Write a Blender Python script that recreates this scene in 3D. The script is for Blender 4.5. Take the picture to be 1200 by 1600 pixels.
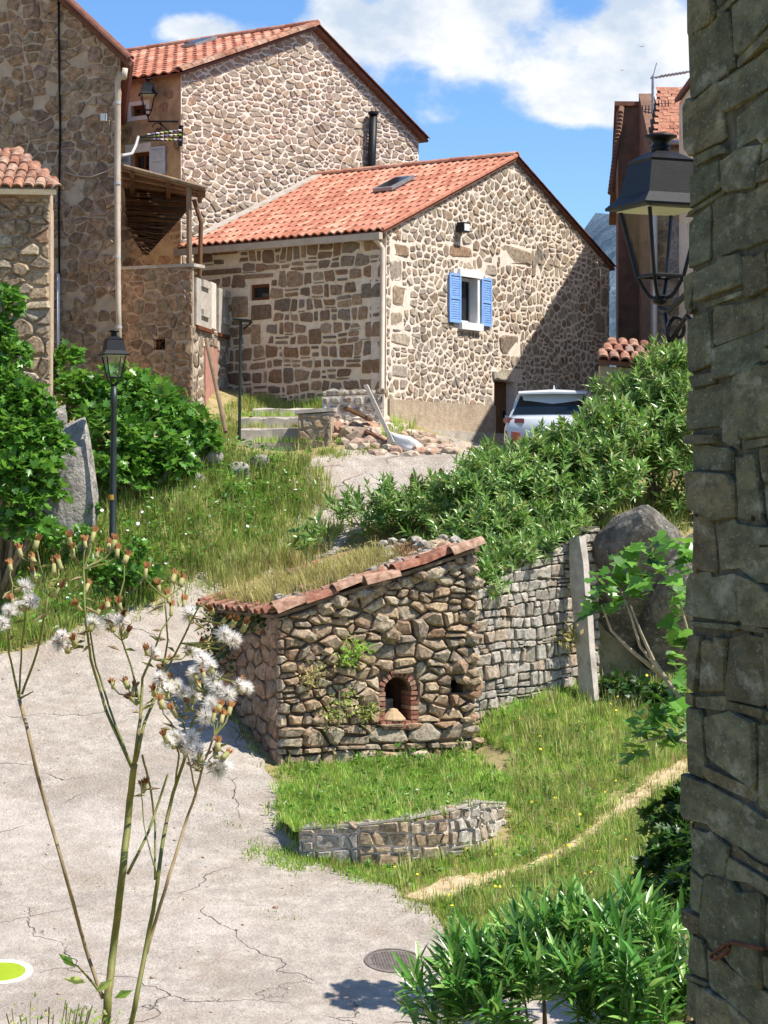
import bpy, bmesh, math, random
import numpy as np
from mathutils import Vector, Matrix
from mathutils.geometry import tessellate_polygon, delaunay_2d_cdt
for o in list(bpy.data.objects):
    bpy.data.objects.remove(o)
sc = bpy.context.scene
COL = sc.collection
R = random.Random(7)
NR = np.random.RandomState(11)
rad = math.radians

# ------------------------------------------------------------------ camera, sky, sun, exposure
F = 4000.0                       # focal length in photo pixels (1200 x 1600)
cd = bpy.data.cameras.new('camera')
cam = bpy.data.objects.new('camera', cd); COL.objects.link(cam)
cam.location = (0, 0, 0); cam.rotation_euler = (rad(90), 0, 0)
cd.sensor_fit = 'VERTICAL'; cd.sensor_height = 24; cd.lens = 24 * F / 1600
cd.clip_start = .1; cd.clip_end = 20000
sc.camera = cam
SUN_EL = 57.0
SUN_ROT = 111.0                  # clockwise from +Y
SD = Vector((math.sin(rad(SUN_ROT)) * math.cos(rad(SUN_EL)), math.cos(rad(SUN_ROT)) * math.cos(rad(SUN_EL)), math.sin(rad(SUN_EL))))
sl = bpy.data.lights.new('sun', 'SUN'); sl.energy = 4.2; sl.angle = rad(.5); sl.color = (1, .945, .86)
so = bpy.data.objects.new('sun', sl); COL.objects.link(so); so.location = (30, -10, 60)
so.rotation_euler = SD.to_track_quat('Z', 'Y').to_euler()
sc.view_settings.view_transform = 'Standard'; sc.view_settings.look = 'None'
sc.view_settings.exposure = 0.85; sc.view_settings.gamma = 1; sc.view_settings.use_curve_mapping = False
sc.render.engine = 'CYCLES'
sc.cycles.max_bounces = 6; sc.cycles.transparent_max_bounces = 12
sc.cycles.use_denoising = True

wd = bpy.data.worlds.new('World'); sc.world = wd; wd.use_nodes = True
nt = wd.node_tree; nt.nodes.clear()
def wn(t, **k):
    n = nt.nodes.new(t)
    for a, b in k.items(): setattr(n, a, b)
    return n
out = wn('ShaderNodeOutputWorld'); bg = wn('ShaderNodeBackground'); bg.inputs[1].default_value = .15
sky = wn('ShaderNodeTexSky'); sky.sky_type = 'NISHITA'; sky.sun_disc = False
sky.sun_elevation = rad(SUN_EL); sky.sun_rotation = rad(SUN_ROT); sky.altitude = 300; sky.air_density = .8; sky.dust_density = .1; sky.ozone_density = 3.0
tc = wn('ShaderNodeTexCoord')
def wmath(op, a, b=None, c=None, clamp=False):
    n = wn('ShaderNodeMath', operation=op); n.use_clamp = clamp
    for i, v in enumerate((a, b, c)):
        if v is None: continue
        if isinstance(v, (int, float)): n.inputs[i].default_value = v
        else: nt.links.new(v, n.inputs[i])
    return n.outputs[0]
def wnoise(scale, detail, rough, off, sx=1.0):
    mp = wn('ShaderNodeMapping'); mp.inputs['Location'].default_value = off; mp.inputs['Scale'].default_value = (1, 1, sx)
    nt.links.new(tc.outputs['Generated'], mp.inputs[0])
    n = wn('ShaderNodeTexNoise'); n.inputs['Scale'].default_value = scale; n.inputs['Detail'].default_value = detail; n.inputs['Roughness'].default_value = rough
    nt.links.new(mp.outputs[0], n.inputs['Vector']); return n.outputs[0]
def blob(px, py, rx, ry, amt):
    d = Vector(((px - 600) / F, 1, (800 - py) / F)).normalized()
    s = wn('ShaderNodeVectorMath', operation='SUBTRACT'); nt.links.new(tc.outputs['Generated'], s.inputs[0]); s.inputs[1].default_value = d
    m = wn('ShaderNodeVectorMath', operation='MULTIPLY'); nt.links.new(s.outputs[0], m.inputs[0]); m.inputs[1].default_value = (F / rx, F / rx, F / ry)
    l = wn('ShaderNodeVectorMath', operation='LENGTH'); nt.links.new(m.outputs[0], l.inputs[0])
    e = wmath('MULTIPLY', l.outputs['Value'], l.outputs['Value']); e = wmath('MULTIPLY', e, -1.0); e = wmath('EXPONENT', e)
    return wmath('MULTIPLY', e, amt)
dens = wnoise(13, 8, .58, (3.1, .2, 7.7), 1.3)
for b in ((600, 60, 90, 60, .12), (740, 40, 170, 70, .22), (760, 120, 130, 60, .16), (985, 70, 130, 90, .2), (870, 170, 80, 40, .22), (700, 190, 70, 28, .12), (310, 45, 90, 26, .24), (960, 160, 110, 40, .16), (1040, 150, 90, 60, .12),
          (430, 0, 70, 40, -.2), (720, 250, 260, 45, -.25), (940, 290, 110, 60, -.3), (905, 10, 45, 35, -.12), (770, 170, 40, 30, -.05)):
    dens = wmath('ADD', dens, blob(*b))
mask = wn('ShaderNodeMapRange', interpolation_type='SMOOTHSTEP'); nt.links.new(dens, mask.inputs[0])
mask.inputs[1].default_value = .535; mask.inputs[2].default_value = .68; mask.inputs[3].default_value = 0; mask.inputs[4].default_value = 1
shade = wnoise(26, 6, .6, (1.3, 5.2, 2.4), 1.6)
cr = wn('ShaderNodeValToRGB'); nt.links.new(shade, cr.inputs[0])
cr.color_ramp.elements[0].position = .36; cr.color_ramp.elements[0].color = (2.35, 2.75, 3.3, 1)
cr.color_ramp.elements[1].position = .62; cr.color_ramp.elements[1].color = (3.9, 3.95, 4.0, 1)
mx = wn('ShaderNodeMix', data_type='RGBA'); nt.links.new(mask.outputs[0], mx.inputs[0]); hs = wn('ShaderNodeHueSaturation'); hs.inputs['Saturation'].default_value = 1.12; hs.inputs['Value'].default_value = 1.0; tn = wn('ShaderNodeMix', data_type='RGBA', blend_type='MULTIPLY'); tn.inputs[0].default_value = 1; tn.inputs[7].default_value = (.57, .63, .70, 1); nt.links.new(sky.outputs[0], hs.inputs['Color']); nt.links.new(hs.outputs[0], tn.inputs[6]); nt.links.new(tn.outputs[2], mx.inputs[6]); nt.links.new(cr.outputs[0], mx.inputs[7])
nt.links.new(mx.outputs[2], bg.inputs[0]); nt.links.new(bg.outputs[0], out.inputs[0])

# ------------------------------------------------------------------ helpers
def W(px, py, Y): return Vector(((px - 600) / F * Y, Y, (800 - py) / F * Y))

def tag(o, label=None, cat=None, group=None, kind=None):
    if label: o['label'] = label
    if cat: o['category'] = cat
    if group: o['group'] = group
    if kind: o['kind'] = kind
    return o
def empty(name, loc, label, cat, group=None):
    o = bpy.data.objects.new(name, None); COL.objects.link(o); o.location = loc
    return tag(o, label, cat, group)
def link(name, me, parent=None, mat=None):
    """link mesh (world coordinates) as an object; parent keeps the world place"""
    o = bpy.data.objects.new(name, me); COL.objects.link(o)
    if mat is not None:
        for m in (mat if isinstance(mat, (list, tuple)) else [mat]): me.materials.append(m)
    if parent is not None:
        o.parent = parent
        o.matrix_parent_inverse = Matrix.Translation(-world_loc(parent))
    return o
def world_loc(o):
    # every parent only carries a translation
    l = Vector(o.location)
    if o.parent is not None and not o.get('_abs'): pass
    return l if o.type == 'EMPTY' else Vector((0, 0, 0))
class MB:
    def __init__(s): s.v = []; s.f = []; s.m = []; s.smooth = False
    def add(s, vs, fs, m=0):
        b = len(s.v); s.v += [tuple(x) for x in vs]; s.f += [tuple(b + i for i in f) for f in fs]; s.m += [m] * len(fs); return s
    def box(s, c, sx, sy, sz, rot=None, m=0):
        c = Vector(c); vs = [Vector((x * sx / 2, y * sy / 2, z * sz / 2)) for x in (-1, 1) for y in (-1, 1) for z in (-1, 1)]
        if rot is not None: vs = [rot @ q for q in vs]
        return s.add([c + q for q in vs], [(0, 1, 3, 2), (4, 6, 7, 5), (0, 4, 5, 1), (2, 3, 7, 6), (0, 2, 6, 4), (1, 5, 7, 3)], m)
    def obox(s, O, a, b, c, m=0):
        O = Vector(O); a = Vector(a); b = Vector(b); c = Vector(c)
        vs = [O, O + a, O + a + b, O + b, O + c, O + a + c, O + a + b + c, O + b + c]
        return s.add(vs, [(0, 3, 2, 1), (4, 5, 6, 7), (0, 1, 5, 4), (1, 2, 6, 5), (2, 3, 7, 6), (3, 0, 4, 7)], m)
    def tube(s, pts, r, n=8, m=0, cap=True):
        pts = [Vector(p) for p in pts]; k = len(pts); rs = r if isinstance(r, (list, tuple)) else [r] * k
        vs = []; pu = None
        for i, p in enumerate(pts):
            d = (pts[min(i + 1, k - 1)] - pts[max(i - 1, 0)])
            d = d.normalized() if d.length > 1e-9 else Vector((0, 0, 1))
            u = d.orthogonal().normalized() if pu is None else (pu - d * pu.dot(d))
            if u.length < 1e-6: u = d.orthogonal()
            u.normalize(); pu = u; w = d.cross(u)
            for j in range(n):
                a = 2 * math.pi * j / n; vs.append(p + (u * math.cos(a) + w * math.sin(a)) * rs[i])
        fs = [(i * n + j, i * n + (j + 1) % n, (i + 1) * n + (j + 1) % n, (i + 1) * n + j) for i in range(k - 1) for j in range(n)]
        if cap: fs += [tuple(range(n - 1, -1, -1)), tuple((k - 1) * n + j for j in range(n))]
        return s.add(vs, fs, m)
    def loft(s, rings, m=0, cap=True):
        n = len(rings[0]); vs = [p for r in rings for p in r]
        fs = [(i * n + j, i * n + (j + 1) % n, (i + 1) * n + (j + 1) % n, (i + 1) * n + j) for i in range(len(rings) - 1) for j in range(n)]
        if cap: fs += [tuple(range(n - 1, -1, -1)), tuple((len(rings) - 1) * n + j for j in range(n))]
        return s.add(vs, fs, m)
    def mesh(s, name, smooth=False):
        me = bpy.data.meshes.new(name); me.from_pydata(s.v, [], s.f); 
        if any(s.m): me.polygons.foreach_set('material_index', s.m)
        if smooth: me.polygons.foreach_set('use_smooth', [True] * len(s.f))
        me.update(); return me
    def build(s, name, mat, parent=None, smooth=False):
        me = s.mesh(name, smooth)
        bm = bmesh.new(); bm.from_mesh(me); bmesh.ops.recalc_face_normals(bm, faces=bm.faces); bm.to_mesh(me); bm.free()
        return link(name, me, parent, mat)
def np_mesh(name, V, T):
    me = bpy.data.meshes.new(name); n, m = len(V), len(T)
    me.vertices.add(n); me.vertices.foreach_set('co', np.asarray(V, np.float32).ravel())
    me.loops.add(m * 3); me.loops.foreach_set('vertex_index', np.asarray(T, np.int32).ravel())
    me.polygons.add(m); me.polygons.foreach_set('loop_start', np.arange(0, m * 3, 3, dtype=np.int32))
    me.polygons.foreach_set('loop_total', np.full(m, 3, np.int32))
    me.update(calc_edges=True); return me
def inst(tv, tf, M, L, S=None):
    """copies of a small template: M (N,3,3) columns = axes, L (N,3), S (N,)"""
    tv = np.asarray(tv, float); tf = np.asarray(tf, int); N = len(L); k = len(tv)
    V = np.einsum('nij,kj->nki', M, tv)
    if S is not None: V *= np.asarray(S)[:, None, None]
    V += np.asarray(L)[:, None, :]
    T = (tf[None] + (np.arange(N) * k)[:, None, None]).reshape(-1, 3)
    return V.reshape(-1, 3), T
def frames(D, spin=None):
    """axes with local +Y along D"""
    D = np.asarray(D, float); D = D / np.linalg.norm(D, axis=1, keepdims=True); N = len(D)
    h = np.tile([0, 0, 1.], (N, 1)); h[np.abs(D[:, 2]) > .95] = (1, 0, 0)
    X = np.cross(D, h); X /= np.linalg.norm(X, axis=1, keepdims=True); Z = np.cross(X, D)
    a = NR.rand(N) * 6.283 if spin is None else spin
    c, s_ = np.cos(a)[:, None], np.sin(a)[:, None]
    X2 = X * c + Z * s_; Z2 = -X * s_ + Z * c
    return np.stack([X2, D, Z2], axis=2)

# ------------------------------------------------------------------ materials
def lin(h):
    if isinstance(h, str):
        h = h.lstrip('#'); c = [int(h[i:i + 2], 16) / 255 for i in (0, 2, 4)]
        return tuple(((x + .055) / 1.055) ** 2.4 if x > .04045 else x / 12.92 for x in c) + (1,)
    return tuple(h) + (1,) if len(h) == 3 else tuple(h)
def mat(name, c1, c2=None, scale=6, rough=.85, bump=0, bscale=50, palette=None, pal_mix=1.0, spec=.3, metal=0, detail=6, streak=1.0, trans=0, lo=.35, hi=.65, bdist=.02, speck=None, voro=None, sy=1.0):
    m = bpy.data.materials.new(name); m.use_nodes = True; t = m.node_tree; p = t.nodes['Principled BSDF']
    N = t.nodes.new; Lk = t.links.new
    p.inputs['Roughness'].default_value = rough; p.inputs['Specular IOR Level'].default_value = spec; p.inputs['Metallic'].default_value = metal
    g = N('ShaderNodeNewGeometry'); mp = N('ShaderNodeMapping'); mp.inputs['Scale'].default_value = (1, sy, streak); Lk(g.outputs['Position'], mp.inputs[0])
    col = None
    if palette:
        oi = N('ShaderNodeObjectInfo'); a = N('ShaderNodeMath'); a.operation = 'MULTIPLY_ADD'; Lk(g.outputs['Random Per Island'], a.inputs[0]); a.inputs[1].default_value = 7.31; Lk(oi.outputs['Random'], a.inputs[2])
        fr = N('ShaderNodeMath'); fr.operation = 'FRACT'; Lk(a.outputs[0], fr.inputs[0])
        r = N('ShaderNodeValToRGB'); Lk(fr.outputs[0], r.inputs[0]); e = r.color_ramp.elements
        cs = [lin(c) for c in palette]
        e[0].position = 0; e[0].color = cs[0]; e[1].position = 1; e[1].color = cs[-1]
        for i, c in enumerate(cs[1:-1]): q = e.new((i + 1) / (len(cs) - 1)); q.color = c
        pal = r.outputs[0]
    nz = N('ShaderNodeTexNoise'); nz.inputs['Scale'].default_value = scale; nz.inputs['Detail'].default_value = detail; nz.inputs['Roughness'].default_value = .6; Lk(mp.outputs[0], nz.inputs['Vector'])
    r = N('ShaderNodeValToRGB'); Lk(nz.outputs[0], r.inputs[0]); r.color_ramp.elements[0].position = lo; r.color_ramp.elements[1].position = hi
    r.color_ramp.elements[0].color = lin(c1); r.color_ramp.elements[1].color = lin(c2 if c2 is not None else c1)
    col = r.outputs[0]
    if palette:
        x = N('ShaderNodeMix'); x.data_type = 'RGBA'; x.blend_type = 'MULTIPLY'; x.inputs[0].default_value = pal_mix
        Lk(pal, x.inputs[6]); Lk(col, x.inputs[7]); col = x.outputs[2]
    for sp in (speck or []):         # (scale, lo, hi, colour, amount) patches of dirt, lichen, moss
        n2 = N('ShaderNodeTexNoise'); n2.inputs['Scale'].default_value = sp[0]; n2.inputs['Detail'].default_value = 5; n2.inputs['Roughness'].default_value = .65
        mp2 = N('ShaderNodeMapping'); mp2.inputs['Location'].default_value = (sp[0] * 3.1, 7.7, 1.3); mp2.inputs['Scale'].default_value = (1, sy, 1); Lk(g.outputs['Position'], mp2.inputs[0]); Lk(mp2.outputs[0], n2.inputs['Vector'])
        mr = N('ShaderNodeMapRange'); Lk(n2.outputs[0], mr.inputs[0]); mr.inputs[1].default_value = sp[1]; mr.inputs[2].default_value = sp[2]; mr.inputs[4].default_value = sp[4]
        x = N('ShaderNodeMix'); x.data_type = 'RGBA'; Lk(mr.outputs[0], x.inputs[0]); Lk(col, x.inputs[6]); x.inputs[7].default_value = lin(sp[3]); col = x.outputs[2]
    crack = None
    if voro:                          # (scale, width, colour, distortion)
        nd = N('ShaderNodeTexNoise'); nd.inputs['Scale'].default_value = 1.3; nd.inputs['Detail'].default_value = 5; Lk(g.outputs['Position'], nd.inputs['Vector'])
        sm = N('ShaderNodeVectorMath'); sm.operation = 'MULTIPLY_ADD'; Lk(nd.outputs['Color'], sm.inputs[0]); sm.inputs[1].default_value = (voro[3],) * 3; Lk(g.outputs['Position'], sm.inputs[2])
        vn = N('ShaderNodeTexVoronoi'); vn.feature = 'DISTANCE_TO_EDGE'; vn.inputs['Scale'].default_value = voro[0]; Lk(sm.outputs[0], vn.inputs['Vector'])
        mr = N('ShaderNodeMapRange'); Lk(vn.outputs['Distance'], mr.inputs[0]); mr.inputs[1].default_value = 0; mr.inputs[2].default_value = voro[1]; mr.inputs[3].default_value = 1; mr.inputs[4].default_value = 0
        gn = N('ShaderNodeTexNoise'); gn.inputs['Scale'].default_value = .9; Lk(g.outputs['Position'], gn.inputs['Vector'])
        gm = N('ShaderNodeMapRange'); Lk(gn.outputs[0], gm.inputs[0]); gm.inputs[1].default_value = .42; gm.inputs[2].default_value = .6
        mm = N('ShaderNodeMath'); mm.operation = 'MULTIPLY'; Lk(mr.outputs[0], mm.inputs[0]); Lk(gm.outputs[0], mm.inputs[1])
        x = N('ShaderNodeMix'); x.data_type = 'RGBA'; Lk(mm.outputs[0], x.inputs[0]); Lk(col, x.inputs[6]); x.inputs[7].default_value = lin(voro[2]); col = x.outputs[2]; crack = mm.outputs[0]
    Lk(col, p.inputs['Base Color'])
    if bump:
        b = N('ShaderNodeTexNoise'); b.inputs['Scale'].default_value = bscale; b.inputs['Detail'].default_value = 6; b.inputs['Roughness'].default_value = .65; Lk(mp.outputs[0], b.inputs['Vector'])
        h = b.outputs[0]
        if crack is not None:
            sb = N('ShaderNodeMath'); sb.operation = 'MULTIPLY_ADD'; Lk(crack, sb.inputs[0]); sb.inputs[1].default_value = -1.2; Lk(h, sb.inputs[2]); h = sb.outputs[0]
        bn = N('ShaderNodeBump'); bn.inputs['Strength'].default_value = bump; bn.inputs['Distance'].default_value = bdist; Lk(h, bn.inputs['Height']); Lk(bn.outputs[0], p.inputs['Normal'])
    if trans:
        tr = N('ShaderNodeBsdfTranslucent'); 
        hs = N('ShaderNodeHueSaturation'); hs.inputs['Hue'].default_value = .485; hs.inputs['Value'].default_value = 1.5; Lk(col, hs.inputs['Color']); Lk(hs.outputs[0], tr.inputs[0])
        ms = N('ShaderNodeMixShader'); ms.inputs[0].default_value = trans; Lk(p.outputs[0], ms.inputs[1]); Lk(tr.outputs[0], ms.inputs[2])
        Lk(ms.outputs[0], t.nodes['Material Output'].inputs[0])
    return m
def glass_mat(name, tint=(.9, .95, .95), refl=.07):
    m = bpy.data.materials.new(name); m.use_nodes = True; t = m.node_tree; t.nodes.remove(t.nodes['Principled BSDF'])
    a = t.nodes.new('ShaderNodeBsdfTransparent'); a.inputs[0].default_value = tint + (1,); b = t.nodes.new('ShaderNodeBsdfGlossy'); b.inputs['Roughness'].default_value = .03
    x = t.nodes.new('ShaderNodeMixShader'); x.inputs[0].default_value = refl; t.links.new(a.outputs[0], x.inputs[1]); t.links.new(b.outputs[0], x.inputs[2]); t.links.new(x.outputs[0], t.nodes['Material Output'].inputs[0])
    return m
K = {}
WARM = ['#98806a', '#ab9078', '#806c5c', '#b89c80', '#92755c', '#9e9082', '#887a6a', '#a58262', '#b8a48c']
GREY = ['#8d887e', '#a39c8f', '#77736b', '#b3aa9b', '#908373', '#9f968b', '#b8ad9c', '#7d6f60']
K['stone_warm'] = mat('stone warm', '#c9c2ba', '#ffffff', 14, .9, .5, 45, WARM, speck=[(9, .58, .72, '#4b4238', .5)])
K['stone_gable'] = mat('stone gable', '#b9b2aa', '#ffffff', 14, .9, .6, 45, ['#a3917e', '#b9a996', '#8f8070', '#c4b6a2', '#a9947e', '#b0a597', '#c8bcaa', '#a88c72', '#9b9288', '#d0c5b3'], speck=[(9, .56, .7, '#4f463c', .5), (4, .58, .7, '#c3b9a6', .4)])
K['stone_upper'] = mat('stone upper', '#c4bcb2', '#ffffff', 14, .9, .6, 45, ['#ab9886', '#bfad9a', '#998878', '#cab8a2', '#b0978a', '#b8a998', '#ba9a7e', '#a39688', '#d0c0aa'], speck=[(9, .58, .72, '#574a40', .45)])
K['stone_old'] = mat('stone old', '#b0a798', '#fff8ee', 10, .95, .6, 40, ['#b0968a', '#bea48e', '#9c8676', '#c29e82', '#ac9c88', '#b6947a', '#948072', '#cab29a'], speck=[(7, .55, .7, '#5a4d3f', .55)])
K['stone_shed'] = mat('stone shed', '#a89f92', '#fffaf0', 18, .95, .8, 40, ['#bca78e', '#cdb99e', '#a4937f', '#c2aa90', '#b4aa9a', '#cbbfac', '#b3937a', '#a1988c', '#d8c9b0'], speck=[(11, .58, .7, '#574c40', .45), (6, .58, .7, '#d0c8a8', .5)])
K['stone_grey'] = mat('stone grey', '#b4aea6', '#ffffff', 16, .9, .7, 45, ['#b4ada1', '#cac3b6', '#a39c91', '#d2cabc', '#b8a58e', '#c0b9ae', '#a9a090'], speck=[(10, .56, .7, '#6a645b', .5)])
K['stone_near'] = mat('stone near', '#9c9a88', '#e9e8d8', 9, .95, 1.0, 26, ['#858a72', '#9a9c86', '#737962', '#a9a88e', '#8f846a', '#8a927e', '#7c7458'], speck=[(9, .52, .66, '#565a4c', .6), (5, .56, .68, '#b9bca6', .55), (26, .56, .66, '#43463a', .6), (60, .58, .68, '#c4c6b2', .4)], bdist=.05, sy=.3)
K['mortar'] = mat('mortar', '#e2cfb4', '#f2e2ca', 9, .95, .7, 40, speck=[(3, .56, .7, '#97836c', .5)])
K['mortar_white'] = mat('mortar white', '#d8c6b4', '#eaddce', 9, .95, .8, 40, speck=[(3, .6, .75, '#b7a188', .4)])
K['mortar_old'] = mat('mortar old', '#b39c84', '#cab39a', 5, .95, .8, 30, speck=[(2.2, .55, .7, '#94806a', .6)])
K['earth_core'] = mat('earth core', '#6b5a48', '#8b765f', 8, .98, .8, 30)
K['joint_dark'] = mat('joint dark', '#45443a', '#66634f', 10, .98, .8, 30)
K['plaster_tan'] = mat('plaster tan', '#a88f70', '#c3a985', 4, .92, .4, 25, speck=[(2.4, .54, .68, '#8d745a', .6)])
K['plaster_brown'] = mat('plaster brown', '#6f5546', '#8a6b58', 3, .92, .4, 25, speck=[(1.8, .54, .68, '#5c4a3e', .6)])
K['plinth'] = mat('plinth render', '#a08f7c', '#b9a891', 7, .95, .9, 22, speck=[(3, .55, .7, '#86745f', .5)])
K['concrete'] = mat('concrete', '#a39a8e', '#c0b7aa', 6, .9, .4, 40, speck=[(3, .57, .7, '#847a6d', .5)])
K['tile'] = mat('terracotta tile', '#d9c8be', '#ffffff', 10, .8, .3, 40, ['#ba7f68', '#c68f78', '#ad7058', '#c0866e', '#d0a48c', '#b47a62', '#a66a54', '#c99880'], speck=[(5, .6, .75, '#d6a184', .4)])
K['tile_old'] = mat('old clay tile', '#b0a398', '#ffffff', 9, .88, .5, 40, ['#a5705a', '#bd8d74', '#936250', '#c7a890', '#ad7f69', '#9c8478'], speck=[(8, .55, .7, '#6f6157', .5), (6, .6, .72, '#dcc7b2', .5)])
K['tile_red'] = mat('red edge tile', '#6a4438', '#835848', 8, .85, .3, 40)
K['tile_far'] = mat('far flat tile', '#c8b8ae', '#ffffff', 10, .85, .3, 40, ['#b07a62', '#bb876d', '#a56f58', '#c3947a'])
K['white_paint'] = mat('white paint', '#d8d8d6', '#e6e6e4', 5, .5, .05, 60, spec=.4)
K['blue_paint'] = mat('blue shutter paint', '#7aa4e0', '#8fb6ea', 10, .5, .1, 60, spec=.4)
K['pale_shutter'] = mat('pale shutter paint', '#b8c4d4', '#c9d4e2', 10, .5, .1, 60)
K['wood_red'] = mat('red brown wood', '#5c3420', '#744328', 10, .7, .3, 60, streak=.2)
K['wood_grey'] = mat('weathered wood', '#6f5d4c', '#8d7963', 10, .9, .4, 60, streak=.15)
K['wood_brown'] = mat('brown wood', '#5f4430', '#7b5a40', 12, .85, .4, 60, streak=.2)
K['reed'] = mat('reed mat', '#d0c0b0', '#ffffff', 12, .9, .3, 60, ['#5d4535', '#7a5a44', '#4a382c', '#8a6a50'])
K['pink_door'] = mat('faded pink door', '#a8786a', '#b98a7a', 8, .85, .3, 40)
K['iron'] = mat('black iron', '#101114', '#191b1f', 12, .5, .08, 80, spec=.28)
K['iron_green'] = mat('dark green iron', '#1c2523', '#27322f', 12, .45, .08, 80, spec=.5)
K['lamp_inner'] = mat('lamp reflector', '#c9cdb4', '#d8dcc6', 12, .5)
K['rust'] = mat('rusty iron', '#4a2c22', '#6a4130', 14, .9, .3, 60)
K['pipe'] = mat('pale pipe', '#b5a593', '#c6b7a5', 6, .6, .1, 40)
K['pvc'] = mat('grey pvc', '#a8a8a6', '#bababa', 6, .55)
K['zinc'] = mat('zinc', '#8f9396', '#a6aaad', 6, .45, .05, 40, metal=.6)
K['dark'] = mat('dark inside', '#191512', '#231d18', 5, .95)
K['glass_dark'] = mat('dark window glass', '#1c2024', '#252a2e', 3, .08, spec=.6)
K['glass'] = glass_mat('lantern glass', (.98, .99, .99), .06)
K['road'] = mat('worn concrete road', '#a0968a', '#bfb4a6', 4, .94, 1.0, 22, speck=[(1.1, .48, .64, '#a08f7e', .65), (.7, .54, .62, '#8c8276', .5), (2.6, .56, .66, '#8a8074', .4), (14, .52, .64, '#857b72', .5), (30, .54, .64, '#7d736b', .55), (70, .55, .66, '#d6ccc2', .7), (.45, .52, .66, '#c6bcb1', .5)], bdist=.04, voro=(.33, .004, '#83786c', .9))
K['dirt'] = mat('dry dirt', '#b09a78', '#cdb896', 4, .98, .8, 18, speck=[(9, .55, .68, '#8a7354', .6), (30, .58, .68, '#d2bf9c', .6)])
K['soil'] = mat('soil', '#857a52', '#a3926a', 2, .98, .9, 14, speck=[(6, .5, .62, '#66702e', .75), (25, .56, .66, '#6b5c40', .6), (40, .58, .68, '#c8b890', .5)])
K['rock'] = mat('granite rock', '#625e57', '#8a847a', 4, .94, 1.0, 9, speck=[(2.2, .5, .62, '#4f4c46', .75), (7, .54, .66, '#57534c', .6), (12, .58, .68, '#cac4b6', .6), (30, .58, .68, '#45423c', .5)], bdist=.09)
K['rubble'] = mat('rubble', '#c8bfb4', '#ffffff', 10, .95, .5, 40, ['#c4b4a0', '#d2c4b2', '#ad9a88', '#ccb49e', '#dcd2c4', '#b8937c', '#aca296'])
K['brick'] = mat('old red brick', '#c8b8ae', '#ffffff', 20, .9, .6, 60, ['#a8705c', '#b88672', '#966654', '#c4a48c', '#8a6a5a'])
K['lime_ring'] = mat('white rim paint', '#d9d9d6', '#e8e8e6', 5, .5)
K['lime'] = mat('lime paint', '#8ba01c', '#98ac28', 5, .5)
K['car_white'] = mat('white car paint', '#cfd3d8', '#d6dade', 2, .22, spec=.6)
K['car_dark'] = mat('black trim', '#16181a', '#1c1f22', 6, .5)
K['car_glass'] = mat('car glass', '#11161a', '#181e22', 4, .05, spec=.8)
K['tail_red'] = mat('tail light red', '#7a1418', '#8f1a1e', 20, .15, spec=.6)
K['tail_amber'] = mat('tail light amber', '#b0461c', '#c0542a', 20, .2, spec=.6)
K['rubber'] = mat('rubber', '#151515', '#1e1e1e', 12, .9)
K['plastic_white'] = mat('white plastic', '#dcdcda', '#e8e8e6', 5, .5)
K['yellow'] = mat('yellow tape', '#b58a2c', '#c79a3c', 5, .6)
K['bark'] = mat('grey bark', '#6e6250', '#8d8069', 14, .95, .6, 40, streak=.4)
K['bark_pale'] = mat('pale fig bark', '#8f8672', '#aaa08a', 14, .9, .4, 40)
def leafm(name, pal, rough=.42, trans=.3, spec=.5): return mat(name, '#d0d0c8', '#ffffff', 3, rough, 0, palette=pal, trans=trans, spec=spec)
K['fig'] = leafm('fig leaves', ['#4c7e2a', '#68a03a', '#3f6c24', '#82b84a', '#5a8e32', '#385e22'], .36, .34)
K['oleander'] = leafm('oleander leaves', ['#64953f', '#84b052', '#527f32', '#a2c66a', '#74a048', '#c0d494', '#487430', '#a8a458'], .3, .26, .6)
K['oleander_near'] = leafm('near oleander leaves', ['#4f8a38', '#6aa848', '#3f7830', '#86bc58', '#a4cc70', '#42802e'], .28, .22, .6)
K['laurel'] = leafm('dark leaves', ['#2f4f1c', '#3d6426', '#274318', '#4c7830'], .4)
K['grass'] = leafm('green grass', ['#8abe48', '#a0cc58', '#74a83a', '#b6d66a', '#c6d078', '#a8c258'], .6, .35, .3)
K['grass_wild'] = leafm('wild grass', ['#98b856', '#b2c266', '#84a646', '#cac87c', '#d0c690', '#9cba58'], .7, .3, .3)
K['grass_dry'] = leafm('dry grass', ['#b8b06c', '#cbbd84', '#a0a656', '#d6c898', '#aeb05c', '#c0aa76'], .8, .3, .2)
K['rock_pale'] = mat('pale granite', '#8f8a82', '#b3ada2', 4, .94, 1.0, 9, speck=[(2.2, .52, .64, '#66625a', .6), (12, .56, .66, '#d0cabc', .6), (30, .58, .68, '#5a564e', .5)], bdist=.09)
K['roofbrown'] = leafm('dry moss and litter', ['#a8845e', '#b8926a', '#92785a', '#c4a67c', '#9a8c58'], .9, .15, .2)
K['petal'] = mat('white petals', '#e4e4da', '#f0f0ea', 5, .7)
K['petal_y'] = mat('yellow petals', '#d0b82c', '#e0c83c', 5, .7)
K['stalk'] = mat('green stalk', '#5c632e', '#7d7a40', 25, .6, .1, 60, speck=[(18, .55, .7, '#7a5a40', .5)])
K['stalk_brown'] = mat('brown stalk', '#7c6a4c', '#968460', 25, .7, .1, 60)
K['fluff'] = mat('white seed fluff', '#dcd8d0', '#f4f2ee', 30, .9, trans=.35)
K['bud_green'] = mat('green bud', '#868a52', '#a89c68', 60, .7)
K['bud_brown'] = mat('dry bud tuft', '#805434', '#ac7a4a', 60, .85)
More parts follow.
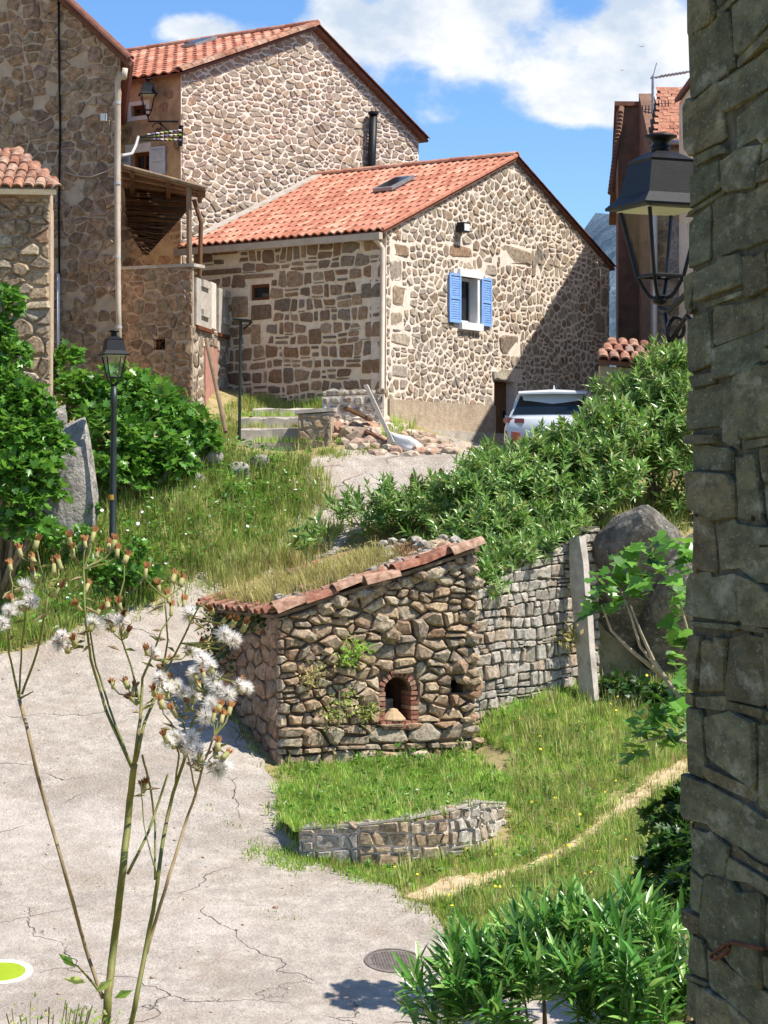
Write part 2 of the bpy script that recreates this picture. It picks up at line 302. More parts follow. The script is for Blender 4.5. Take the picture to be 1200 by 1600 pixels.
K['mountain'] = mat('haze tinted rock and scrub', '#4c5f70', '#6f8290', .02, .95, .6, .05, speck=[(.012, .48, .58, '#3c5260', .8), (.05, .56, .66, '#96a2aa', .5)], bdist=8)  # blue of the distant air painted into the rock and scrub colours
K['cast'] = mat('cast iron cover', '#6b625c', '#857b73', 12, .7, .5, 90, metal=.2)
K['wire'] = mat('black cable', '#14120f', '#1c1916', 8, .7)

# ------------------------------------------------------------------ terrain: a hillside rising from the road to the houses
def tps_fit(P, Z, reg=.02):
    P = np.array(P, float); Z = np.array(Z, float); n = len(P)
    d = np.linalg.norm(P[:, None] - P[None], axis=2); Kk = np.where(d > 0, d * d * np.log(d + 1e-12), 0) + np.eye(n) * reg
    A = np.zeros((n + 3, n + 3)); A[:n, :n] = Kk; A[:n, n] = 1; A[:n, n + 1:] = P; A[n:, :n] = A[:n, n:].T
    w = np.linalg.solve(A, np.concatenate([Z, np.zeros(3)]))
    def f(q):
        q = np.atleast_2d(np.asarray(q, float)); r = np.zeros(len(q))
        for i in range(0, len(q), 4000):
            s = q[i:i + 4000]; d = np.linalg.norm(s[:, None] - P[None], axis=2)
            k = np.where(d > 0, d * d * np.log(d + 1e-12), 0); r[i:i + 4000] = k @ w[:n] + w[n] + s @ w[n + 1:]
        return r
    return f
shared = [(0, 1600, 30), (300, 1600, 30), (615, 1505, 32), (900, 1600, 30.5), (1075, 1540, 31.6), (0, 1400, 34), (300, 1400, 34), (500, 1400, 34.2),
          (50, 1250, 37), (250, 1250, 37), (420, 1240, 37.2), (0, 1100, 40), (200, 1100, 40), (340, 1150, 39), (0, 1020, 41.6), (130, 985, 42.2), (250, 940, 43),
          (300, 915, 43.7), (400, 860, 45), (510, 800, 46.3), (600, 740, 47.4), (640, 705, 48.5), (730, 712, 47.9), (480, 705, 48.4), (605, 650, 50), (150, 905, 43.4), (0, 900, 43),
          (200, 800, 45), (100, 760, 45.5), (350, 765, 46), (450, 725, 47.3), (400, 700, 48), (250, 700, 47.5), (0, 700, 47), (100, 640, 48.6), (190, 622, 49.5), (330, 668, 49.2), (500, 640, 50.2), (400, 642, 50.5), (300, 800, 44.9), (330, 870, 44.2), (700, 690, 51.2), (780, 700, 53.2), (430, 708, 48.9), (430, 690, 49.8), (440, 652, 50.7)]
low_px = [(435, 1195, 38.5), (737, 1172, 39.8), (600, 1195, 39), (640, 1240, 37.6), (560, 1265, 36.6), (480, 1335, 35.6), (640, 1345, 35.5), (800, 1295, 36.5), (800, 1170, 39.4), (760, 1132, 40.3), (930, 1066, 42.2), (1000, 1100, 41.5), (1050, 1215, 38),
          (900, 1320, 36), (700, 1392, 34.3), (1000, 1330, 35.8), (850, 1420, 33.8), (1075, 1400, 34.3), (1075, 1100, 41.6), (1040, 1068, 42.4)]
up_px = [(620, 822, 45.4), (700, 890, 42.8), (760, 930, 41.2), (850, 885, 42.5), (930, 840, 43.4), (800, 830, 44.2), (860, 752, 46.6), (1000, 770, 45.8), (930, 690, 53), (1000, 640, 56), (1080, 640, 56), (1060, 800, 45), (740, 775, 46.2)]
far = [(-40, 20, -6.6), (0, 14, -6.7), (0, 22, -6.6), (40, 20, -6.6), (-40, 40, -3.2), (-18, 40, -2.7), (-14, 33, -5.1), (-40, 60, 4), (-15, 55, 3.4), (-8, 58, 3.2), (0, 60, 3.2), (-15, 48, 1.2), (8, 31, -5.6), (14, 33, -5.2), (40, 34, -5)]
far_low = [(1, 43.5, -2.6), (-1, 44, -1.6), (6, 44, -2.4), (15, 43, -2.3), (40, 46, -2)]
far_up = [(12, 50, 1.0), (12, 60, 2.2), (40, 60, 2), (15, 46, .3), (40, 48, .5), (30, 42, -1)]
def pw(a): return [((p - 600) / F * Y, Y, (800 - q) / F * Y) for p, q, Y in a]
sh = pw(shared) + far
lo_ = sh + pw(low_px) + far_low; up_ = sh + pw(up_px) + far_up
f_low = tps_fit([(a, b) for a, b, c in lo_], [c for a, b, c in lo_]); f_up = tps_fit([(a, b) for a, b, c in up_], [c for a, b, c in up_])
WL = np.array([(-40., 62.), (-9, 47), (-3.2, 44.6), (-1.2, 43.6), (.3, 42.75), (.9, 41.2), (1.55, 40.55), (3.6, 42.45), (5.5, 43.6), (15, 45), (60, 47)])
def wall_side(q):
    """signed distance to the line of the retaining wall, positive behind it"""
    q = np.atleast_2d(q); best = np.full(len(q), 1e9); sgn = np.ones(len(q))
    for a, b in zip(WL[:-1], WL[1:]):
        d = b - a; t = np.clip(((q - a) @ d) / (d @ d), 0, 1); c = a + t[:, None] * d; r = q - c
        dist = np.linalg.norm(r, axis=1); s_ = np.sign(d[0] * r[:, 1] - d[1] * r[:, 0]); m = dist < best
        best[m] = dist[m]; sgn[m] = s_[m]
    return best * sgn
def H(q):
    q = np.atleast_2d(np.asarray(q, float)); s = np.clip((wall_side(q) - .12) / .25, 0, 1); s = s * s * (3 - 2 * s)
    z = f_low(q) * (1 - s) + f_up(q) * s
    far_ = np.clip((np.abs(q[:, 0]) - 25) / 15, 0, 1) + np.clip((q[:, 1] - 62) / 10, 0, 1) + np.clip((16 - q[:, 1]) / 6, 0, 1); far_ = np.clip(far_, 0, 1)
    base = np.where(q[:, 1] > 40, 3.0, -6.6)
    z = np.clip(z, -8, 6)
    return z * (1 - far_) + base * far_
def h1(x, y): return float(H([(x, y)])[0])
YS = np.arange(24, 62, .1)
def hit(px, py):
    """where the ray through a photo pixel meets the ground"""
    a, b = (px - 600) / F, (800 - py) / F
    z = H(np.stack([a * YS, YS], 1)); d = b * YS - z; i = np.argmax(d < 0) if (d < 0).any() else len(YS) - 1
    if i > 0: t = d[i - 1] / (d[i - 1] - d[i] + 1e-12); Y = YS[i - 1] + t * .1
    else: Y = YS[0]
    return Vector((a * Y, Y, b * Y))
xs = np.concatenate([[-900, -400, -150, -60, -30], np.arange(-20, 20.01, .25), [30, 60, 150, 400, 900]])
ys = np.concatenate([[-300, -100, -30, 0, 8, 14, 20, 24], np.arange(28, 62.01, .2), [66, 72, 90, 150, 400, 1000, 1500]])
XX, YY = np.meshgrid(xs, ys); Q = np.stack([XX.ravel(), YY.ravel()], 1); ZZ = H(Q)
nx_, ny_ = len(xs), len(ys); I = np.arange(nx_ * ny_).reshape(ny_, nx_)
q4 = np.stack([I[:-1, :-1], I[:-1, 1:], I[1:, 1:], I[1:, :-1]], -1).reshape(-1, 4)
gm = np_mesh('ground', np.column_stack([Q, ZZ]), np.concatenate([q4[:, [0, 1, 2]], q4[:, [0, 2, 3]]])); gm.polygons.foreach_set('use_smooth', [True] * len(gm.polygons))
tag(link('ground', gm, None, K['soil']), kind='structure')

def in_poly(q, poly):
    q = np.atleast_2d(q); x, y = q[:, 0], q[:, 1]; r = np.zeros(len(q), bool); n = len(poly)
    for i in range(n):
        (x1, y1), (x2, y2) = poly[i][:2], poly[i - 1][:2]
        c = ((y1 > y) != (y2 > y)); r ^= c & (x < (x2 - x1) * (y - y1) / ((y2 - y1) + 1e-12) + x1)
    return r
def densify(poly, step):
    o = []
    for a, b in zip(poly, poly[1:] + poly[:1]):
        a = np.array(a[:2]); b = np.array(b[:2]); k = max(1, int(np.linalg.norm(b - a) / step))
        o += [tuple(a + (b - a) * i / k) for i in range(k)]
    return o
def sheet(name, poly, m, lift, step=.35, wob=.12, skirt=.15):
    """a ground covering cut to a world outline, lying on the terrain"""
    poly = densify([p[:2] for p in poly], step)
    poly = [(x + R.uniform(-wob, wob), y + R.uniform(-wob, wob)) for x, y in poly]
    P = np.array(poly); g = np.stack(np.meshgrid(np.arange(P[:, 0].min(), P[:, 0].max(), step), np.arange(P[:, 1].min(), P[:, 1].max(), step)), -1).reshape(-1, 2)
    g = g + NR.uniform(-.05, .05, g.shape); g = g[in_poly(g, poly)]
    pts = [Vector(p) for p in poly] + [Vector(p) for p in g]; n = len(poly)
    v, e, f, *_ = delaunay_2d_cdt(pts, [(i, (i + 1) % n) for i in range(n)], [], 1, 1e-5)
    q = np.array([(a.x, a.y) for a in v]); z = H(q) + lift
    mb = MB(); mb.add([(a, b, c) for (a, b), c in zip(q, z)], f)
    rim = [(p[0], p[1], h1(*p) + lift) for p in poly]; low = [(x, y, zz - skirt) for x, y, zz in rim]
    mb.add(rim + low, [(i, (i + 1) % n, n + (i + 1) % n, n + i) for i in range(n)])
    o = mb.build(name, m, None, True); return tag(o, kind='structure')
def pxpoly(pts): return [tuple(hit(*p))[:2] for p in pts]
road_px = [(-150, 1640), (760, 1640), (760, 1540), (715, 1480), (700, 1440), (640, 1405), (590, 1380), (540, 1362), (490, 1345), (470, 1310), (440, 1255), (425, 1205), (350, 1120), (325, 1010), (345, 960), (440, 905), (540, 850), (590, 815), (650, 790), (740, 772), (880, 766), (1000, 740), (1000, 700), (790, 700), (700, 686), (615, 664), (590, 690), (505, 712), (470, 735), (485, 780), (440, 835), (330, 885), (255, 925), (240, 945), (130, 975), (90, 1000), (0, 1022), (-150, 1040)]
road_poly = pxpoly(road_px[2:-1]) + [(-9, 41.6), (-14, 34), (-14, 20), (4.6, 20), (3.2, 31.2)]
road = sheet('road', road_poly, K['road'], .03)
path_poly = pxpoly([(640, 1402), (700, 1372), (790, 1362), (880, 1322), (960, 1266), (1010, 1222), (1060, 1192), (1120, 1160), (1125, 1184), (1070, 1220), (1010, 1254), (940, 1296), (860, 1350), (770, 1384), (690, 1412)])
sheet('footpath', path_poly, K['dirt'], .015, .3, .1)

# ------------------------------------------------------------------ walls of stone
class Frame:
    def __init__(s, O, u):
        s.O = Vector(O); s.u = Vector((u[0], u[1], 0)).normalized(); s.v = Vector((0, 0, 1)); s.n = s.u.cross(s.v)
    def at(s, a, b, d=0): return s.O + s.u * a + s.v * b + s.n * d
    def px(s, x, y, off=0):
        d = Vector(((x - 600) / F, 1, (800 - y) / F)); O = s.O + s.n * off; P = d * (O.dot(s.n) / d.dot(s.n)); r = P - O; return (r.dot(s.u), r.dot(s.v))
def clip(poly, a, b, c):
    """keep a*x+b*y<=c"""
    o = []; n = len(poly)
    for i in range(n):
        p = poly[i - 1]; q = poly[i]; dp = a * p[0] + b * p[1] - c; dq = a * q[0] + b * q[1] - c
        if (dp > 0) != (dq > 0):
            t = dp / (dp - dq); o.append((p[0] + t * (q[0] - p[0]), p[1] + t * (q[1] - p[1])))
        if dq <= 0: o.append(q)
    return o
def area_c(p):
    A = cx = cy = 0
    for i in range(len(p)):
        (x0, y0), (x1, y1) = p[i - 1], p[i]; k = x0 * y1 - x1 * y0; A += k; cx += (x0 + x1) * k; cy += (y0 + y1) * k
    if abs(A) < 1e-12: return 0, p[0]
    return A / 2, (cx / (3 * A), cy / (3 * A))
def stone_geo(fr, poly, depth, sink, rough, taper, smooth, cut=.2, irr=.09):
    n = len(poly)
    if smooth:
        o = []
        for i in range(n):
            p, q = poly[i], poly[(i + 1) % n]; o += [(p[0] * (1 - cut) + q[0] * cut, p[1] * (1 - cut) + q[1] * cut), (p[0] * cut + q[0] * (1 - cut), p[1] * cut + q[1] * (1 - cut))]
        poly = o
        while len(poly) > 11:
            d = [math.hypot(poly[i][0] - poly[i - 1][0], poly[i][1] - poly[i - 1][1]) for i in range(len(poly))]; poly.pop(d.index(min(d)))
    A, (cx, cy) = area_c(poly); n = len(poly); r = math.sqrt(abs(A) / math.pi)
    tx, ty = R.uniform(-rough, rough), R.uniform(-rough, rough)
    poly = [(x + R.uniform(-irr, irr) * r, y + R.uniform(-irr, irr) * r) for x, y in poly]
    def z(x, y, f): return depth * f + (tx * (x - cx) + ty * (y - cy)) * f + R.uniform(-.5, .5) * rough * r * .35 * f
    v = [fr.at(x, y, -sink) for x, y in poly] + [fr.at(x, y, z(x, y, .62)) for x, y in poly]
    k = taper
    v += [fr.at(cx + (x - cx) * k, cy + (y - cy) * k, z(x, y, 1)) for x, y in poly]
    f = [(a * n + i, a * n + (i + 1) % n, (a + 1) * n + (i + 1) % n, (a + 1) * n + i) for a in (0, 1) for i in range(n)] + [tuple(2 * n + i for i in range(n))]
    return v, f, abs(A)
def stone_cells(fr, poly, rh, rw, holes=(), gap=.025, depth=.03, sink=.05, rough=.12, jit=.25, blocks=(), taper=.74, smooth=True, asp=1.35, split=.12, wander=0, keep=1.0, cut=.2, irr=.09):
    us = [p[0] for p in poly]; vs = [p[1] for p in poly]; u0, u1, v0, v1 = min(us), max(us), min(vs), max(vs)
    S = []; v = v0; ph = R.uniform(0, 6)
    while v < v1 + rh[1]:
        h = R.uniform(*rh); u = u0 - R.uniform(0, rw[1])
        while u < u1 + rw[1]:
            w = R.uniform(*rw) if R.random() > .25 else R.uniform(rw[0] * .6, rw[0])
            dy = wander * math.sin(u * 1.3 + ph) + wander * .6 * math.sin(u * 2.9 + v)
            if R.random() < split and h > .14: S += [(u + w / 2, v + h * .25 + dy), (u + w / 2 + R.uniform(-.02, .02), v + h * .78 + dy)]
            else: S.append((u + w / 2 + R.uniform(-jit, jit) * w * .5, v + h / 2 + R.uniform(-jit, jit) * h + dy))
            u += w
        v += h
    allh = [tuple(h) for h in holes] + [tuple(b) for b in blocks]
    S = [s for s in S if u0 - .1 < s[0] < u1 + .1 and v0 - .1 < s[1] < v1 + .1 and not any(h[0] < s[0] < h[2] and h[1] < s[1] < h[3] for h in allh)]
    P = np.array(S); Pm = P * np.array([1, asp]); out = []
    edges = [(poly[i - 1], poly[i]) for i in range(len(poly))]
    for i, (x, y) in enumerate(S):
        d2 = ((Pm - Pm[i]) ** 2).sum(1); nb = np.argsort(d2)[1:15]
        c = [(x - .8, y - .6), (x + .8, y - .6), (x + .8, y + .6), (x - .8, y + .6)]
        for j in nb:
            ax, ay = Pm[j] - Pm[i]; m = (Pm[j] + Pm[i]) / 2; c = clip(c, ax, ay * asp, ax * m[0] + ay * m[1])
            if len(c) < 3: break
        if len(c) < 3: continue
        for (a, b) in edges:
            ex, ey = b[0] - a[0], b[1] - a[1]; c = clip(c, ey, -ex, ey * a[0] - ex * a[1])
            if len(c) < 3: break
        if len(c) < 3: continue
        for h in allh:
            if any(h[0] < p[0] < h[2] and h[1] < p[1] < h[3] for p in c) or (min(p[0] for p in c) < h[2] and max(p[0] for p in c) > h[0] and min(p[1] for p in c) < h[3] and max(p[1] for p in c) > h[1]):
                g = [h[0] - x, x - h[2], h[1] - y, y - h[3]]; k = g.index(max(g))
                c = clip(c, *[(1, 0, h[0]), (-1, 0, -h[2]), (0, 1, h[1]), (0, -1, -h[3])][k])
                if len(c) < 3: break
        if len(c) < 3: continue
        out.append(c)
    for b in blocks: out.append([(b[0], b[1]), (b[2], b[1]), (b[2], b[3]), (b[0], b[3])])
    res = []
    for c in out:
        A, (cx, cy) = area_c(c)
        if abs(A) < .0012 or R.random() > keep: continue
        if A < 0: c = c[::-1]
        r = math.sqrt(abs(A) / math.pi); g = gap * R.uniform(.6, 1.5) * .5
        w = max(p[0] for p in c) - min(p[0] for p in c); hh = max(p[1] for p in c) - min(p[1] for p in c)
        kx = max(.45, 1 - 2 * g / w); ky = max(.45, 1 - 2 * g / hh)
        c = [(cx + (a - cx) * kx, cy + (b - cy) * ky) for a, b in c]
        res.append(stone_geo(fr, c, depth * R.uniform(.45, 1.25), sink, rough, taper, smooth, cut, irr))
    return res
def ashlar_cells(fr, poly, rh, rw, gap=.025, depth=.05, sink=.06, rough=.1, amp=.03, tilt=.06, split=.2, cut=.1, irr=.06, taper=.85, chink=0, slope=0):
    """roughly coursed blocks: uneven beds, leaning joints, a few split blocks and chinking stones"""
    us = [p[0] for p in poly]; vs = [p[1] for p in poly]; u0, u1, v0, v1 = min(us), max(us), min(vs), max(vs)
    span = abs(slope) * (u1 - u0); v = v0 - span - .05; B = [v]
    while v < v1 + span: v += R.uniform(*rh); B.append(v)
    ph = [(R.uniform(0, 6), R.uniform(0, 6)) for _ in B]
    f = lambda k, u: B[k] + slope * (u - u0) + amp * (math.sin(u * 1.9 + ph[k][0]) * .6 + math.sin(u * 4.7 + ph[k][1]) * .4)
    edges = [(poly[i - 1], poly[i]) for i in range(len(poly))]; res = []
    def put(c, g):
        for a, b in edges:
            ex, ey = b[0] - a[0], b[1] - a[1]; c = clip(c, ey, -ex, ey * a[0] - ex * a[1])
            if len(c) < 3: return
        A, (cx, cy) = area_c(c)
        if abs(A) < .001: return
        if A < 0: c = c[::-1]
        w = max(p[0] for p in c) - min(p[0] for p in c); h = max(p[1] for p in c) - min(p[1] for p in c); kx = max(.45, 1 - g / w); ky = max(.45, 1 - g / h)
        res.append(stone_geo(fr, [(cx + (a - cx) * kx, cy + (b - cy) * ky) for a, b in c], depth * R.uniform(.4, 1.2), sink, rough, taper, True, cut, irr))
    for k in range(len(B) - 1):
        u = u0 - R.uniform(0, rw[1]); jb = jt = u; H_ = B[k + 1] - B[k]
        while u < u1:
            w = R.uniform(*rw); u += w; nb, ntp = u + R.uniform(-tilt, tilt), u + R.uniform(-tilt, tilt); m0, m1 = (jb + nb) / 2, (jt + ntp) / 2
            lo = [(jb, f(k, jb)), (m0, f(k, m0)), (nb, f(k, nb))]; hi = [(ntp, f(k + 1, ntp)), (m1, f(k + 1, m1)), (jt, f(k + 1, jt))]; g = gap * R.uniform(.6, 1.6)
            if R.random() < split and H_ > .12:
                t = R.uniform(.35, .65); ml = (jb + (jt - jb) * t, f(k, jb) + (f(k + 1, jt) - f(k, jb)) * t); mr = (nb + (ntp - nb) * t, f(k, nb) + (f(k + 1, ntp) - f(k, nb)) * t)
                put(lo + [mr, ml], g); put([ml, mr] + hi, g)
            elif chink and R.random() < chink:
                d = H_ * R.uniform(.12, .22); put([lo[0], lo[2], (nb, lo[2][1] + d), (jb, lo[0][1] + d)], g * .7)
                n = R.randint(2, 4)
                put([(jb, lo[0][1] + d), (nb, lo[2][1] + d)] + hi, g)
            else: put(lo + hi, g)
            jb, jt = nb, ntp
    return res
class Store:
    """all alike pieces of one thing: the 300 largest become objects, the rest one joined part"""
    def __init__(s, thing, name='stone', limit=300, rest='small_stones'): s.t = thing; s.name = name; s.limit = limit; s.rest = rest; s.L = []
    def add(s, geos, parent, m, wt=1.0): s.L += [(a * wt, v, f, parent, m) for v, f, a in geos]
    def finish(s):
        s.L.sort(key=lambda q: -q[0])
        for a, v, f, p, m in s.L[:s.limit]:
            c = sum(v, Vector()) / len(v)
            me = bpy.data.meshes.new(s.name); me.from_pydata([tuple(q - c) for q in v], [], f); me.materials.append(m)
            o = bpy.data.objects.new(s.name, me); COL.objects.link(o); o.parent = p or s.t; o.matrix_parent_inverse = Matrix.Translation(-world_loc(p or s.t)); o.location = c
        rest = s.L[s.limit:]
        if rest:
            ms = []; mb = MB()
            for a, v, f, p, m in rest:
                if m not in ms: ms.append(m)
                mb.add(v, f, ms.index(m))
            me = mb.mesh(s.rest); o = link(s.rest, me, s.t, ms); tag(o, kind='stuff')
def wall_slab(name, fr, poly, m, parent, holes=(), thick=.35, reveal=None):
    """solid wall with real openings"""
    loops = [[Vector((a, b, 0)) for a, b in poly]] + [[Vector((x, y, 0)) for x, y in (h if len(h) != 4 or not isinstance(h[0], (int, float)) else [(h[0], h[1]), (h[0], h[3]), (h[2], h[3]), (h[2], h[1])])] for h in holes]
    tri = tessellate_polygon(loops); flat = [p for l in loops for p in l]; n = len(flat); mb = MB()
    V = [fr.at(p.x, p.y, 0) for p in flat] + [fr.at(p.x, p.y, -thick) for p in flat]
    f = [tuple(t) for t in tri] + [tuple(n + i for i in t[::-1]) for t in tri]; b = 0
    for l in loops:
        k = len(l); f += [(b + i, b + (i + 1) % k, n + b + (i + 1) % k, n + b + i) for i in range(k)]; b += k
    mb.add(V, f); return mb.build(name, m, parent)

# ------------------------------------------------------------------ tiles
def tile_mesh(name, pitch, length, hump=.045, thick=.022, seg=6, canal=False):
    prof = []
    for i in range(seg + 1):
        x = pitch * i / seg - pitch / 2; t = x / (pitch / 2)
        z = hump * math.sqrt(max(0, 1 - t * t)) if canal else hump * max(0, math.cos(t * math.pi * .62)) ** 1.0 * (1 if abs(t) < .81 else 0)
        prof.append((x, z))
    v = [(x, 0, z + thick) for x, z in prof] + [(x, length, z) for x, z in prof] + [(x, 0, z - .004) for x, z in prof]; n = seg + 1
    f = [(i, i + 1, n + i + 1, n + i) for i in range(seg)] + [(2 * n + i, 2 * n + i + 1, i + 1, i) for i in range(seg)]
    me = bpy.data.meshes.new(name); me.from_pydata(v, [], f); me.update(); return me
def tile_roof(thing, roofpart, O, uvec, vvec, nu, nv, me, matl, row, pitch, limit=300, skip=(), lift=.01, wob=.004, name='roof_tile', order=None):
    """rows of tiles; uvec along the eave, vvec up the slope (whole lengths)"""
    u = uvec.normalized(); n = uvec.cross(vvec).normalized(); w = n.cross(u)
    if not me.materials: me.materials.append(matl)
    cells = [(i, j) for j in range(nv) for i in range(nu)]
    cells = [(i, j) for i, j in cells if not any(a <= (i + .5) / nu <= c and b <= (j + .5) / nv <= d for a, b, c, d in skip)]
    rest = MB(); base = [Vector(q.co) for q in me.vertices]; fs = [tuple(p.vertices) for p in me.polygons]
    for k, (i, j) in enumerate(cells):
        P = O + uvec * ((i + .5) / nu) + vvec * (j / nv) + n * (lift + R.uniform(0, wob)) - w * .03 + w * R.uniform(-wob, wob)
        a = R.uniform(-.012, .012); uu = u * math.cos(a) + w * math.sin(a); ww = n.cross(uu)
        M = Matrix((uu, ww, n)).transposed().to_4x4(); M.translation = P
        if k < limit:
            o = bpy.data.objects.new(name, me); COL.objects.link(o); o.parent = roofpart; o.matrix_parent_inverse = Matrix.Translation(-world_loc(roofpart)); o.matrix_basis = M
        else: rest.add([M @ q for q in base], fs)
    if rest.v: tag(link('upper_tiles', rest.mesh('upper_tiles'), thing, matl), kind='stuff')
def slab(name, pts, n, t, m, parent):
    n = n.normalized() * t; k = len(pts); mb = MB(); mb.add(list(pts) + [p + n for p in pts], [tuple(range(k)), tuple(range(2 * k - 1, k - 1, -1))] + [(i, (i + 1) % k, k + (i + 1) % k, k + i) for i in range(k)])
    return mb.build(name, m, parent)

# ------------------------------------------------------------------ mountain far behind
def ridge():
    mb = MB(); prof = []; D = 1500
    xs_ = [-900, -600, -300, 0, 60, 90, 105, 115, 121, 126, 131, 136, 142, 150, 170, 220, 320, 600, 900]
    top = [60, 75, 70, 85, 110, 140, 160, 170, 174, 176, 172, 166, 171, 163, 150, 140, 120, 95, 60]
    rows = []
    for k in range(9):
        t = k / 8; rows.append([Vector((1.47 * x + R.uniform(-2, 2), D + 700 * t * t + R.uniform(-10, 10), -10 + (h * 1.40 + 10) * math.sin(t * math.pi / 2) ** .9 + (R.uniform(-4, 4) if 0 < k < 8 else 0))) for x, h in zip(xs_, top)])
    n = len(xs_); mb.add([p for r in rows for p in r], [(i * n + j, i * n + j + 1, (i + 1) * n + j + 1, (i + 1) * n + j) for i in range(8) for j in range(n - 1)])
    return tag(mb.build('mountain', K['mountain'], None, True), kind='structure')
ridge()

def window_unit(thing, fr, rect, frame_m, depth=.16, bars=1, fw=.05, pane_m='glass_dark', name='window'):
    u0, v0, u1, v1 = rect; mb = MB()
    def bar(a, b, c, d, dd=.05): mb.obox(fr.at(a, b, -depth), fr.u * (c - a), fr.v * (d - b), fr.n * dd)
    bar(u0, v0, u0 + fw, v1); bar(u1 - fw, v0, u1, v1); bar(u0 + fw, v0, u1 - fw, v0 + fw); bar(u0 + fw, v1 - fw, u1 - fw, v1)
    for i in range(bars): x = u0 + (u1 - u0) * (i + 1) / (bars + 1); bar(x - fw * .4, v0 + fw, x + fw * .4, v1 - fw, .04)
    w = mb.build(name, frame_m, thing)
    MB().obox(fr.at(u0 + fw * .5, v0 + fw * .5, -depth - .01), fr.u * (u1 - u0 - fw), fr.v * (v1 - v0 - fw), fr.n * .02).build('pane', K[pane_m], w)
    return w
def shutter(thing, fr, rect, m, off=.03, slats=9, label=None):
    u0, v0, u1, v1 = rect; mb = MB(); t = .035; s = .05
    for a, b, c, d in ((u0, v0, u0 + s, v1), (u1 - s, v0, u1, v1), (u0 + s, v0, u1 - s, v0 + s), (u0 + s, v1 - s, u1 - s, v1), (u0 + s, (v0 + v1) / 2 - s / 2, u1 - s, (v0 + v1) / 2 + s / 2)):
        mb.obox(fr.at(a, b, off), fr.u * (c - a), fr.v * (d - b), fr.n * t)
    o = mb.build('shutter', m, thing)
    if label: o['label'] = label
    for k in range(2):
        a, b = (v0 + s, (v0 + v1) / 2 - s / 2) if k == 0 else ((v0 + v1) / 2 + s / 2, v1 - s)
        for i in range(slats):
            y = a + (b - a) * (i + .5) / slats
            MB().obox(fr.at(u0 + s, y - .02, off + .004), fr.u * (u1 - u0 - 2 * s), fr.v * .03 + fr.n * -.0, fr.n * .022 + fr.v * -.02).build('slat', m, o)
    return o
def pipe(name, pts, r, m, parent, brackets=0):
    o = MB().tube(pts, r, 10).build(name, m, parent, True)
    return o
def gable_roof(thing, name, eL, ridgeL, eR, ridgeR, over, m, th=.1):
    """slab from the left end (eL, ridgeL) to the right end (eR, ridgeR)"""
    n = (eR - eL).cross(ridgeR - eR).normalized()
    return slab(name, [eL, eR, ridgeR, ridgeL], -n, th, m, thing)

# ------------------------------------------------------------------ lower stone house with blue shutters
LH = empty('stone_house', (0.04, 50, 1), 'stone house with blue shutters and orange tiled roof above the rubble heap', 'house', 'stone village houses')
G = Frame((.04, 50, 1.0), (5.05, 7.8)); gp = lambda x, y: G.px(x, y)
e0 = gp(603, 358); e1 = gp(952, 413); ap = gp(803, 246); gw = e1[0]; ev = (e0[1] + e1[1]) / 2
gpoly = [(0, 0), (gw, 0), (gw, ev), (ap[0], ap[1]), (0, ev)]
wr = gp(718, 503) + gp(747, 436); dr = gp(772, 690) + gp(806, 597)
wr = (wr[0], wr[1], wr[2], wr[3]); dr = (dr[0], 0.02, dr[2], dr[3])
gable = wall_slab('gable_wall', G, gpoly, K['mortar_white'], LH, [wr, dr])
LF = Frame((-3.95, 53.07, 1.0), (.04 + 3.95, 50 - 53.07)); lw = (Vector((.04, 50, 0)) - Vector((-3.95, 53.07, 0))).length
lpoly = [(0, 0), (lw - .36, 0), (lw - .36, ev - .02), (0, ev - .02)]
lpoly2 = [(0, 0), (lw, 0), (lw, ev - .02), (0, ev - .02)]
sw = LF.px(391, 470) + LF.px(421, 443); lwall = wall_slab('side_wall', LF, [(0, 0), (lw - .36, 0), (lw - .36, ev - .03), (0, ev - .03)], K['mortar'], LH, [sw])
MB().obox(LF.at(lw - .36, 0, 0), LF.u * .34, LF.v * (ev - .03), -LF.n * .3).build('corner_infill', K['mortar'], LH)
st = Store(LH)
def ashlar_holes(fr, poly, holes):
    g = ashlar_cells(fr, poly, (.16, .3), (.14, .42), .055, .03, .05, .08, .05, .05, .22, .15, .1, .84, .2)
    o = []
    for v, f, a in g:
        c = sum(v, Vector()) / len(v) - fr.O; u, w = c.dot(fr.u), c.z; r = math.sqrt(a) * .42
        if not any(h[0] - r < u < h[2] + r and h[1] - r * .8 < w < h[3] + r * .8 for h in holes): o.append((v, f, a))
    return o
def blk(fr, *r): return [fr.px(a, d) + fr.px(c, b) for a, b, c, d in r]
gb = blk(G, (609, 380, 640, 402), (609, 405, 628, 440), (611, 448, 640, 478), (608, 486, 630, 512), (610, 520, 642, 540), (612, 570, 636, 590), (768, 578, 815, 594), (702, 384, 738, 402) , (782, 388, 830, 410), (756, 414, 776, 430), (779, 522, 812, 552), (938, 450, 950, 480), (930, 490, 946, 520))
st.add(stone_cells(G, gpoly, (.12, .25), (.12, .36), [(wr[0] - .22, wr[1] - .16, wr[2] + .22, wr[3] + .16), (dr[0] - .05, 0, dr[2] + .05, dr[3] + .02), (0, 0, gp(772, 640)[0] - .02, gp(690, 631)[1])], .06, .02, .05, .10, .6, gb, wander=.08, split=.25, cut=.15, irr=.14, taper=.82, asp=1.25), gable, K['stone_gable'])
lb = blk(LF, (569, 366, 597, 394), (314, 417, 378, 433), (392, 474, 425, 502), (362, 461, 388, 498), (380, 425, 428, 438), (392, 505, 408, 540), (565, 440, 597, 468), (570, 500, 598, 528), (330, 385, 372, 401), (565, 560, 597, 585), (482, 512, 503, 540))
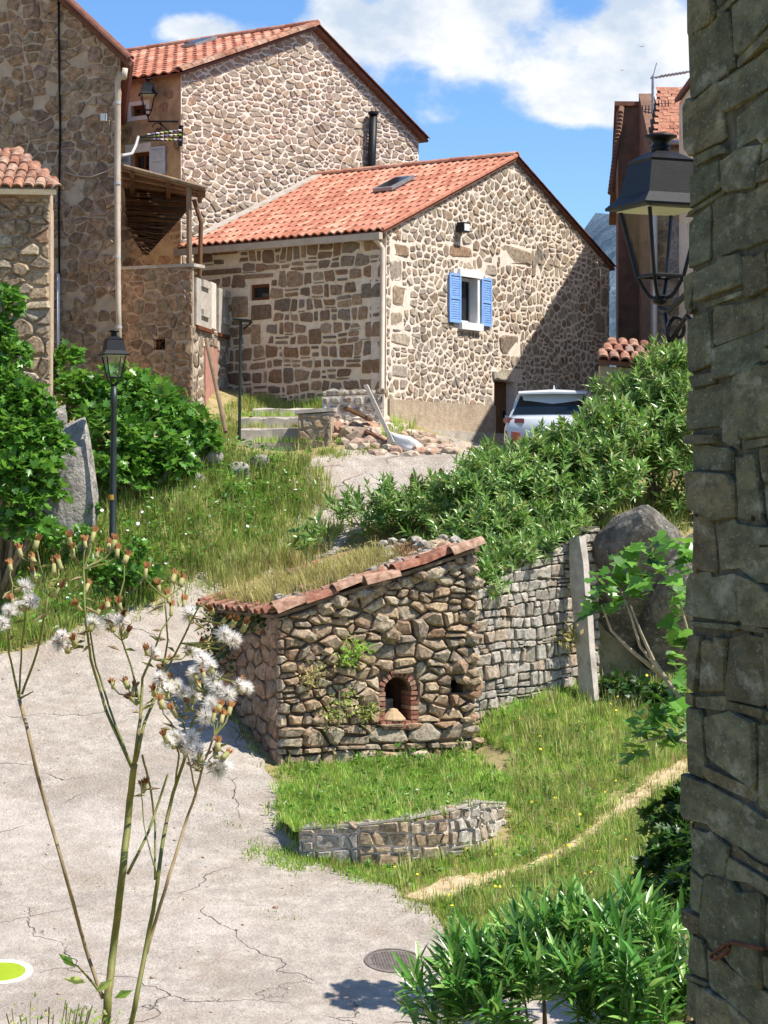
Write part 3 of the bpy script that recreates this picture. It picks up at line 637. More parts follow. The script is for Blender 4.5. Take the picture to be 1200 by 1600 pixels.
st.add(ashlar_holes(LF, lpoly2, [sw] + lb), lwall, K['stone_warm']); st.add([stone_geo(LF, [(q[0] + .02, q[1] + .02), (q[2] - .02, q[1] + .02), (q[2] - .02, q[3] - .02), (q[0] + .02, q[3] - .02)], .03, .05, .04, .9, True, .08, .04) for q in lb], lwall, K['stone_warm'])
st.finish()
# plinth and kerb of the gable
pu0, pu1 = .04, gp(771, 640)[0]; pt = gp(690, 629)[1]
MB().obox(G.at(pu0, 0, .0), G.u * (pu1 - pu0), G.v * pt, G.n * .06).build('plinth', K['plinth'], LH)
MB().obox(G.at(pu0 + .25, -.3, .062), G.u * (pu1 - pu0 - .2), G.v * (gp(690, 674)[1] + .3), G.n * .3).build('footing', K['concrete'], LH)
# window of the gable
wn_ = window_unit(LH, G, wr, K['white_paint'], .2, 0, .06)
MB().obox(G.at(wr[0], wr[1], -.19), G.u * .09, G.v * (wr[3] - wr[1]), G.n * .18).build('window_jamb', K['wood_red'], LH)
MB().obox(G.at(wr[0] - .06, wr[1] - .15, -.1), G.u * (wr[2] - wr[0] + .12), G.v * .15, G.n * .2).build('window_sill', K['white_paint'], LH)
MB().obox(G.at(wr[0] - .08, wr[3], -.1), G.u * (wr[2] - wr[0] + .16), G.v * .15, G.n * .17).build('window_lintel', K['white_paint'], LH)
MB().obox(G.at(wr[2] - .1, wr[1], -.14), G.u * .09, G.v * (wr[3] - wr[1]), G.n * .19).build('window_reveal', K['white_paint'], LH)
s0 = gp(699, 503); s1 = gp(717.5, 430); shutter(LH, G, (s0[0], wr[1] - .03, s1[0] - .02, wr[3] + .04), K['blue_paint'])
s0 = gp(748, 503); s1 = gp(763, 436); shutter(LH, G, (s0[0] + .03, wr[1] - .03, s1[0] + .05, wr[3] + .04), K['blue_paint'])
door = MB().obox(G.at(dr[0], 0, -.3), G.u * (dr[2] - dr[0]), G.v * dr[3], G.n * .06).build('door', K['wood_brown'], LH)
MB().obox(G.at(dr[2] - .14, 1.0, -.24), G.u * .03, G.v * .14, G.n * .05).build('handle', K['iron'], door)
window_unit(LH, LF, sw, K['wood_red'], .1, 0, .06)
fl = gp(715, 356); f_ = MB().obox(G.at(fl[0] - .12, fl[1] - .1, .05), G.u * .26, G.v * .2, G.n * .16).build('floodlight', K['iron'], LH); MB().obox(G.at(fl[0] - .09, fl[1] - .07, .212), G.u * .2, G.v * .14, G.n * .01).build('glass', K['white_paint'], f_)
# roof
A0 = LF.at(-.25, ev, 0); A1 = G.at(0, ev); AP = G.at(ap[0], ap[1]); sl_ = AP - A1
eave_dir = (A1 - A0); go = G.n * .08
oE = -sl_ * .045
P1 = A1 + oE + go; P0 = A0 + oE; P2 = AP + go; P3 = AP - eave_dir * 1.02
v_up = P2 - P1; u_al = P1 - P0
nrm = u_al.cross(v_up).normalized()
roof = slab('roof', [P0, P1, P2, P3], -nrm, .05, K['tile_red'], LH)
B1 = G.at(gw, ev) + go; B1 = B1 + (B1 - P2) * .03; B0 = B1 - eave_dir * 1.0
nr2 = (B1 - B0).cross(P2 - B1).normalized(); nr2 = nr2 if nr2.z > 0 else -nr2
slab('rear_roof', [B0, B1, P2 + nrm * .002, P3 + nrm * .002], -nr2, .05, K['tile_red'], LH)
tm = tile_mesh('roof_tile', .205, .42, .05, .026)
nu = round(u_al.length / .2); nv = 14
for q in tm.vertices: q.co.x *= (u_al.length / nu) / .205; q.co.y *= (v_up.length / nv + .07) / .42
tile_roof(LH, roof, P0, u_al, v_up, nu, nv, tm, K['tile'], 0, 0, 300, lift=.012)
# ridge, verge tiles
def ridge_tiles(thing, a, b, n, r, m, name='ridge_tile', sag=0):
    d = (b - a) / n; x = d.normalized(); s = x.cross(Vector((0, 0, 1))).normalized(); z = s.cross(x)
    for i in range(n):
        mb = MB(); rr = [r * 1.08, r]; p = [a + d * i - x * .03, a + d * (i + 1)]
        vs = [p[k] + s * math.cos(math.pi * j / 6) * rr[k] + z * math.sin(math.pi * j / 6) * rr[k] * .8 for k in (0, 1) for j in range(7)]
        vs += [p[k] + s * math.cos(math.pi * j / 6) * rr[k] * .82 + z * math.sin(math.pi * j / 6) * rr[k] * .6 for k in (0, 1) for j in range(7)]
        f = [(j, j + 1, 8 + j, 7 + j) for j in range(6)] + [(14 + j, 21 + j, 22 + j, 15 + j) for j in range(6)] + [(j, 14 + j, 15 + j, j + 1) for j in range(6)] + [(7 + j, 8 + j, 22 + j, 21 + j) for j in range(6)]
        mb.add(vs, f).build(name, m, thing)
ridge_tiles(LH, P3 + Vector((0, 0, .04)), P2 + Vector((0, 0, .04)), 13, .11, K['tile'])
ridge_tiles(LH, P2 + Vector((0, 0, .01)), B1 + Vector((0, 0, .02)), 13, .05, K['tile_red'], 'verge_tile')
MB().tube([P1 + nrm * .03 - go * .1, P2 + nrm * .03 - go * .1], .045, 6).build('verge_mortar', K['tile'], LH)
slab('roof_flashing', [P0 + nrm * .09 - u_al * .0 + v_up * .1, P0 + nrm * .09 + u_al * .05 + v_up * .1, P3 + nrm * .09 + u_al * .045, P3 + nrm * .09], -nrm, .06, K['concrete'], LH)
# skylight in the roof
def skylight(thing, P0, u, v, nrm, a, b, w, h):
    O = P0 + u * a + v * b + nrm * .08; uu = u.normalized() * w; vv = v.normalized() * h
    o = MB().obox(O, uu, vv, nrm * .07).build('skylight', K['zinc'], thing)
    MB().obox(O + uu * .12 + vv * .1 + nrm * .071, uu * .76, vv * .8, nrm * .01).build('pane', K['glass_dark'], o)
skylight(LH, P0, u_al, v_up, nrm, .575, .57, .5, .95)
# gutter and downpipe
gd = LF.n
gt = MB(); gt.obox(P0 + Vector((0, 0, -.17)) + gd * .02, u_al, Vector((0, 0, .13)), gd * .11)
gt.build('gutter', K['pipe'], LH)
c0 = G.at(-.0, 0, 0) + gd * .1 - G.u * .05
pipe('downpipe', [P1 + Vector((0, 0, -.16)) + gd * .06 - u_al.normalized() * .15, A1 + Vector((0, 0, -.3)) + gd * .11 - u_al.normalized() * .1, A1 + Vector((0, 0, -.42)) + gd * .1, Vector((c0.x, c0.y, 1.9)), Vector((c0.x + .1, c0.y - .1, 1.85)), Vector((c0.x + .13, c0.y - .15, 1.45))], .052, K['pipe'], LH)
# back walls close the house
bk = [G.at(gw, 0), G.at(gw, 0) - eave_dir * 1.0, LF.at(0, 0)]
for a, b in ((bk[0], bk[1]), (bk[1], bk[2])):
    f2 = Frame((a.x, a.y, 1), (b.x - a.x, b.y - a.y)); wall_slab('back_wall', f2, [(.02, 0), ((b - a).length - .02, 0), ((b - a).length - .02, ev - .05), (.02, ev - .05)], K['mortar'], LH, (), .3)

# ------------------------------------------------------------------ upper stone house
UH = empty('stone_house', (-4.36, 55, 1), 'tall stone house with white mortar gable and black flue pipe', 'house', 'stone village houses')
p0 = Vector((-4.36, 55, 0)); p1 = Vector((.85, 61.6, 0))
UG = Frame((p0.x, p0.y, 1.0), p1 - p0); up = lambda x, y: UG.px(x, y)
a_ = up(285, 112); b_ = up(653, 212); c_ = up(487, 42); uw = b_[0]
ugp = [(0, 0), (uw, 0), (uw, b_[1]), c_, (0, a_[1])]
ug = wall_slab('gable_wall', UG, ugp, K['mortar_white'], UH)
UL = Frame((p0.x - 3.88 * 1.9, p0.y + 3 * 1.9, 1.0), (3.88, -3)); ulw = (Vector((3.88, -3))).length * 1.9
ulp = [(0, 0), (ulw - .36, 0), (ulw - .36, a_[1] - .03), (0, a_[1] - .03)]
w1 = UL.px(205, 183) + UL.px(229, 163); w2 = UL.px(207, 270) + UL.px(236, 236)
ul = wall_slab('side_wall', UL, ulp, K['plaster_tan'], UH, [w1, w2])
MB().obox(UL.at(ulw - .36, 0, 0), UL.u * .34, UL.v * (a_[1] - .03), -UL.n * .3).build('corner_infill', K['plaster_tan'], UH)
st = Store(UH)
vis = UG.px(400, 420)[1]
vlo = up(480, 300)[1] - .6
st.add(stone_cells(UG, [(0, vlo - 2.2), (uw, vlo + .5), (uw, b_[1]), c_, (0, a_[1])], (.1, .21), (.14, .48), (), .05, .022, .05, .1, .6, wander=.13, asp=1.9, cut=.16, irr=.17, taper=.84), ug, K['stone_upper'])
st.add(stone_cells(UL, [(ulw - 2.6, 3.2), (ulw, 3.2), (ulw, a_[1] - .1), (ulw - 2.6, a_[1] - .1)], (.22, .34), (.3, .6), [(w1[0] - .2, w1[1] - .2, w1[2] + .2, w1[3] + .2), (w2[0] - .4, w2[1] - .1, w2[2] + .6, w2[3] + .2)], .08, .012, .03, .05, .3, keep=.6), ul, K['stone_old'])
st.finish()
for r in (w1, w2):
    window_unit(UH, UL, r, K['wood_red'], .14, 1, .07)
t = .09
for (r, lab) in ((w1, 0), (w2, 1)):
    mb = MB()
    if lab == 0:
        mb.obox(UL.at(r[0] - t, r[1] - t, 0), UL.u * t, UL.v * (r[3] - r[1] + 2 * t), UL.n * .02); mb.obox(UL.at(r[2], r[1] - t, 0), UL.u * t, UL.v * (r[3] - r[1] + 2 * t), UL.n * .02); mb.obox(UL.at(r[0], r[1] - t, 0), UL.u * (r[2] - r[0]), UL.v * t, UL.n * .02)
    mb.obox(UL.at(r[0] - .2 * lab, r[3], 0), UL.u * (r[2] - r[0] + .2 * lab), UL.v * (t + .1 * lab), UL.n * .022); mb.build('window_surround', K['white_paint'], UH)
q0 = UL.px(237, 274); q1 = UL.px(260, 228); shutter(UH, UL, (w2[2] + .01, q0[1], q1[0], q1[1]), K['pale_shutter'])
q0 = UL.px(193, 268); shutter(UH, UL, (q0[0] - .25, q0[1], w2[0] - .02, q1[1] - .1), K['pale_shutter'])
# roof
uA1 = UG.at(0, a_[1]); uAP = UG.at(*c_); uB = UG.at(uw, b_[1]); ed = Vector((3.88, -3, 0)) * 1.9; go = UG.n * .17
us = uAP - uA1; e_ = -us * .045
u1 = uA1 + e_ + go; u2 = uAP + go; u0 = u1 - ed - go; u3 = u2 - ed - go
un = (u1 - u0).cross(u2 - u1).normalized(); uroof = slab('roof', [u0, u1, u2, u3], -un, .06, K['tile_red'], UH)
ub1 = uB + go; ub1 = ub1 + (ub1 - u2) * .05; ub0 = ub1 - ed
n2 = (ub1 - ub0).cross(u2 - ub1).normalized(); n2 = n2 if n2.z > 0 else -n2
slab('rear_roof', [ub0, ub1, u2 + un * .002, u3 + un * .002], -n2, .06, K['tile_red'], UH)
nu = 26; ua = (u1 - u0); uv = (u2 - u1); ua = ua * 1.0
tm2 = tile_mesh('roof_tile', ua.length / 32, uv.length / 14 + .07, .055, .03)
cells_skip = [(0, 0, .42, 1)]
tile_roof(UH, uroof, u0, ua, uv, 32, 14, tm2, K['tile'], 0, 0, 300, skip=cells_skip, lift=.012)
ridge_tiles(UH, u3 + Vector((0, 0, .05)), u2 + Vector((0, 0, .05)), 22, .12, K['tile'])
ridge_tiles(UH, u1 + un * .04 - go * .15, u2 + un * .03 - go * .15, 13, .12, K['tile_old'], 'verge_tile')
ridge_tiles(UH, u2 + Vector((0, 0, .03)), ub1 + Vector((0, 0, .02)), 15, .06, K['tile_red'], 'verge_tile')
skylight(UH, u0, ua, uv, un, .66, .78, .45, .8)
for a, b in ((p1, p1 - ed), (p1 - ed, p0 - ed)):
    f2 = Frame((a.x, a.y, 1), (b.x - a.x, b.y - a.y)); wall_slab('back_wall', f2, [(.02, 0), ((b - a).length - .02, 0), ((b - a).length - .02, b_[1] - .05), (.02, b_[1] - .05)], K['mortar'], UH, (), .3)
# flue pipe on the gable
x0 = up(571, 266); x1 = up(573, 180)
fp = MB().tube([UG.at(x0[0] + .1, x0[1] - 1.2, .16), UG.at(x0[0] + .02, x0[1], .16), UG.at(x1[0], x1[1], .2)], .1, 12).build('flue_pipe', K['iron'], UH, True)
MB().tube([UG.at(x1[0], x1[1], .2), UG.at(x1[0], x1[1] + .06, .2)], .13, 12).build('flue_cap', K['iron'], UH)

# ------------------------------------------------------------------ left house with the tall shaded wall
TH = empty('stone_house', (-5.02, 49, 2), 'tall shaded stone house with a black cable and pale drainpipe', 'house', 'stone village houses')
cR = Vector((-5.06, 49, 1.2)); T = Frame(cR + Vector((-.905, .425, 0)) * 6, (.905, -.425)); tw = 6.0
tp = lambda x, y: T.px(x, y)
r_ = tp(190, 92); l_ = tp(96, 3); k = (l_[1] - r_[1]) / (r_[0] - l_[0])
tpoly = [(0, 0), (tw, 0), (tw, r_[1]), (3.0, r_[1] + k * (tw - 3.0)), (0, r_[1] + k * (tw - 3.0) - 3 * k)]
tw_ = wall_slab('front_wall', T, tpoly, K['mortar_old'], TH, (), .04)
st = Store(TH)
st.add(stone_cells(T, [(3.2, 0), (tw, 0), (tw, r_[1]), (3.2, r_[1] + k * (tw - 3.2))], (.13, .3), (.18, .55), (), .035, .03, .06, .16, .6, wander=.1, keep=.9, cut=.14, irr=.16, taper=.84), tw_, K['stone_old'])
st.add(stone_cells(T, [(0, 0), (3.2, 0), (3.2, r_[1] + k * (tw - 3.2)), (3.0, r_[1] + k * (tw - 3.0)), (0, r_[1] + k * (tw - 3.0) - 3 * k)], (.15, .32), (.2, .55), (), .035, .03, .06, .16, .6, wander=.1, keep=.9, cut=.14, irr=.16, taper=.84), tw_, K['stone_old'], 1e-4)
st.finish()
back = Vector((-.12, 1, 0))
f2 = Frame((cR.x, cR.y, 1.2), back); wall_slab('side_wall', f2, [(.06, 0), (7, 0), (7, r_[1] - .03), (.06, r_[1] - .03)], K['mortar_old'], TH, (), .02)
rt = T.at(tw + .42, r_[1] - k * .42 + .16, .3); ap_ = T.at(3.0, r_[1] + k * (tw - 3.0) + .16, .3)
slab('roof', [rt, rt + back * 7.5, ap_ + back * 7.5, ap_], Vector((k, 0, 1)), .1, K['tile_red'], TH)
lf_ = T.at(-.4, r_[1] + k * (tw - 3.0) - 3.4 * k + .16, .3)
slab('far_roof', [ap_ + Vector((0, 0, .003)), ap_ + back * 7.5 + Vector((0, 0, .003)), lf_ + back * 7.5, lf_], Vector((-k, 0, 1)), .1, K['tile_red'], TH)
ridge_tiles(TH, ap_ + Vector((0, 0, .13)), rt + Vector((0, 0, .13)), 11, .1, K['tile_red'], 'verge_tile')
tmo = tile_mesh('roof_tile', .22, .45, .055, .03)
for i in range(7):
    for s in (0, 1):
        pass
pipe('cable', [T.at(*tp(94, -20), .05), T.at(*tp(94, 60), .05), T.at(*tp(96, 200), .045), T.at(*tp(94, 330), .05), T.at(*tp(95, 432), .05)], .022, K['wire'], TH)
pipe('conduit', [T.at(*tp(94, 428), .06), T.at(*tp(94, 640), .06)], .03, K['white_paint'], TH)
pipe('drainpipe', [rt + Vector((-.1, -.04, -.05)), rt + Vector((-.12, -.05, -.22)), T.at(*tp(196, 116), .12), T.at(*tp(188, 130), .1), T.at(*tp(187, 300), .1), T.at(*tp(189, 470), .1), T.at(*tp(192, 600), .1)], .055, K['pipe'], TH)
for y in (160, 285, 400, 510):
    MB().tube([T.at(*tp(187.5 + (y > 400) * 2, y), .1), T.at(*tp(187.5 + (y > 400) * 2, y + 4), .1)], .068, 10).build('pipe_bracket', K['pvc'], TH)
pipe('loose_wire', [T.at(*tp(100, 268), .05), T.at(*tp(120, 275), .06), T.at(*tp(145, 277), .06), T.at(*tp(170, 268), .06), T.at(*tp(186, 260), .1)], .009, K['pipe'], TH)
b0 = tp(162, 190); MB().obox(T.at(b0[0], b0[1], .02), T.u * .1, T.v * .14, T.n * .1).build('wire_anchor', K['white_paint'], TH)

# ------------------------------------------------------------------ small tiled outhouse at the left
AN = empty('stone_outhouse', (-7.2, 46, 1), 'small outhouse of big grey stones with clay tile eave', 'outhouse')
AF = Frame((-9.5, 46, .6), (1, 0)); an = lambda x, y: AF.px(x, y)
aw = an(79, 400)[0]; ah = an(40, 303)[1]
apoly = [(0, 0), (aw, 0), (aw, ah), (0, ah)]
aw_ = wall_slab('front_wall', AF, apoly, K['mortar_old'], AN)
st = Store(AN); st.add(stone_cells(AF, [(aw - 1.4, .4), (aw, .4), (aw, ah - .06), (aw - 1.4, ah - .06)], (.16, .4), (.2, .62), (), .04, .09, .06, .16, .5, asp=1.3, cut=.13, irr=.13, taper=.78, split=.2), aw_, K['stone_shed']); st.add(stone_cells(AF, [(0, .4), (aw - 1.4, .4), (aw - 1.4, ah - .06), (0, ah - .06)], (.16, .4), (.2, .62), (), .04, .09, .06, .16, .5, asp=1.3, cut=.13, irr=.13, taper=.78, split=.2), aw_, K['stone_shed'], 1e-4); st.finish()
f2 = Frame((AF.at(aw, 0).x, 46, .6), (-.1, 1)); wall_slab('side_wall', f2, [(.36, 0), (2.0, 0), (2.0, ah - .1), (.36, ah - .1)], K['mortar_old'], AN)
ae = AF.at(aw + .14, ah + .04, .3); av = Vector((-1.0, 1.5, .86)); au = Vector((2.4, 0, -.03))
an_ = au.cross(av).normalized(); aroof = slab('roof', [ae - au, ae, ae + av, ae - au + av], -an_, .1, K['mortar'], AN)
tmo = tile_mesh('clay_tile', .2, .46, .085, .03, 8, True)
tile_roof(AN, aroof, ae - au, au, av, 12, 5, tmo, K['tile_old'], 0, 0, 300, lift=.0, wob=.02, name='clay_tile')
ridge_tiles(AN, ae + Vector((.02, 0, .02)), ae + av + Vector((.02, 0, .02)), 5, .11, K['tile_old'], 'verge_tile')

# ------------------------------------------------------------------ terrace with gate panels
TW = empty('terrace_wall', (-3.7, 49.25, 1.6), 'stone terrace wall with pink door beneath white panels', 'wall')
TF = Frame((-5.15, 49.92, 1.2), (-3.7 + 5.15, 49.25 - 49.92)); tq = lambda x, y: TF.px(x, y)
tw2 = tq(301, 500)[0]; th2 = tq(250, 419)[1]
vent = tq(240, 547) + tq(258, 529)
a1 = wall_slab('front_wall', TF, [(0, 0), (tw2, 0), (tw2, th2), (0, th2)], K['mortar_old'], TW, [vent], .04)
PF = Frame(tuple(TF.at(tw2, 0)), (.45, 3.2)); pq = lambda x, y: PF.px(x, y)
pw_ = pq(355, 600)[0]; ph1 = pq(302, 508)[1]; ph2 = pq(354, 522)[1]
a2 = wall_slab('end_wall', PF, [(.03, 0), (pw_, 0), (pw_, ph2), (.03, ph1)], K['mortar_white'], TW, (), .03)
st = Store(TW)
st.add(stone_cells(TF, [(0, .3), (tw2, .3), (tw2, th2), (0, th2)], (.13, .27), (.2, .45), [vent], .035, .03, .05, .12, .5, cut=.14, irr=.14, taper=.84), a1, K['stone_old'])
dd = pq(318, 660) + pq(337, 546)
st.add(stone_cells(PF, [(0, .3), (pw_, .3), (pw_, ph2), (0, ph1)], (.14, .24), (.3, .7), [dd], .05, .03, .05, .1, .35), a2, K['stone_gable'])
st.finish()
MB().obox(PF.at(dd[0], .1, -.02), PF.u * (dd[2] - dd[0]), PF.v * (dd[3] - .1), PF.n * .06).build('door', K['pink_door'], TW)
g_ = MB(); uu, vv = vent[2] - vent[0], vent[3] - vent[1]
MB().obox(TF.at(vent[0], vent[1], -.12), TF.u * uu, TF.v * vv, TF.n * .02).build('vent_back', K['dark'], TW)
for a, b in (((0, 0), (1, 1)), ((0, 1), (1, 0)), ((.5, 0), (.5, 1))):
    g_.tube([TF.at(vent[0] + uu * a[0], vent[1] + vv * a[1], .0), TF.at(vent[0] + uu * b[0], vent[1] + vv * b[1], .0)], .012, 5)
g_.build('vent_grille', K['rust'], TW)
slab('coping', [TF.at(0, th2 + .001, .04), TF.at(tw2 + .05, th2 + .001, .04), TF.at(tw2 + .05, th2 + .001, -.4), TF.at(0, th2 + .001, -.4)], Vector((0, 0, 1)), .06, K['concrete'], TW)
for (xa, xb, ya, yb) in ((304, 328, 434, 508), (339, 359, 450, 520)):
    a = pq(xa, yb); b = pq(xb, ya); w = b[0] - a[0]
    pn = MB().obox(PF.at(a[0], a[1] + .01, -.06), PF.u * w, PF.v * (pq(xa, ya)[1] - a[1]), PF.n * .1).build('panel', K['concrete'], TW)
    for s in (.2, .75):
        MB().obox(PF.at(a[0] + w * .3, a[1] + (b[1] - a[1]) * s, .04), PF.u * w * .45, PF.v * .14, PF.n * .05).build('hinge_block', K['concrete'], pn)
    MB().obox(PF.at(a[0] - .02, a[1] - .07, -.06), PF.u * (w + .05), PF.v * .07, PF.n * .14).build('wood_sill', K['wood_red'], TW)
a = pq(328, 508); MB().obox(PF.at(a[0] + .02, a[1] - .05, -.16), PF.u * .5, PF.v * (pq(328, 436)[1] - a[1]), PF.n * .18).build('gate_pier', K['mortar_white'], TW)
lp = empty('leaning_pole', W(353, 672, 48.4), 'pale wooden pole leaning on the wall beside the pink door', 'pole')
MB().tube([W(353, 675, 48.5), W(338, 605, 49.1), W(322, 530, 49.7)], .04, 8).build('shaft', K['wood_grey'], lp)

# ------------------------------------------------------------------ wooden awning over the terrace
AW = empty('wooden_awning', W(250, 300, 51), 'brown plank awning on posts over the terrace wall', 'awning')
a, b, c, d = W(190, 263, 50.4), W(321, 298, 50.6), W(321, 311, 53), W(192, 298, 53.4)
for i in range(9):
    t0, t1 = i / 9, (i + .93) / 9
    q = [a.lerp(d, t0), b.lerp(c, t0), b.lerp(c, t1), a.lerp(d, t1)]; z = Vector((0, 0, R.uniform(0, .02)))
    slab('plank', [x + z for x in q], Vector((0, 0, 1)), .035, K['wood_brown' if i % 3 else 'wood_grey'], AW)
for t in (.12, .55, .93):
    MB().tube([a.lerp(b, t) + Vector((0, .1, -.06)), d.lerp(c, t) + Vector((0, 0, -.06))], .05, 6).build('rafter', K['wood_brown'], AW)
MB().tube([a + Vector((0, 0, .05)), b + Vector((0, 0, .05))], .045, 6).build('front_beam', K['wood_grey'], AW)
MB().tube([W(296, 425, 50.7), W(295, 291, 50.7)], .055, 8).build('post', K['wood_grey'], AW)
MB().tube([W(312, 432, 51.2), W(314, 347, 51.2), W(303, 312, 51.2)], .045, 8).build('post', K['wood_brown'], AW)
RS = empty('reed_screen', W(240, 390, 53.2), 'torn brown reed screen hanging under the plank awning', 'screen')
mb = MB()
for i in range(46):
    y = 299 + i * 2.1; xr = 291 - max(0, (y - 325)) * .9; xl = 196 + max(0, y - 352) * .6
    if xr - xl < 8: break
    pts = [W(xl + (xr - xl) * t + R.uniform(-1, 1), y + t * 6 + R.uniform(-1.6, 1.6), 53.0 + R.uniform(-.05, .05)) for t in (0, .33, .66, 1)]
    mb.tube(pts, .016, 4)
o = mb.build('reed', K['reed'], RS); tag(o, kind='stuff')
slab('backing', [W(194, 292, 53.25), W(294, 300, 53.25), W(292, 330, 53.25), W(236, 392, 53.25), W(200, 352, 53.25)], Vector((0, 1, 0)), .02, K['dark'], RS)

# ------------------------------------------------------------------ brown house at the right, its tiled wing and aerial
RB = empty('rendered_house', W(990, 560, 60), 'brown rendered house behind the near lantern', 'house')
RF = Frame((W(966, 560, 60).x, 60, 1.5), (1, .05)); rq = lambda x, y: RF.px(x, y); rh = rq(990, 166)[1]
wall_slab('front_wall', RF, [(0, 0), (7, 0), (7, rh), (0, rh)], K['plaster_brown'], RB)
f2 = Frame((RF.O.x + .75, 67, 1.5), (-.72, -6.6)); wall_slab('side_wall', f2, [(0, 0), (6.6, 0), (6.6, rh - .02), (0, rh - 2)], K['plaster_brown'], RB)
# verge tiles down the left edge of the wall
for i in range(22):
    y0 = 168 + i * 6.0; x = 971 - i * .75
    MB().tube([W(x, y0, 59.9), W(x - 1.5, y0 + 8, 59.8)], .07, 6).build('verge_tile', K['plaster_brown'], RB)
slab('roof', [RF.at(-.1, rh, .1), RF.at(7.1, rh, .1), RF.at(7.1, rh - 2, -7), RF.at(.75, rh - 2, -7)], Vector((0, 0, 1)), .1, K['tile_red'], RB)
WG = empty('tiled_wing', W(1050, 560, 57), 'tan walled wing with orange flat tile roof and white pipe', 'house')
WF = Frame((W(1019, 560, 57).x, 57, 1.5), (1, 0)); wq = lambda x, y: WF.px(x, y); wh = wq(1040, 224)[1]
wl_ = wall_slab('front_wall', WF, [(0, 0), (6, 0), (6, wh), (0, wh)], K['plaster_tan'], WG)
st = Store(WG); st.add(stone_cells(WF, [(0.1, 1), (1.3, 1), (1.3, wh), (.1, wh)], (.25, .4), (.35, .7), (), .06, .015, .03, .05), wl_, K['stone_gable']); st.finish()
pipe('downpipe', [WF.at(.06, wh - .1, .1), WF.at(.05, 0, .1)], .055, K['white_paint'], WG)
pipe('gutter', [WF.at(-.02, wh + .0, .15), WF.at(6, wh + .0, .15)], .07, K['zinc'], WG)
wa = W(1021, 224, 56.8); wb = wa + Vector((6, 0, 0)); wv = W(1027, 140, 60.2) - wa
wn3 = (wb - wa).cross(wv).normalized(); wroof = slab('roof', [wa, wb, wb + wv, wa + wv], -wn3, .1, K['tile_red'], WG)
tf = MB(); tf.obox((-.085, 0, 0), (.17, 0, 0), (0, .3, -.0), (0, 0, .018)); tfm = tf.mesh('flat_tile'); tfm.materials.append(K['tile_far'])
un_ = (wb - wa).normalized(); ww = wn3.cross(un_)
rest = MB(); 
for j in range(17):
    for i in range(12):
        P = wa + un_ * (.09 + i * .18 + (j % 2) * .09 + R.uniform(-.01, .01)) + wv * (j / 17) + wn3 * (.02 + R.uniform(0, .012))
        M = Matrix((un_, (ww - wn3 * .05).normalized(), wn3)).transposed().to_4x4(); M.translation = P
        if i * 0 + j * 12 + i < 204 and i < 8:
            o = bpy.data.objects.new('roof_tile', tfm); COL.objects.link(o); o.parent = wroof; o.matrix_basis = M
f2 = Frame((WF.O.x, 60, 1.5), (0, -1)); wall_slab('side_wall', f2, [(0, 0), (2.64, 0), (2.64, wh - .02), (0, wh + 1.6)], K['plaster_brown'], WG)
AE = empty('tv_aerial', W(1020, 200, 59), 'thin metal television aerial on a pole above the roof', 'aerial')
MB().tube([W(1019, 225, 59), W(1020, 118, 59)], .03, 6).build('mast', K['zinc'], AE)
MB().tube([W(1016, 122, 59), W(1078, 112, 59)], .02, 6).build('boom', K['zinc'], AE)
for i in range(9):
    x = 1030 + i * 5.5; c = W(x, 122 - (x - 1016) * .16, 59); MB().tube([c + Vector((.05, -.25, 0)), c + Vector((-.05, .25, .0))], .012, 4).build('rod', K['zinc'], AE)
for dx in (0,): MB().tube([W(1019, 124, 59), W(1026, 98, 59)], .016, 4).build('rod', K['zinc'], AE)
# an unseen house added beside the lane at the right to shade the gable
NB = empty('shading_house', (8.5, 50, 1), 'unseen house added behind the near stone corner to shade the gable', 'house')
NX0, NY0, NY1, NZ = 6.5, 47.0, 56.4, 9.0
mb = MB(); mb.obox((NX0, NY0, .2), (6, 0, 0), (0, NY1 - NY0, 0), (0, 0, NZ - .2)); mb.build('wall', K['mortar'], NB)
slab('roof', [Vector((NX0 - .1, NY0 - .1, NZ + .002)), Vector((NX0 - .1, NY1, NZ + .002)), Vector((NX0 + 3, NY1, NZ + 1.5)), Vector((NX0 + 3, NY0 - .1, NZ + 1.5))], Vector((0, 0, 1)), .1, K['tile_red'], NB)
# low plastered shed with orange tiles by the car
LS = empty('tiled_lean_to', W(970, 590, 46.7), 'low lean-to with orange clay tiles and ochre plaster behind the hedge', 'lean-to')
la = W(934, 562, 46.6); lb_ = la + Vector((2.6, .0, -.25)); lv = Vector((.35, 1.0, .38))
sl3 = (lb_ - la).cross(lv).normalized()
LF2 = Frame((la.x + .05, 46.7, .2), (1, 0)); wall_slab('front_wall', LF2, [(0, 0), (2.5, 0), (2.5, la.z - .55), (0, la.z - .3)], K['plaster_tan'], LS)
lr = slab('roof', [la, lb_, lb_ + lv, la + lv], -sl3, .08, K['tile_red'], LS)
tile_roof(LS, lr, la, lb_ - la, lv, 13, 3, tmo, K['tile'], 0, 0, 300, lift=0, wob=.015, name='clay_tile')

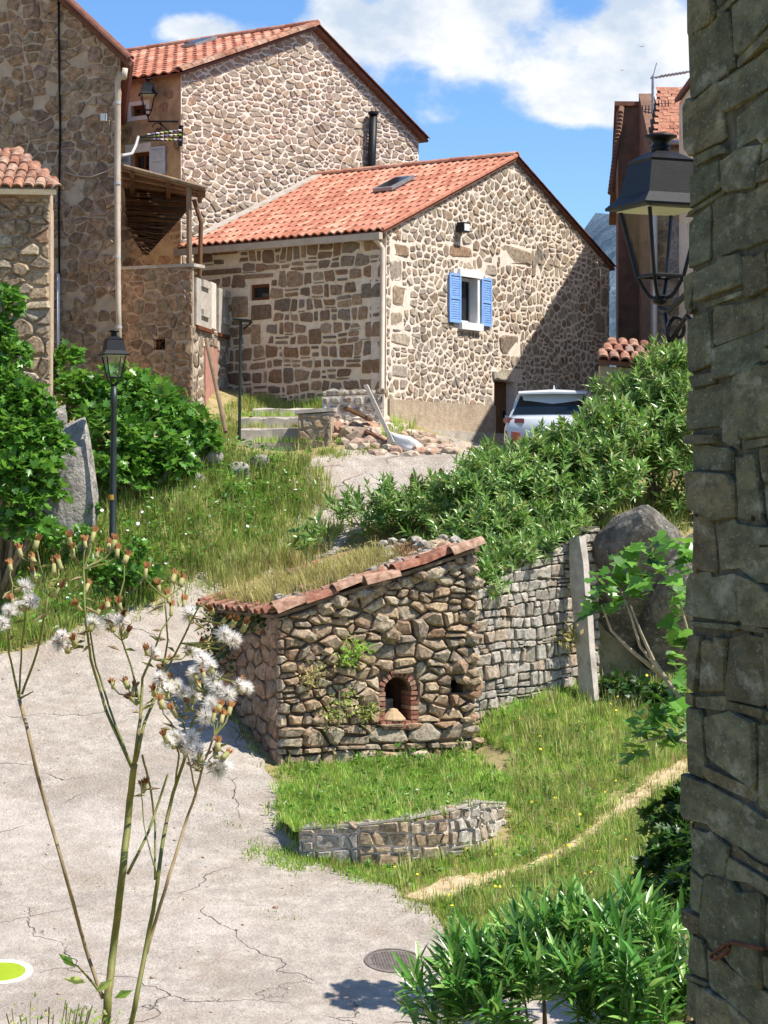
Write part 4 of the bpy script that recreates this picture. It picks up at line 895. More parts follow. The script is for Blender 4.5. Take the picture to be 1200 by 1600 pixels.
def rock_mesh(r, sub=1, rough=.25, sq=(1, 1, 1), seed=None):
    bm = bmesh.new(); bmesh.ops.create_icosphere(bm, subdivisions=sub, radius=1)
    rr = random.Random(seed if seed is not None else R.random()); ph = [Vector((rr.gauss(0, 1), rr.gauss(0, 1), rr.gauss(0, 1))).normalized() for _ in range(7)]; am = [rr.uniform(-.5, 1) for _ in ph]
    for v in bm.verts:
        d = v.co.normalized(); k = 1 + rough * sum(a * max(0, d.dot(p)) ** 3 for a, p in zip(am, ph)) + rr.uniform(-.3, .3) * rough * .6
        v.co = Vector((d.x * sq[0], d.y * sq[1], d.z * sq[2])) * (r * k)
    me = bpy.data.meshes.new('rock'); bm.to_mesh(me); bm.free(); return me
def put_rock(name, c, r, m, parent, sub=1, rough=.25, sq=(1, 1, 1)):
    me = rock_mesh(r, sub, rough, sq); me.materials.append(m); o = bpy.data.objects.new(name, me); COL.objects.link(o)
    if parent is not None: o.parent = parent; o.matrix_parent_inverse = Matrix.Translation(-world_loc(parent))
    o.location = c; o.rotation_euler = (R.uniform(-.3, .3), R.uniform(-.3, .3), R.uniform(0, 6.28)); return o
# ------------------------------------------------------------------ old bread oven hut
OV = empty('oven_hut', (-1.59, 38.5, -3.8), 'old rubble stone oven hut with arched brick mouth and grassy tile roof', 'oven hut')
ca, sa = math.cos(rad(25)), math.sin(rad(25))
OB = -4.05
OF = Frame((-1.588, 38.5, OB), (ca, sa)); oq = lambda x, y: OF.px(x, y)
ow = oq(738, 1000)[0]; t0 = oq(438, 962)[1]; t1 = oq(735, 862)[1]
opoly = [(0, 0), (ow, 0), (ow, t1), (0, t0)]
ar = oq(599, 1126) + oq(640, 1062); acx = (ar[0] + ar[2]) / 2; ahw = (ar[2] - ar[0]) / 2; spring = ar[3] - ahw * .75
arch = [(ar[0], ar[1]), (ar[0], spring)] + [(acx - ahw * math.cos(math.pi * i / 8), spring + ahw * .95 * math.sin(math.pi * i / 8)) for i in range(1, 8)] + [(ar[2], spring), (ar[2], ar[1])]
sq = oq(704, 1083) + oq(724, 1062)
ofw = wall_slab('front_wall', OF, opoly, K['earth_core'], OV, [arch, sq], .4)
OD = 2.7
OL = Frame(tuple(OF.O - OF.n * OD), tuple(OF.n)); 
olp = [(0, 0), (OD - .41, 0), (OD - .41, t0 - .02), (0, t0 - .02)]
olw = wall_slab('side_wall', OL, olp, K['earth_core'], OV, (), .35)
f2 = Frame(tuple(OF.at(ow, 0)), tuple(-OF.n)); wall_slab('side_wall', f2, [(.41, 0), (OD, 0), (OD, t1 - .02), (.41, t1 - .02)], K['earth_core'], OV, (), .35)
st = Store(OV)
bw = .07
hz = [(ar[0] - bw - .02, ar[1] - .1, ar[2] + bw + .02, ar[3] + bw + .02), sq]
bench = oq(436, 1166)[1]; benchb = oq(436, 1192)[1]
# rows: big blocks low and to the left, smaller rubble high and to the right
def oband(x0, x1, y0, y1, rh, rw, **k):
    a = oq(x0, y1); b = oq(x1, y0); P = [(a[0], a[1]), (b[0], a[1]), (b[0], min(b[1], 9)), (a[0], b[1])]
    sl_ = (t1 - t0) / ow; P = clip(P, -sl_, 1, t0 - .03)
    args = dict(gap=.035, depth=.13, sink=.06, rough=.2, jit=.35, taper=.66, asp=1.25, wander=.03); args.update(k)
    return stone_cells(OF, P, rh, rw, hz, **args)
bz = oq(436, 1136)[1]; bb = oq(436, 1168)[1]
hz0 = hz; hz = hz + [(-1, -1, 9, bz)]
st.add(oband(432, 742, 850, 1225, (.1, .3), (.12, .44), jit=.55, irr=.15, cut=.13, asp=1.5, split=.3), ofw, K['stone_shed'])
hz = hz0
st.add(stone_cells(OF, [(-.02, bb), (ow + .02, bb), (ow + .02, bz), (-.02, bz)], (.3, .31), (.24, .7), (), gap=.035, depth=.2, sink=.06, rough=.2, split=.25, cut=.15, irr=.16, jit=.4), ofw, K['stone_shed'])
st.add(ashlar_cells(OF, [(-.02, 0), (ow + .02, 0), (ow + .02, bb), (-.02, bb)], (.15, .24), (.16, .42), .035, .2, .06, .18, .04, .05, .2, .13, .13, .72), ofw, K['stone_shed'])
st.add(stone_cells(OL, [(0, .2), (OD, .2), (OD, t0 - .03), (0, t0 - .03)], (.2, .36), (.25, .6), (), .035, .07, .06, .18, .35, taper=.7), olw, K['stone_old'])
ledge = oq(436, 1140)[1]
st.finish()
# bricks of the arch and the hearth
bs = Store(OV, 'brick', 300)
def brickgeo(fr, c, a, w, h, d0, d1):
    ca_, sa_ = math.cos(a), math.sin(a); P = []
    for sx, sy in ((-1, -1), (1, -1), (1, 1), (-1, 1)): P.append((c[0] + ca_ * sx * w / 2 - sa_ * sy * h / 2, c[1] + sa_ * sx * w / 2 + ca_ * sy * h / 2))
    v = [fr.at(x, y, d0) for x, y in P] + [fr.at(x, y, d1 + R.uniform(-.008, .008)) for x, y in P]
    return v, [(i, (i + 1) % 4, 4 + (i + 1) % 4, 4 + i) for i in range(4)] + [(4, 5, 6, 7)], w * h
L_ = []
for i in range(11):
    a = math.pi * (i + .5) / 11; rr = ahw + .06; L_.append(brickgeo(OF, (acx - rr * math.cos(a), spring + rr * .97 * math.sin(a)), math.pi / 2 - a + math.pi / 2, .1, .052, -.3, .05))
n_ = 6
for s in (-1, 1):
    for i in range(n_):
        y = ar[1] + (spring - ar[1]) * (i + .5) / n_; L_.append(brickgeo(OF, (acx + s * (ahw + .06), y), R.uniform(-.05, .05), .13, (spring - ar[1]) / n_ * .78, -.3, .05 + R.uniform(0, .02)))
for j in range(2):
    for i in range(6):
        L_.append(brickgeo(OF, (acx + (i - 2.5 + j * .4) * .105, ar[1] - .035 - j * .065), R.uniform(-.05, .05), .092, .05, -.1, .1 + j * .04))
bs.add(L_, ofw, K['brick']); bs.finish()
mb = MB(); k_ = len(arch); mb.add([OF.at(a, b, -.05) for a, b in arch] + [OF.at(a, b, -.85) for a, b in arch], [(i, (i + 1) % k_, k_ + (i + 1) % k_, k_ + i) for i in range(k_)] + [tuple(range(k_, 2 * k_))])
mb.build('oven_chamber', K['brick'], OV)
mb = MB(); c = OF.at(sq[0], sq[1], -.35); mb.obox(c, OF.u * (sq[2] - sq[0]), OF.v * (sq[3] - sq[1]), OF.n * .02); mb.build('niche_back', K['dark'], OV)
# roof: earth bed, clay tiles at the edges, rubble, dry grass
sl_ = (t1 - t0) / ow
ra, rb = OF.at(-.12, t0 - .12 * sl_ + .0, .14), OF.at(ow + .06, t1 + .06 * sl_, .14)
rc, rd = rb - OF.n * (OD + .25), ra - OF.n * (OD + .25)
rn = (rb - ra).cross(rd - ra).normalized()
oroof = slab('roof', [ra, rb, rc, rd], rn, .05, K['earth_core'], OV)
rnv = rn if rn.z > 0 else -rn
# verge tiles: two uneven courses laid end to end along the front slope
def halftile(c, ax, up, L, r, m, parent, name='clay_tile', t=.018):
    ax = ax.normalized(); s = ax.cross(up).normalized(); z = s.cross(ax); mb = MB(); vs = []
    for rr_ in (1, 0):
        for k, (p, r0) in enumerate(((c, r * 1.1), (c + ax * L, r * .88))):
            q = r0 - (0 if rr_ else t); vs += [p + s * math.cos(math.pi * j / 6) * q + z * math.sin(math.pi * j / 6) * q for j in range(7)]
    f = [(j, j + 1, 8 + j, 7 + j) for j in range(6)] + [(14 + j, 21 + j, 22 + j, 15 + j) for j in range(6)] + [(j, 14 + j, 15 + j, j + 1) for j in range(6)] + [(7 + j, 8 + j, 22 + j, 21 + j) for j in range(6)]
    return mb.add(vs, f).build(name, m, parent)
for i in range(90):      # rubble that stands proud of the face and breaks its edges
    if i < 26: u_, v_ = ow + R.uniform(-.1, .05), R.uniform(.1, t1)
    elif i < 46: u_ = R.uniform(.1, ow); v_ = t0 + (t1 - t0) * u_ / ow - R.uniform(.02, .16)
    elif i < 66: u_, v_ = R.uniform(0, ow), oq(436, 1200)[1] + R.uniform(-.2, .1)
    else: u_, v_ = R.uniform(.4, ow), R.uniform(.8, 2.6)
    if hz[0][0] - .1 < u_ < hz[0][2] + .1 and hz[0][1] - .1 < v_ < hz[0][3] + .1: continue
    put_rock('stone', OF.at(u_, v_, .06), R.uniform(.06, .15), K['stone_shed'], OV, 1, .35, (1.4, 1, R.uniform(.5, .9)))
dv = (rb - ra); nvt = 7
for i in range(nvt):
    p = ra + dv * (i / nvt) + OF.n * R.uniform(-.06, .08) + rnv * (.07 + R.uniform(0, .05))
    halftile(p, (dv + OF.n * R.uniform(-.35, .35) + Vector((0, 0, R.uniform(-.25, .3)))), rnv, dv.length / nvt * 1.12, R.uniform(.105, .135), K['tile_old'], oroof)
for i in range(11):
    p = ra + dv * (.02 + i / 12 * .95) - OF.n * (.16 + R.uniform(0, .05)) + rnv * (.11 + R.uniform(0, .03))
    halftile(p, dv + OF.n * R.uniform(-.2, .2), rnv, .42, R.uniform(.085, .11), K['tile_old'], oroof)
for i in range(13):     # eave tiles along the low left edge
    p = ra.lerp(rd, (i + .5) / 13) - dv.normalized() * (.12 + R.uniform(-.03, .03)) + rnv * (.1 + R.uniform(0, .03))
    halftile(p, dv + OF.n * R.uniform(-.15, .15), rnv, .42, R.uniform(.075, .09), K['tile_old'], oroof)
for i in range(7):      # far verge
    p = rd.lerp(rc, i / 9 + R.uniform(-.01, .01)) + rnv * (.12 + R.uniform(0, .03)); halftile(p, dv + OF.n * R.uniform(-.1, .1), rnv, .42, .085, K['tile_old'], oroof)
# loose stones on the roof edges
def rp(a, b, h=.1): return ra + dv * a + (rd - ra) * b + rnv * h
for i in range(64):
    a = .3 + .68 * R.random() if i % 2 else R.uniform(.0, 1); b = R.uniform(.05, .26); put_rock('loose_stone', rp(a, b, R.uniform(.1, .2)), R.uniform(.05, .13), K['stone_grey' if i % 3 else 'stone_shed'], OV, 1, .3, (1.2, 1, .7))
for i in range(26):
    a = R.uniform(.9, .99) if i % 2 else R.uniform(.55, .95); b = R.uniform(.1, .95); put_rock('loose_stone', rp(a, b, R.uniform(.1, .22)), R.uniform(.05, .14), K['stone_grey' if i % 3 else 'stone_shed'], OV, 1, .3, (1.2, 1, .7))
for i in range(14):
    put_rock('loose_stone', rp(R.uniform(-.02, .12), R.uniform(.05, .95), .12), R.uniform(.05, .09), K['stone_grey'], OV, 1, .3, (1.2, 1, .7))
# what stands in the oven mouth
HC = empty('clay_hood', tuple(OF.at(acx - .05, ar[1] + .01, -.1)), 'pale cone shaped clay hood standing in the arched oven mouth', 'hood')
c = OF.at(acx - .03, ar[1] + .0, -.05); n = 12
mb = MB(); mb.loft([[c + Vector((math.cos(6.283 * j / n) * r, math.sin(6.283 * j / n) * r, z)) for j in range(n)] for r, z in ((.19, 0), (.19, .02), (.13, .09), (.08, .14), (.06, .17), (.02, .18))]); mb.build('hood', K['plaster_tan'], HC)
SB = empty('stone_block', tuple(OF.at(acx - .1, ar[1] + .0, -.45)), 'small grey stone block at the back of the oven mouth', 'stone')
o = MB().obox(OF.at(acx - .14, ar[1], -.6), OF.u * .26, OF.v * .3, OF.n * .22).build('block', K['stone_grey'], SB)

# ------------------------------------------------------------------ walls in the garden
RW = empty('retaining_wall', (2.4, 41.2, -3), 'pale grey stone retaining wall right of the oven hut under the hedge', 'wall')
F1 = Frame((1.2, 40.107, -4.0), (2.07, 1.9)); g1 = lambda x, y: F1.px(x, y)
ru0, ru1 = 0, g1(935, 950)[0]; rpoly = [(ru0, 0), (ru1, 0), (ru1, g1(935, 822)[1]), (ru0, g1(735, 936)[1])]
rw_ = wall_slab('face', F1, rpoly, K['joint_dark'], RW, (), .42)
st = Store(RW); st.add(ashlar_cells(F1, rpoly, (.12, .22), (.11, .32), .022, .06, .06, .16, .04, .04, .2, .12, .12, .8, .05, .06), rw_, K['stone_grey']); st.finish()
PL = empty('planter_wall', (.2, 35.6, -4.8), 'low curved stone planter wall in the grass below the oven hut', 'wall')
pts = [(468, 1296, 35.45), (560, 1290, 35.3), (640, 1280, 35.3), (700, 1268, 35.5), (748, 1254, 35.9)]
tops = [W(*p) for p in pts]; st = Store(PL); end = tops[-1]
top_ = []; prev = None
for a, b in zip(tops[:-1], tops[1:]):
    zb = min(h1(a.x, a.y), h1(b.x, b.y)) - .25
    fr = Frame((a.x, a.y, zb), (b.x - a.x, b.y - a.y)); w = Vector((b.x - a.x, b.y - a.y)).length
    po = [(0, 0), (w, 0), (w, b.z - zb), (0, a.z - zb)]
    wl = wall_slab('section', fr, po, K['mortar_white'], PL, (), .26)
    st.add(ashlar_cells(fr, po, (.13, .22), (.14, .38), .03, .065, .05, .2), wl, K['stone_shed' if len(st.L) % 3 else 'stone_grey'])
    slab('cap', [fr.at(0, a.z - zb + .002, .03), fr.at(w, b.z - zb + .002, .03), fr.at(w, b.z - zb + .002, -.27), fr.at(0, a.z - zb + .002, -.27)], Vector((0, 0, 1)), .03, K['concrete'], PL)
for i in range(30):
    q = R.uniform(0, 3.99); p = tops[int(q)].lerp(tops[int(q) + 1], q % 1); put_rock('top_stone', p + Vector((0, R.uniform(.05, .2), .02)), R.uniform(.05, .11), K['stone_grey' if i % 3 else 'stone_shed'], PL, 1, .3, (1.3, 1, .55))
b = W(788, 1256, 36.7); a = end; zb = min(h1(a.x, a.y), h1(b.x, b.y)) - .35
fr = Frame((a.x, a.y, zb), (b.x - a.x, b.y - a.y)); w = Vector((b.x - a.x, b.y - a.y)).length; po = [(.0, 0), (w, 0), (w, b.z - zb), (0, a.z - zb)]
wl = wall_slab('section', fr, po, K['mortar_white'], PL, (), .26); st.add(ashlar_cells(fr, po, (.13, .22), (.14, .34), .03, .065, .05, .2), wl, K['stone_shed' if len(st.L) % 3 else 'stone_grey'])
slab('cap', [fr.at(0, a.z - zb + .002, .03), fr.at(w, b.z - zb + .002, .03), fr.at(w, b.z - zb + .002, -.27), fr.at(0, a.z - zb + .002, -.27)], Vector((0, 0, 1)), .03, K['concrete'], PL)
st.finish()
# soil held by the planter
sp = [tops[0], tops[1], tops[2], tops[3], tops[4], b] + [W(800, 1215, 38), W(737, 1180, 39.75), W(580, 1188, 39.1), W(437, 1196, 38.4), W(428, 1230, 37.6), W(440, 1280, 36)]
SPOLY = [(p.x, p.y) for p in sp]
def soil_z(x, y):
    ws = zs = 0
    for p in sp: d = 1 / ((x - p.x) ** 2 + (y - p.y) ** 2 + .02) ** 1.2; ws += d; zs += d * p.z
    return zs / ws - .03
mb = MB(); gp_ = densify(SPOLY, .3); gx = [(x, y) for x in np.arange(-2, 2.2, .3) for y in np.arange(35, 40, .3) if in_poly((x, y), SPOLY)[0]]
v, e, f, *_ = delaunay_2d_cdt([Vector(p) for p in gp_ + gx], [(i, (i + 1) % len(gp_)) for i in range(len(gp_))], [], 1, 1e-5)
mb.add([(p.x, p.y, soil_z(p.x, p.y)) for p in v], f); tag(mb.build('planter_ground', K['soil'], None, True), kind='structure')

CP = empty('concrete_post', W(925, 1090, 41.4), 'grey concrete post leaning against the retaining wall', 'post')
b0, b1 = W(922, 1096, 41.25), W(901, 840, 41.6); ax = (b1 - b0); fx = Vector((.75, .65, 0)).normalized()
fy = ax.cross(fx).normalized(); 
mb = MB(); wx, wy = .13, .3
n_ = 7; rings = []
for i in range(n_):
    p = b0 + ax * (i / (n_ - 1)); s = 1 if i < n_ - 1 else .86; j = [R.uniform(-.012, .012) for _ in range(8)]
    rings.append([p + fx * (a * wx * s / 2 + j[k]) + fy * (c * wy * s / 2 + j[k + 4]) for k, (a, c) in enumerate(((-1, -1), (1, -1), (1, 1), (-1, 1)))])
mb.loft(rings).build('shaft', K['concrete'], CP)

def boulder(name, label, c, r, sq, m, sub=4, rough=.35, seed=3, rz=0, shear=0):
    bm = bmesh.new(); bmesh.ops.create_icosphere(bm, subdivisions=sub, radius=1); rr = random.Random(seed)
    ph = [Vector((rr.gauss(0, 1), rr.gauss(0, 1), rr.gauss(0, 1))).normalized() for _ in range(12)]; am = [rr.uniform(-.6, .7) for _ in ph]
    ph2 = [Vector((rr.gauss(0, 1), rr.gauss(0, 1), rr.gauss(0, 1))).normalized() for _ in range(40)]; am2 = [rr.uniform(-.12, .12) for _ in ph2]
    PLN = [(Vector((rr.gauss(0, 1), rr.gauss(0, 1), rr.gauss(0, .8))).normalized(), rr.uniform(.78, 1.0)) for _ in range(26)]
    for v in bm.verts:
        d = v.co.normalized(); k = 1 + rough * sum(a * max(0, d.dot(p)) ** 2.5 for a, p in zip(am, ph)) * .5 + rough * sum(a * max(0, d.dot(p)) ** 14 for a, p in zip(am2, ph2))
        k = (.35 * k + .65 * min(h / max(d.dot(p), .05) for p, h in PLN)) * (1 + rr.uniform(-.012, .012))
        v.co = Vector((d.x * sq[0], d.y * sq[1], d.z * sq[2])) * (r * k); v.co.y -= shear * v.co.z
    bmesh.ops.rotate(bm, verts=bm.verts, matrix=Matrix.Rotation(rz, 3, 'Z')); bmesh.ops.translate(bm, verts=bm.verts, vec=c)
    me = bpy.data.meshes.new(name); bm.to_mesh(me); bm.free()
    me.materials.append(m)
    return tag(link(name, me), label, 'boulder')
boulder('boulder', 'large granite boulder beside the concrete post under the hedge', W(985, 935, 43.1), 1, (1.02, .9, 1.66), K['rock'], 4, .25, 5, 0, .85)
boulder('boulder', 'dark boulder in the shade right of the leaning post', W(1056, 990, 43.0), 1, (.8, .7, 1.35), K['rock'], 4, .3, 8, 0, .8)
boulder('boulder', 'tall grey rock standing left of the street lamp', W(108, 775, 44.0), 1, (.5, .5, 1.3), K['rock_pale'], 4, .8, 31)
boulder('boulder', 'pale squat rock on top of the bank above the tall rock', W(88, 655, 44.4), 1, (.2, .2, .2), K['rock_pale'], 3, .4, 23)
for (x, y, Y, r, lab) in ((335, 715, 46.3, .16, 'pale round stone at the end of the bank wall'), (290, 722, 46.0, .27, 'dark stone under the fig tree on the bank'), (372, 735, 46.5, .2, 'grey stone in the dry wall of the bank'), (405, 722, 46.9, .18, 'flat stone near the lowest step on the bank'), (258, 738, 45.8, .2, 'mossy stone left of the dark bank stone'), (310, 750, 45.9, .15, 'small stone below the dark bank stone')):
    boulder('boulder', lab, W(x, y, Y), r, (1.1, 1, .8), K['rock_pale'], 3, .5, R.randint(0, 99))

# ------------------------------------------------------------------ steps, low wall, rubble heap
ST = empty('stone_steps', W(430, 700, 48.5), 'worn stone steps with weeds leading up to the side of the house', 'steps')
for i, (x0, x1, y, Y) in enumerate(((395, 500, 638, 50.0), (372, 485, 652, 49.65), (372, 478, 669, 49.3), (372, 500, 690, 48.95), (400, 530, 707, 48.6))):
    a = W(x0, y, Y); b_ = W(x1, y, Y); n = 7; rings = []
    for j in range(n):
        p = a.lerp(b_, j / (n - 1)); e = [R.uniform(-.025, .025) for _ in range(4)]
        rings.append([p + Vector((0, e[0] - .02, -.34)), p + Vector((0, e[0] - .02, -.02 + e[1])), p + Vector((0, .03, e[2] * .5)), p + Vector((0, .75, e[3] * .5)), p + Vector((0, .75, -.34))])
    MB().loft(rings).build('step', K['concrete'], ST)
LW = empty('low_wall', W(555, 640, 49.5), 'low mortared stone wall behind the rubble heap', 'wall')
a = W(503, 620, 49.6); b_ = W(600, 616, 49.4); zb = 1.1
fr = Frame((a.x, a.y, zb), (b_.x - a.x, b_.y - a.y)); w = (b_ - a).length; po = [(0, 0), (w, 0), (w, b_.z - zb), (0, a.z - zb)]
wl = wall_slab('face', fr, po, K['mortar_white'], LW, (), .4); st = Store(LW); st.add(stone_cells(fr, po, (.14, .24), (.16, .34), (), .05, .04, .05, .14, .3), wl, K['stone_grey']); st.finish()
for i in range(9): put_rock('top_stone', fr.at(w * (i + .5) / 9, po[2][1] + .03, -.15), R.uniform(.08, .14), K['stone_grey'], LW, 1, .3, (1.2, 1, .6))
NW = empty('newel_block', W(492, 690, 48.6), 'rough masonry block at the right end of the stone steps', 'block')
a = W(466, 643, 48.7); MB().obox(a + Vector((0, 0, -.75)), (.62, -.05, 0), (.05, .5, 0), (0, 0, .7)).build('core', K['plinth'], NW)
MB().obox(a + Vector((-.06, -.05, -.045)), (.74, -.05, .05), (.05, .6, 0), (0, 0, .07)).build('cap', K['concrete'], NW)
fr = Frame((a.x, a.y - .0, a.z - .75), (.62, -.05)); st = Store(NW); st.add(stone_cells(fr, [(0, 0), (.62, 0), (.62, .69), (0, .69)], (.16, .22), (.2, .34), (), .04, .04, .03, .12, .3), None, K['stone_shed']); st.finish()
HP = empty('rubble_heap', W(610, 700, 48.8), 'heap of broken stones and plaster beside the house corner', 'rubble heap')
HC0 = [(540, 662, 49.2, .6), (580, 668, 49.1, .8), (615, 684, 48.9, .75), (660, 703, 48.6, .6), (700, 713, 48.4, .45), (560, 652, 49.4, .5), (590, 700, 48.6, .5), (640, 700, 49.0, .6)]
def heap_pt():
    x, y, Y, r = R.choice(HC0); c = W(x, y, Y); a = R.uniform(0, 6.28); q = r * math.sqrt(R.random()); p = Vector((c.x + q * math.cos(a), c.y + q * math.sin(a) * .7, 0)); g = h1(p.x, p.y)
    p.z = max(g, c.z - .1 - .5 * (q / r) ** 1.5 * r * .9); return p
mb = MB()
for x, y, Y, r in HC0:
    c = W(x, y, Y); ring = [c + Vector((math.cos(j * .5236) * r, math.sin(j * .5236) * r * .8, -.55)) for j in range(12)]; r2 = [c + Vector((math.cos(j * .5236) * r * .45, math.sin(j * .5236) * r * .4, -.16)) for j in range(12)]
    mb.loft([ring, r2])
mb.build('mound', K['plinth'], HP, True)
for i in range(230):
    p = heap_pt(); r = R.uniform(.05, .15) if i % 5 else R.uniform(.14, .22); put_rock('chunk', p, r, K['rubble'], HP, 1, .35, (1.3, 1, R.uniform(.4, .9)))
mb = MB()
for i in range(500):
    p = heap_pt(); q = rock_mesh(R.uniform(.02, .05), 1, .3); mb.add([p + v.co for v in q.vertices], [tuple(t.vertices) for t in q.polygons]); bpy.data.meshes.remove(q)
tag(mb.build('fragments', K['rubble'], HP), kind='stuff')
for (x, y, Y, l, a, m) in ((560, 655, 49.0, .6, .5, 'wood_brown'), (588, 690, 48.7, .5, -.6, 'tile_old')):
    c = W(x, y, Y); MB().box(c + Vector((0, 0, .1)), l, .14, .05, Matrix.Rotation(a, 3, 'Z') @ Matrix.Rotation(.4, 3, 'Y')).build('broken_plank', K[m], HP)
SK = empty('sack', W(632, 697, 48.6), 'white builder sack lying on the rubble heap', 'sack')
c = W(632, 692, 48.55); bm = bmesh.new(); bmesh.ops.create_cube(bm, size=1); bmesh.ops.subdivide_edges(bm, edges=bm.edges, cuts=3, use_grid_fill=True)
for v in bm.verts:
    d = v.co.copy(); k = 1 - .35 * (abs(d.x) * 2) ** 4 * .5; v.co = Vector((d.x * .55, d.y * .4 * k, d.z * .24 * k * (1 + .2 * math.sin(d.x * 9)))) + Vector((R.uniform(-.015, .015),) * 3)
bmesh.ops.rotate(bm, verts=bm.verts, matrix=Matrix.Rotation(.35, 3, 'Y') @ Matrix.Rotation(-.35, 3, 'Z')); bmesh.ops.translate(bm, verts=bm.verts, vec=c)
me = bpy.data.meshes.new('bag'); bm.to_mesh(me); bm.free(); me.polygons.foreach_set('use_smooth', [True] * len(me.polygons)); link('bag', me, SK, K['plastic_white'])
LP = empty('leaning_board', W(590, 690, 48.6), 'pale board leaning against the low wall by the downpipe', 'board')
a, b_ = W(610, 692, 48.3), W(568, 602, 49.25); mb = MB(); d = (b_ - a); s = Vector((.8, -.5, .3)).normalized() * .08; t = d.cross(s).normalized() * .04
mb.obox(a, s, d, t).build('board', K['concrete'], LP)
TS = empty('sign_post', W(375, 686, 48.3), 'thin grey pole with a sign plate seen edge on beside the steps', 'sign')
MB().tube([W(374, 690, 48.3), W(376, 502, 48.3)], .03, 10).build('pole', K['iron_green'], TS)
c = W(379, 501, 48.3); MB().box(c, .36, .5, .03, Matrix.Rotation(.08, 3, 'Y')).build('plate', K['iron'], TS)
MB().tube([c + Vector((.02, 0, -.16)), c + Vector((.17, 0, -.03))], .015, 6).build('brace', K['iron'], TS)
for x, y0, y1, lab in ((644, 738, 785, 'short rusty iron post in the hedge, left of a pair'), (688, 731, 782, 'short rusty iron post in the hedge, right of a pair')):
    o = empty('rusty_post', W(x, y1, 45.9), lab, 'post', 'rusty posts at the roadside')
    a, b_ = W(x, 800, 45.9), W(x + R.uniform(-1, 1), y0, 45.9); MB().tube([a, b_ - Vector((0, 0, .1)), b_], [.045, .045, .012], 8).build('shaft', K['rust'], o)

# ------------------------------------------------------------------ manhole cover, painted oval
mc = hit(615, 1505); e = .1
def gnormal(x, y): return Vector((h1(x - e, y) - h1(x + e, y), h1(x, y - e) - h1(x, y + e), 2 * e)).normalized()
gn = gnormal(mc.x, mc.y); Mx = gn.to_track_quat('Z', 'Y').to_matrix()
MC = empty('manhole_cover', tuple(mc), 'round cast iron manhole cover in the concrete road', 'manhole cover')
def disc(name, r0, r1, z0, z1, m, parent, c, Mx, n=40):
    mb = MB(); rings = [(r0, z0), (r0, z1), (r1, z1), (r1, z0)] if r0 > 0 else None
    if rings: mb.loft([[c + Mx @ Vector((math.cos(6.2832 * j / n) * r, math.sin(6.2832 * j / n) * r, z)) for j in range(n)] for r, z in rings], cap=False)
    else: mb.loft([[c + Mx @ Vector((math.cos(6.2832 * j / n) * r1, math.sin(6.2832 * j / n) * r1, z)) for j in range(n)] for z in (z0, z1)])
    return mb.build(name, m, parent)
mcl = mc + gn * .03
disc('rim', .34, .37, -.05, .012, K['cast'], MC, mcl, Mx); lid = disc('lid', 0, .335, -.05, .006, K['cast'], MC, mcl, Mx)
mb = MB()
for i in range(-8, 9):
    for j in range(-8, 9):
        if (i * i + j * j) < 62: mb.box(mcl + Mx @ Vector((i * .037, j * .037, .009)), .02, .02, .01, Mx)
mb.build('tread', K['cast'], lid)
sg = hit(2, 1522); gn = gnormal(sg.x, sg.y); Mx = gn.to_track_quat('Z', 'Y').to_matrix()
SG = empty('painted_oval', tuple(sg), 'lime green oval with white rim on the road at the lower left', 'marking')
disc('rim', .30, .39, -.02, .034, K['lime_ring'], SG, sg + gn * .0, Mx); disc('field', 0, .31, -.02, .032, K['lime'], SG, sg, Mx)

# ------------------------------------------------------------------ lanterns
def sqring(c, hw, z, yaw, n=4, off=45):
    return [c + Vector((math.cos(rad(off) + yaw + 6.28319 * j / n) * hw * 1.4142, math.sin(rad(off) + yaw + 6.28319 * j / n) * hw * 1.4142, z)) for j in range(n)]
def lantern(thing, c, Hh, yaw, m):
    """four sided lantern: c is the base point, Hh its full height"""
    c = Vector(c); h = Hh
    def L(rs, name, mm=m, sm=False): return MB().loft([sqring(c, a * h, z * h, yaw) for a, z in rs]).build(name, mm, thing, sm)
    def ro(rs, name, mm=m, n=16): return MB().loft([[c + Vector((math.cos(6.2832 * j / n) * a * h, math.sin(6.2832 * j / n) * a * h, z * h)) for j in range(n)] for a, z in rs]).build(name, mm, thing, True)
    ro([(.02, -.01), (.045, 0), (.05, .03), (.03, .05)], 'base')
    for j in range(4):
        pts = []
        for k in range(6):
            t = k / 5; a = .03 + (.1 - .03) * (t ** 1.6); z = .04 + .12 * t - .05 * math.sin(t * math.pi)
            pts.append(sqring(c, a * h, z * h, yaw)[j])
        MB().tube(pts, .012 * h, 6).build('cradle_arm', m, thing)
    rb_, rt_ = .1, .175; zb, zt = .16, .56
    bot = sqring(c, rb_ * h, zb * h, yaw); topp = sqring(c, rt_ * h, zt * h, yaw)
    MB().tube(bot + [bot[0]], .012 * h, 6).build('cage_ring', m, thing)
    for j in range(4): MB().tube([bot[j], topp[j]], .012 * h, 6).build('cage_bar', m, thing)
    bi, ti = sqring(c, (rb_ - .006) * h, zb * h, yaw), sqring(c, (rt_ - .006) * h, zt * h, yaw)
    for j in range(4):
        k = (j + 1) % 4; MB().add([bi[j], bi[k], ti[k], ti[j]], [(0, 1, 2, 3)]).build('pane', K['glass'], thing)
    L([(.205, .555), (.24, .56), (.243, .575), (.185, .635), (.18, .64), (.14, .83), (.145, .845), (.1, .875), (.055, .9)], 'roof')
    L([(.19, .548), (.19, .556)], 'reflector', K['lamp_inner'])
    ro([(.055, .89), (.06, .93), (.045, .95), (.07, .975), (.1, .985), (.1, .995), (.05, 1.01)], 'finial')
lc = W(1032, 474, 14.3)
NL = empty('wall_lantern', tuple(lc), 'large black lantern on a scrolled bracket behind the near stone corner', 'lantern')
lantern(NL, lc, .94, rad(24), K['iron'])
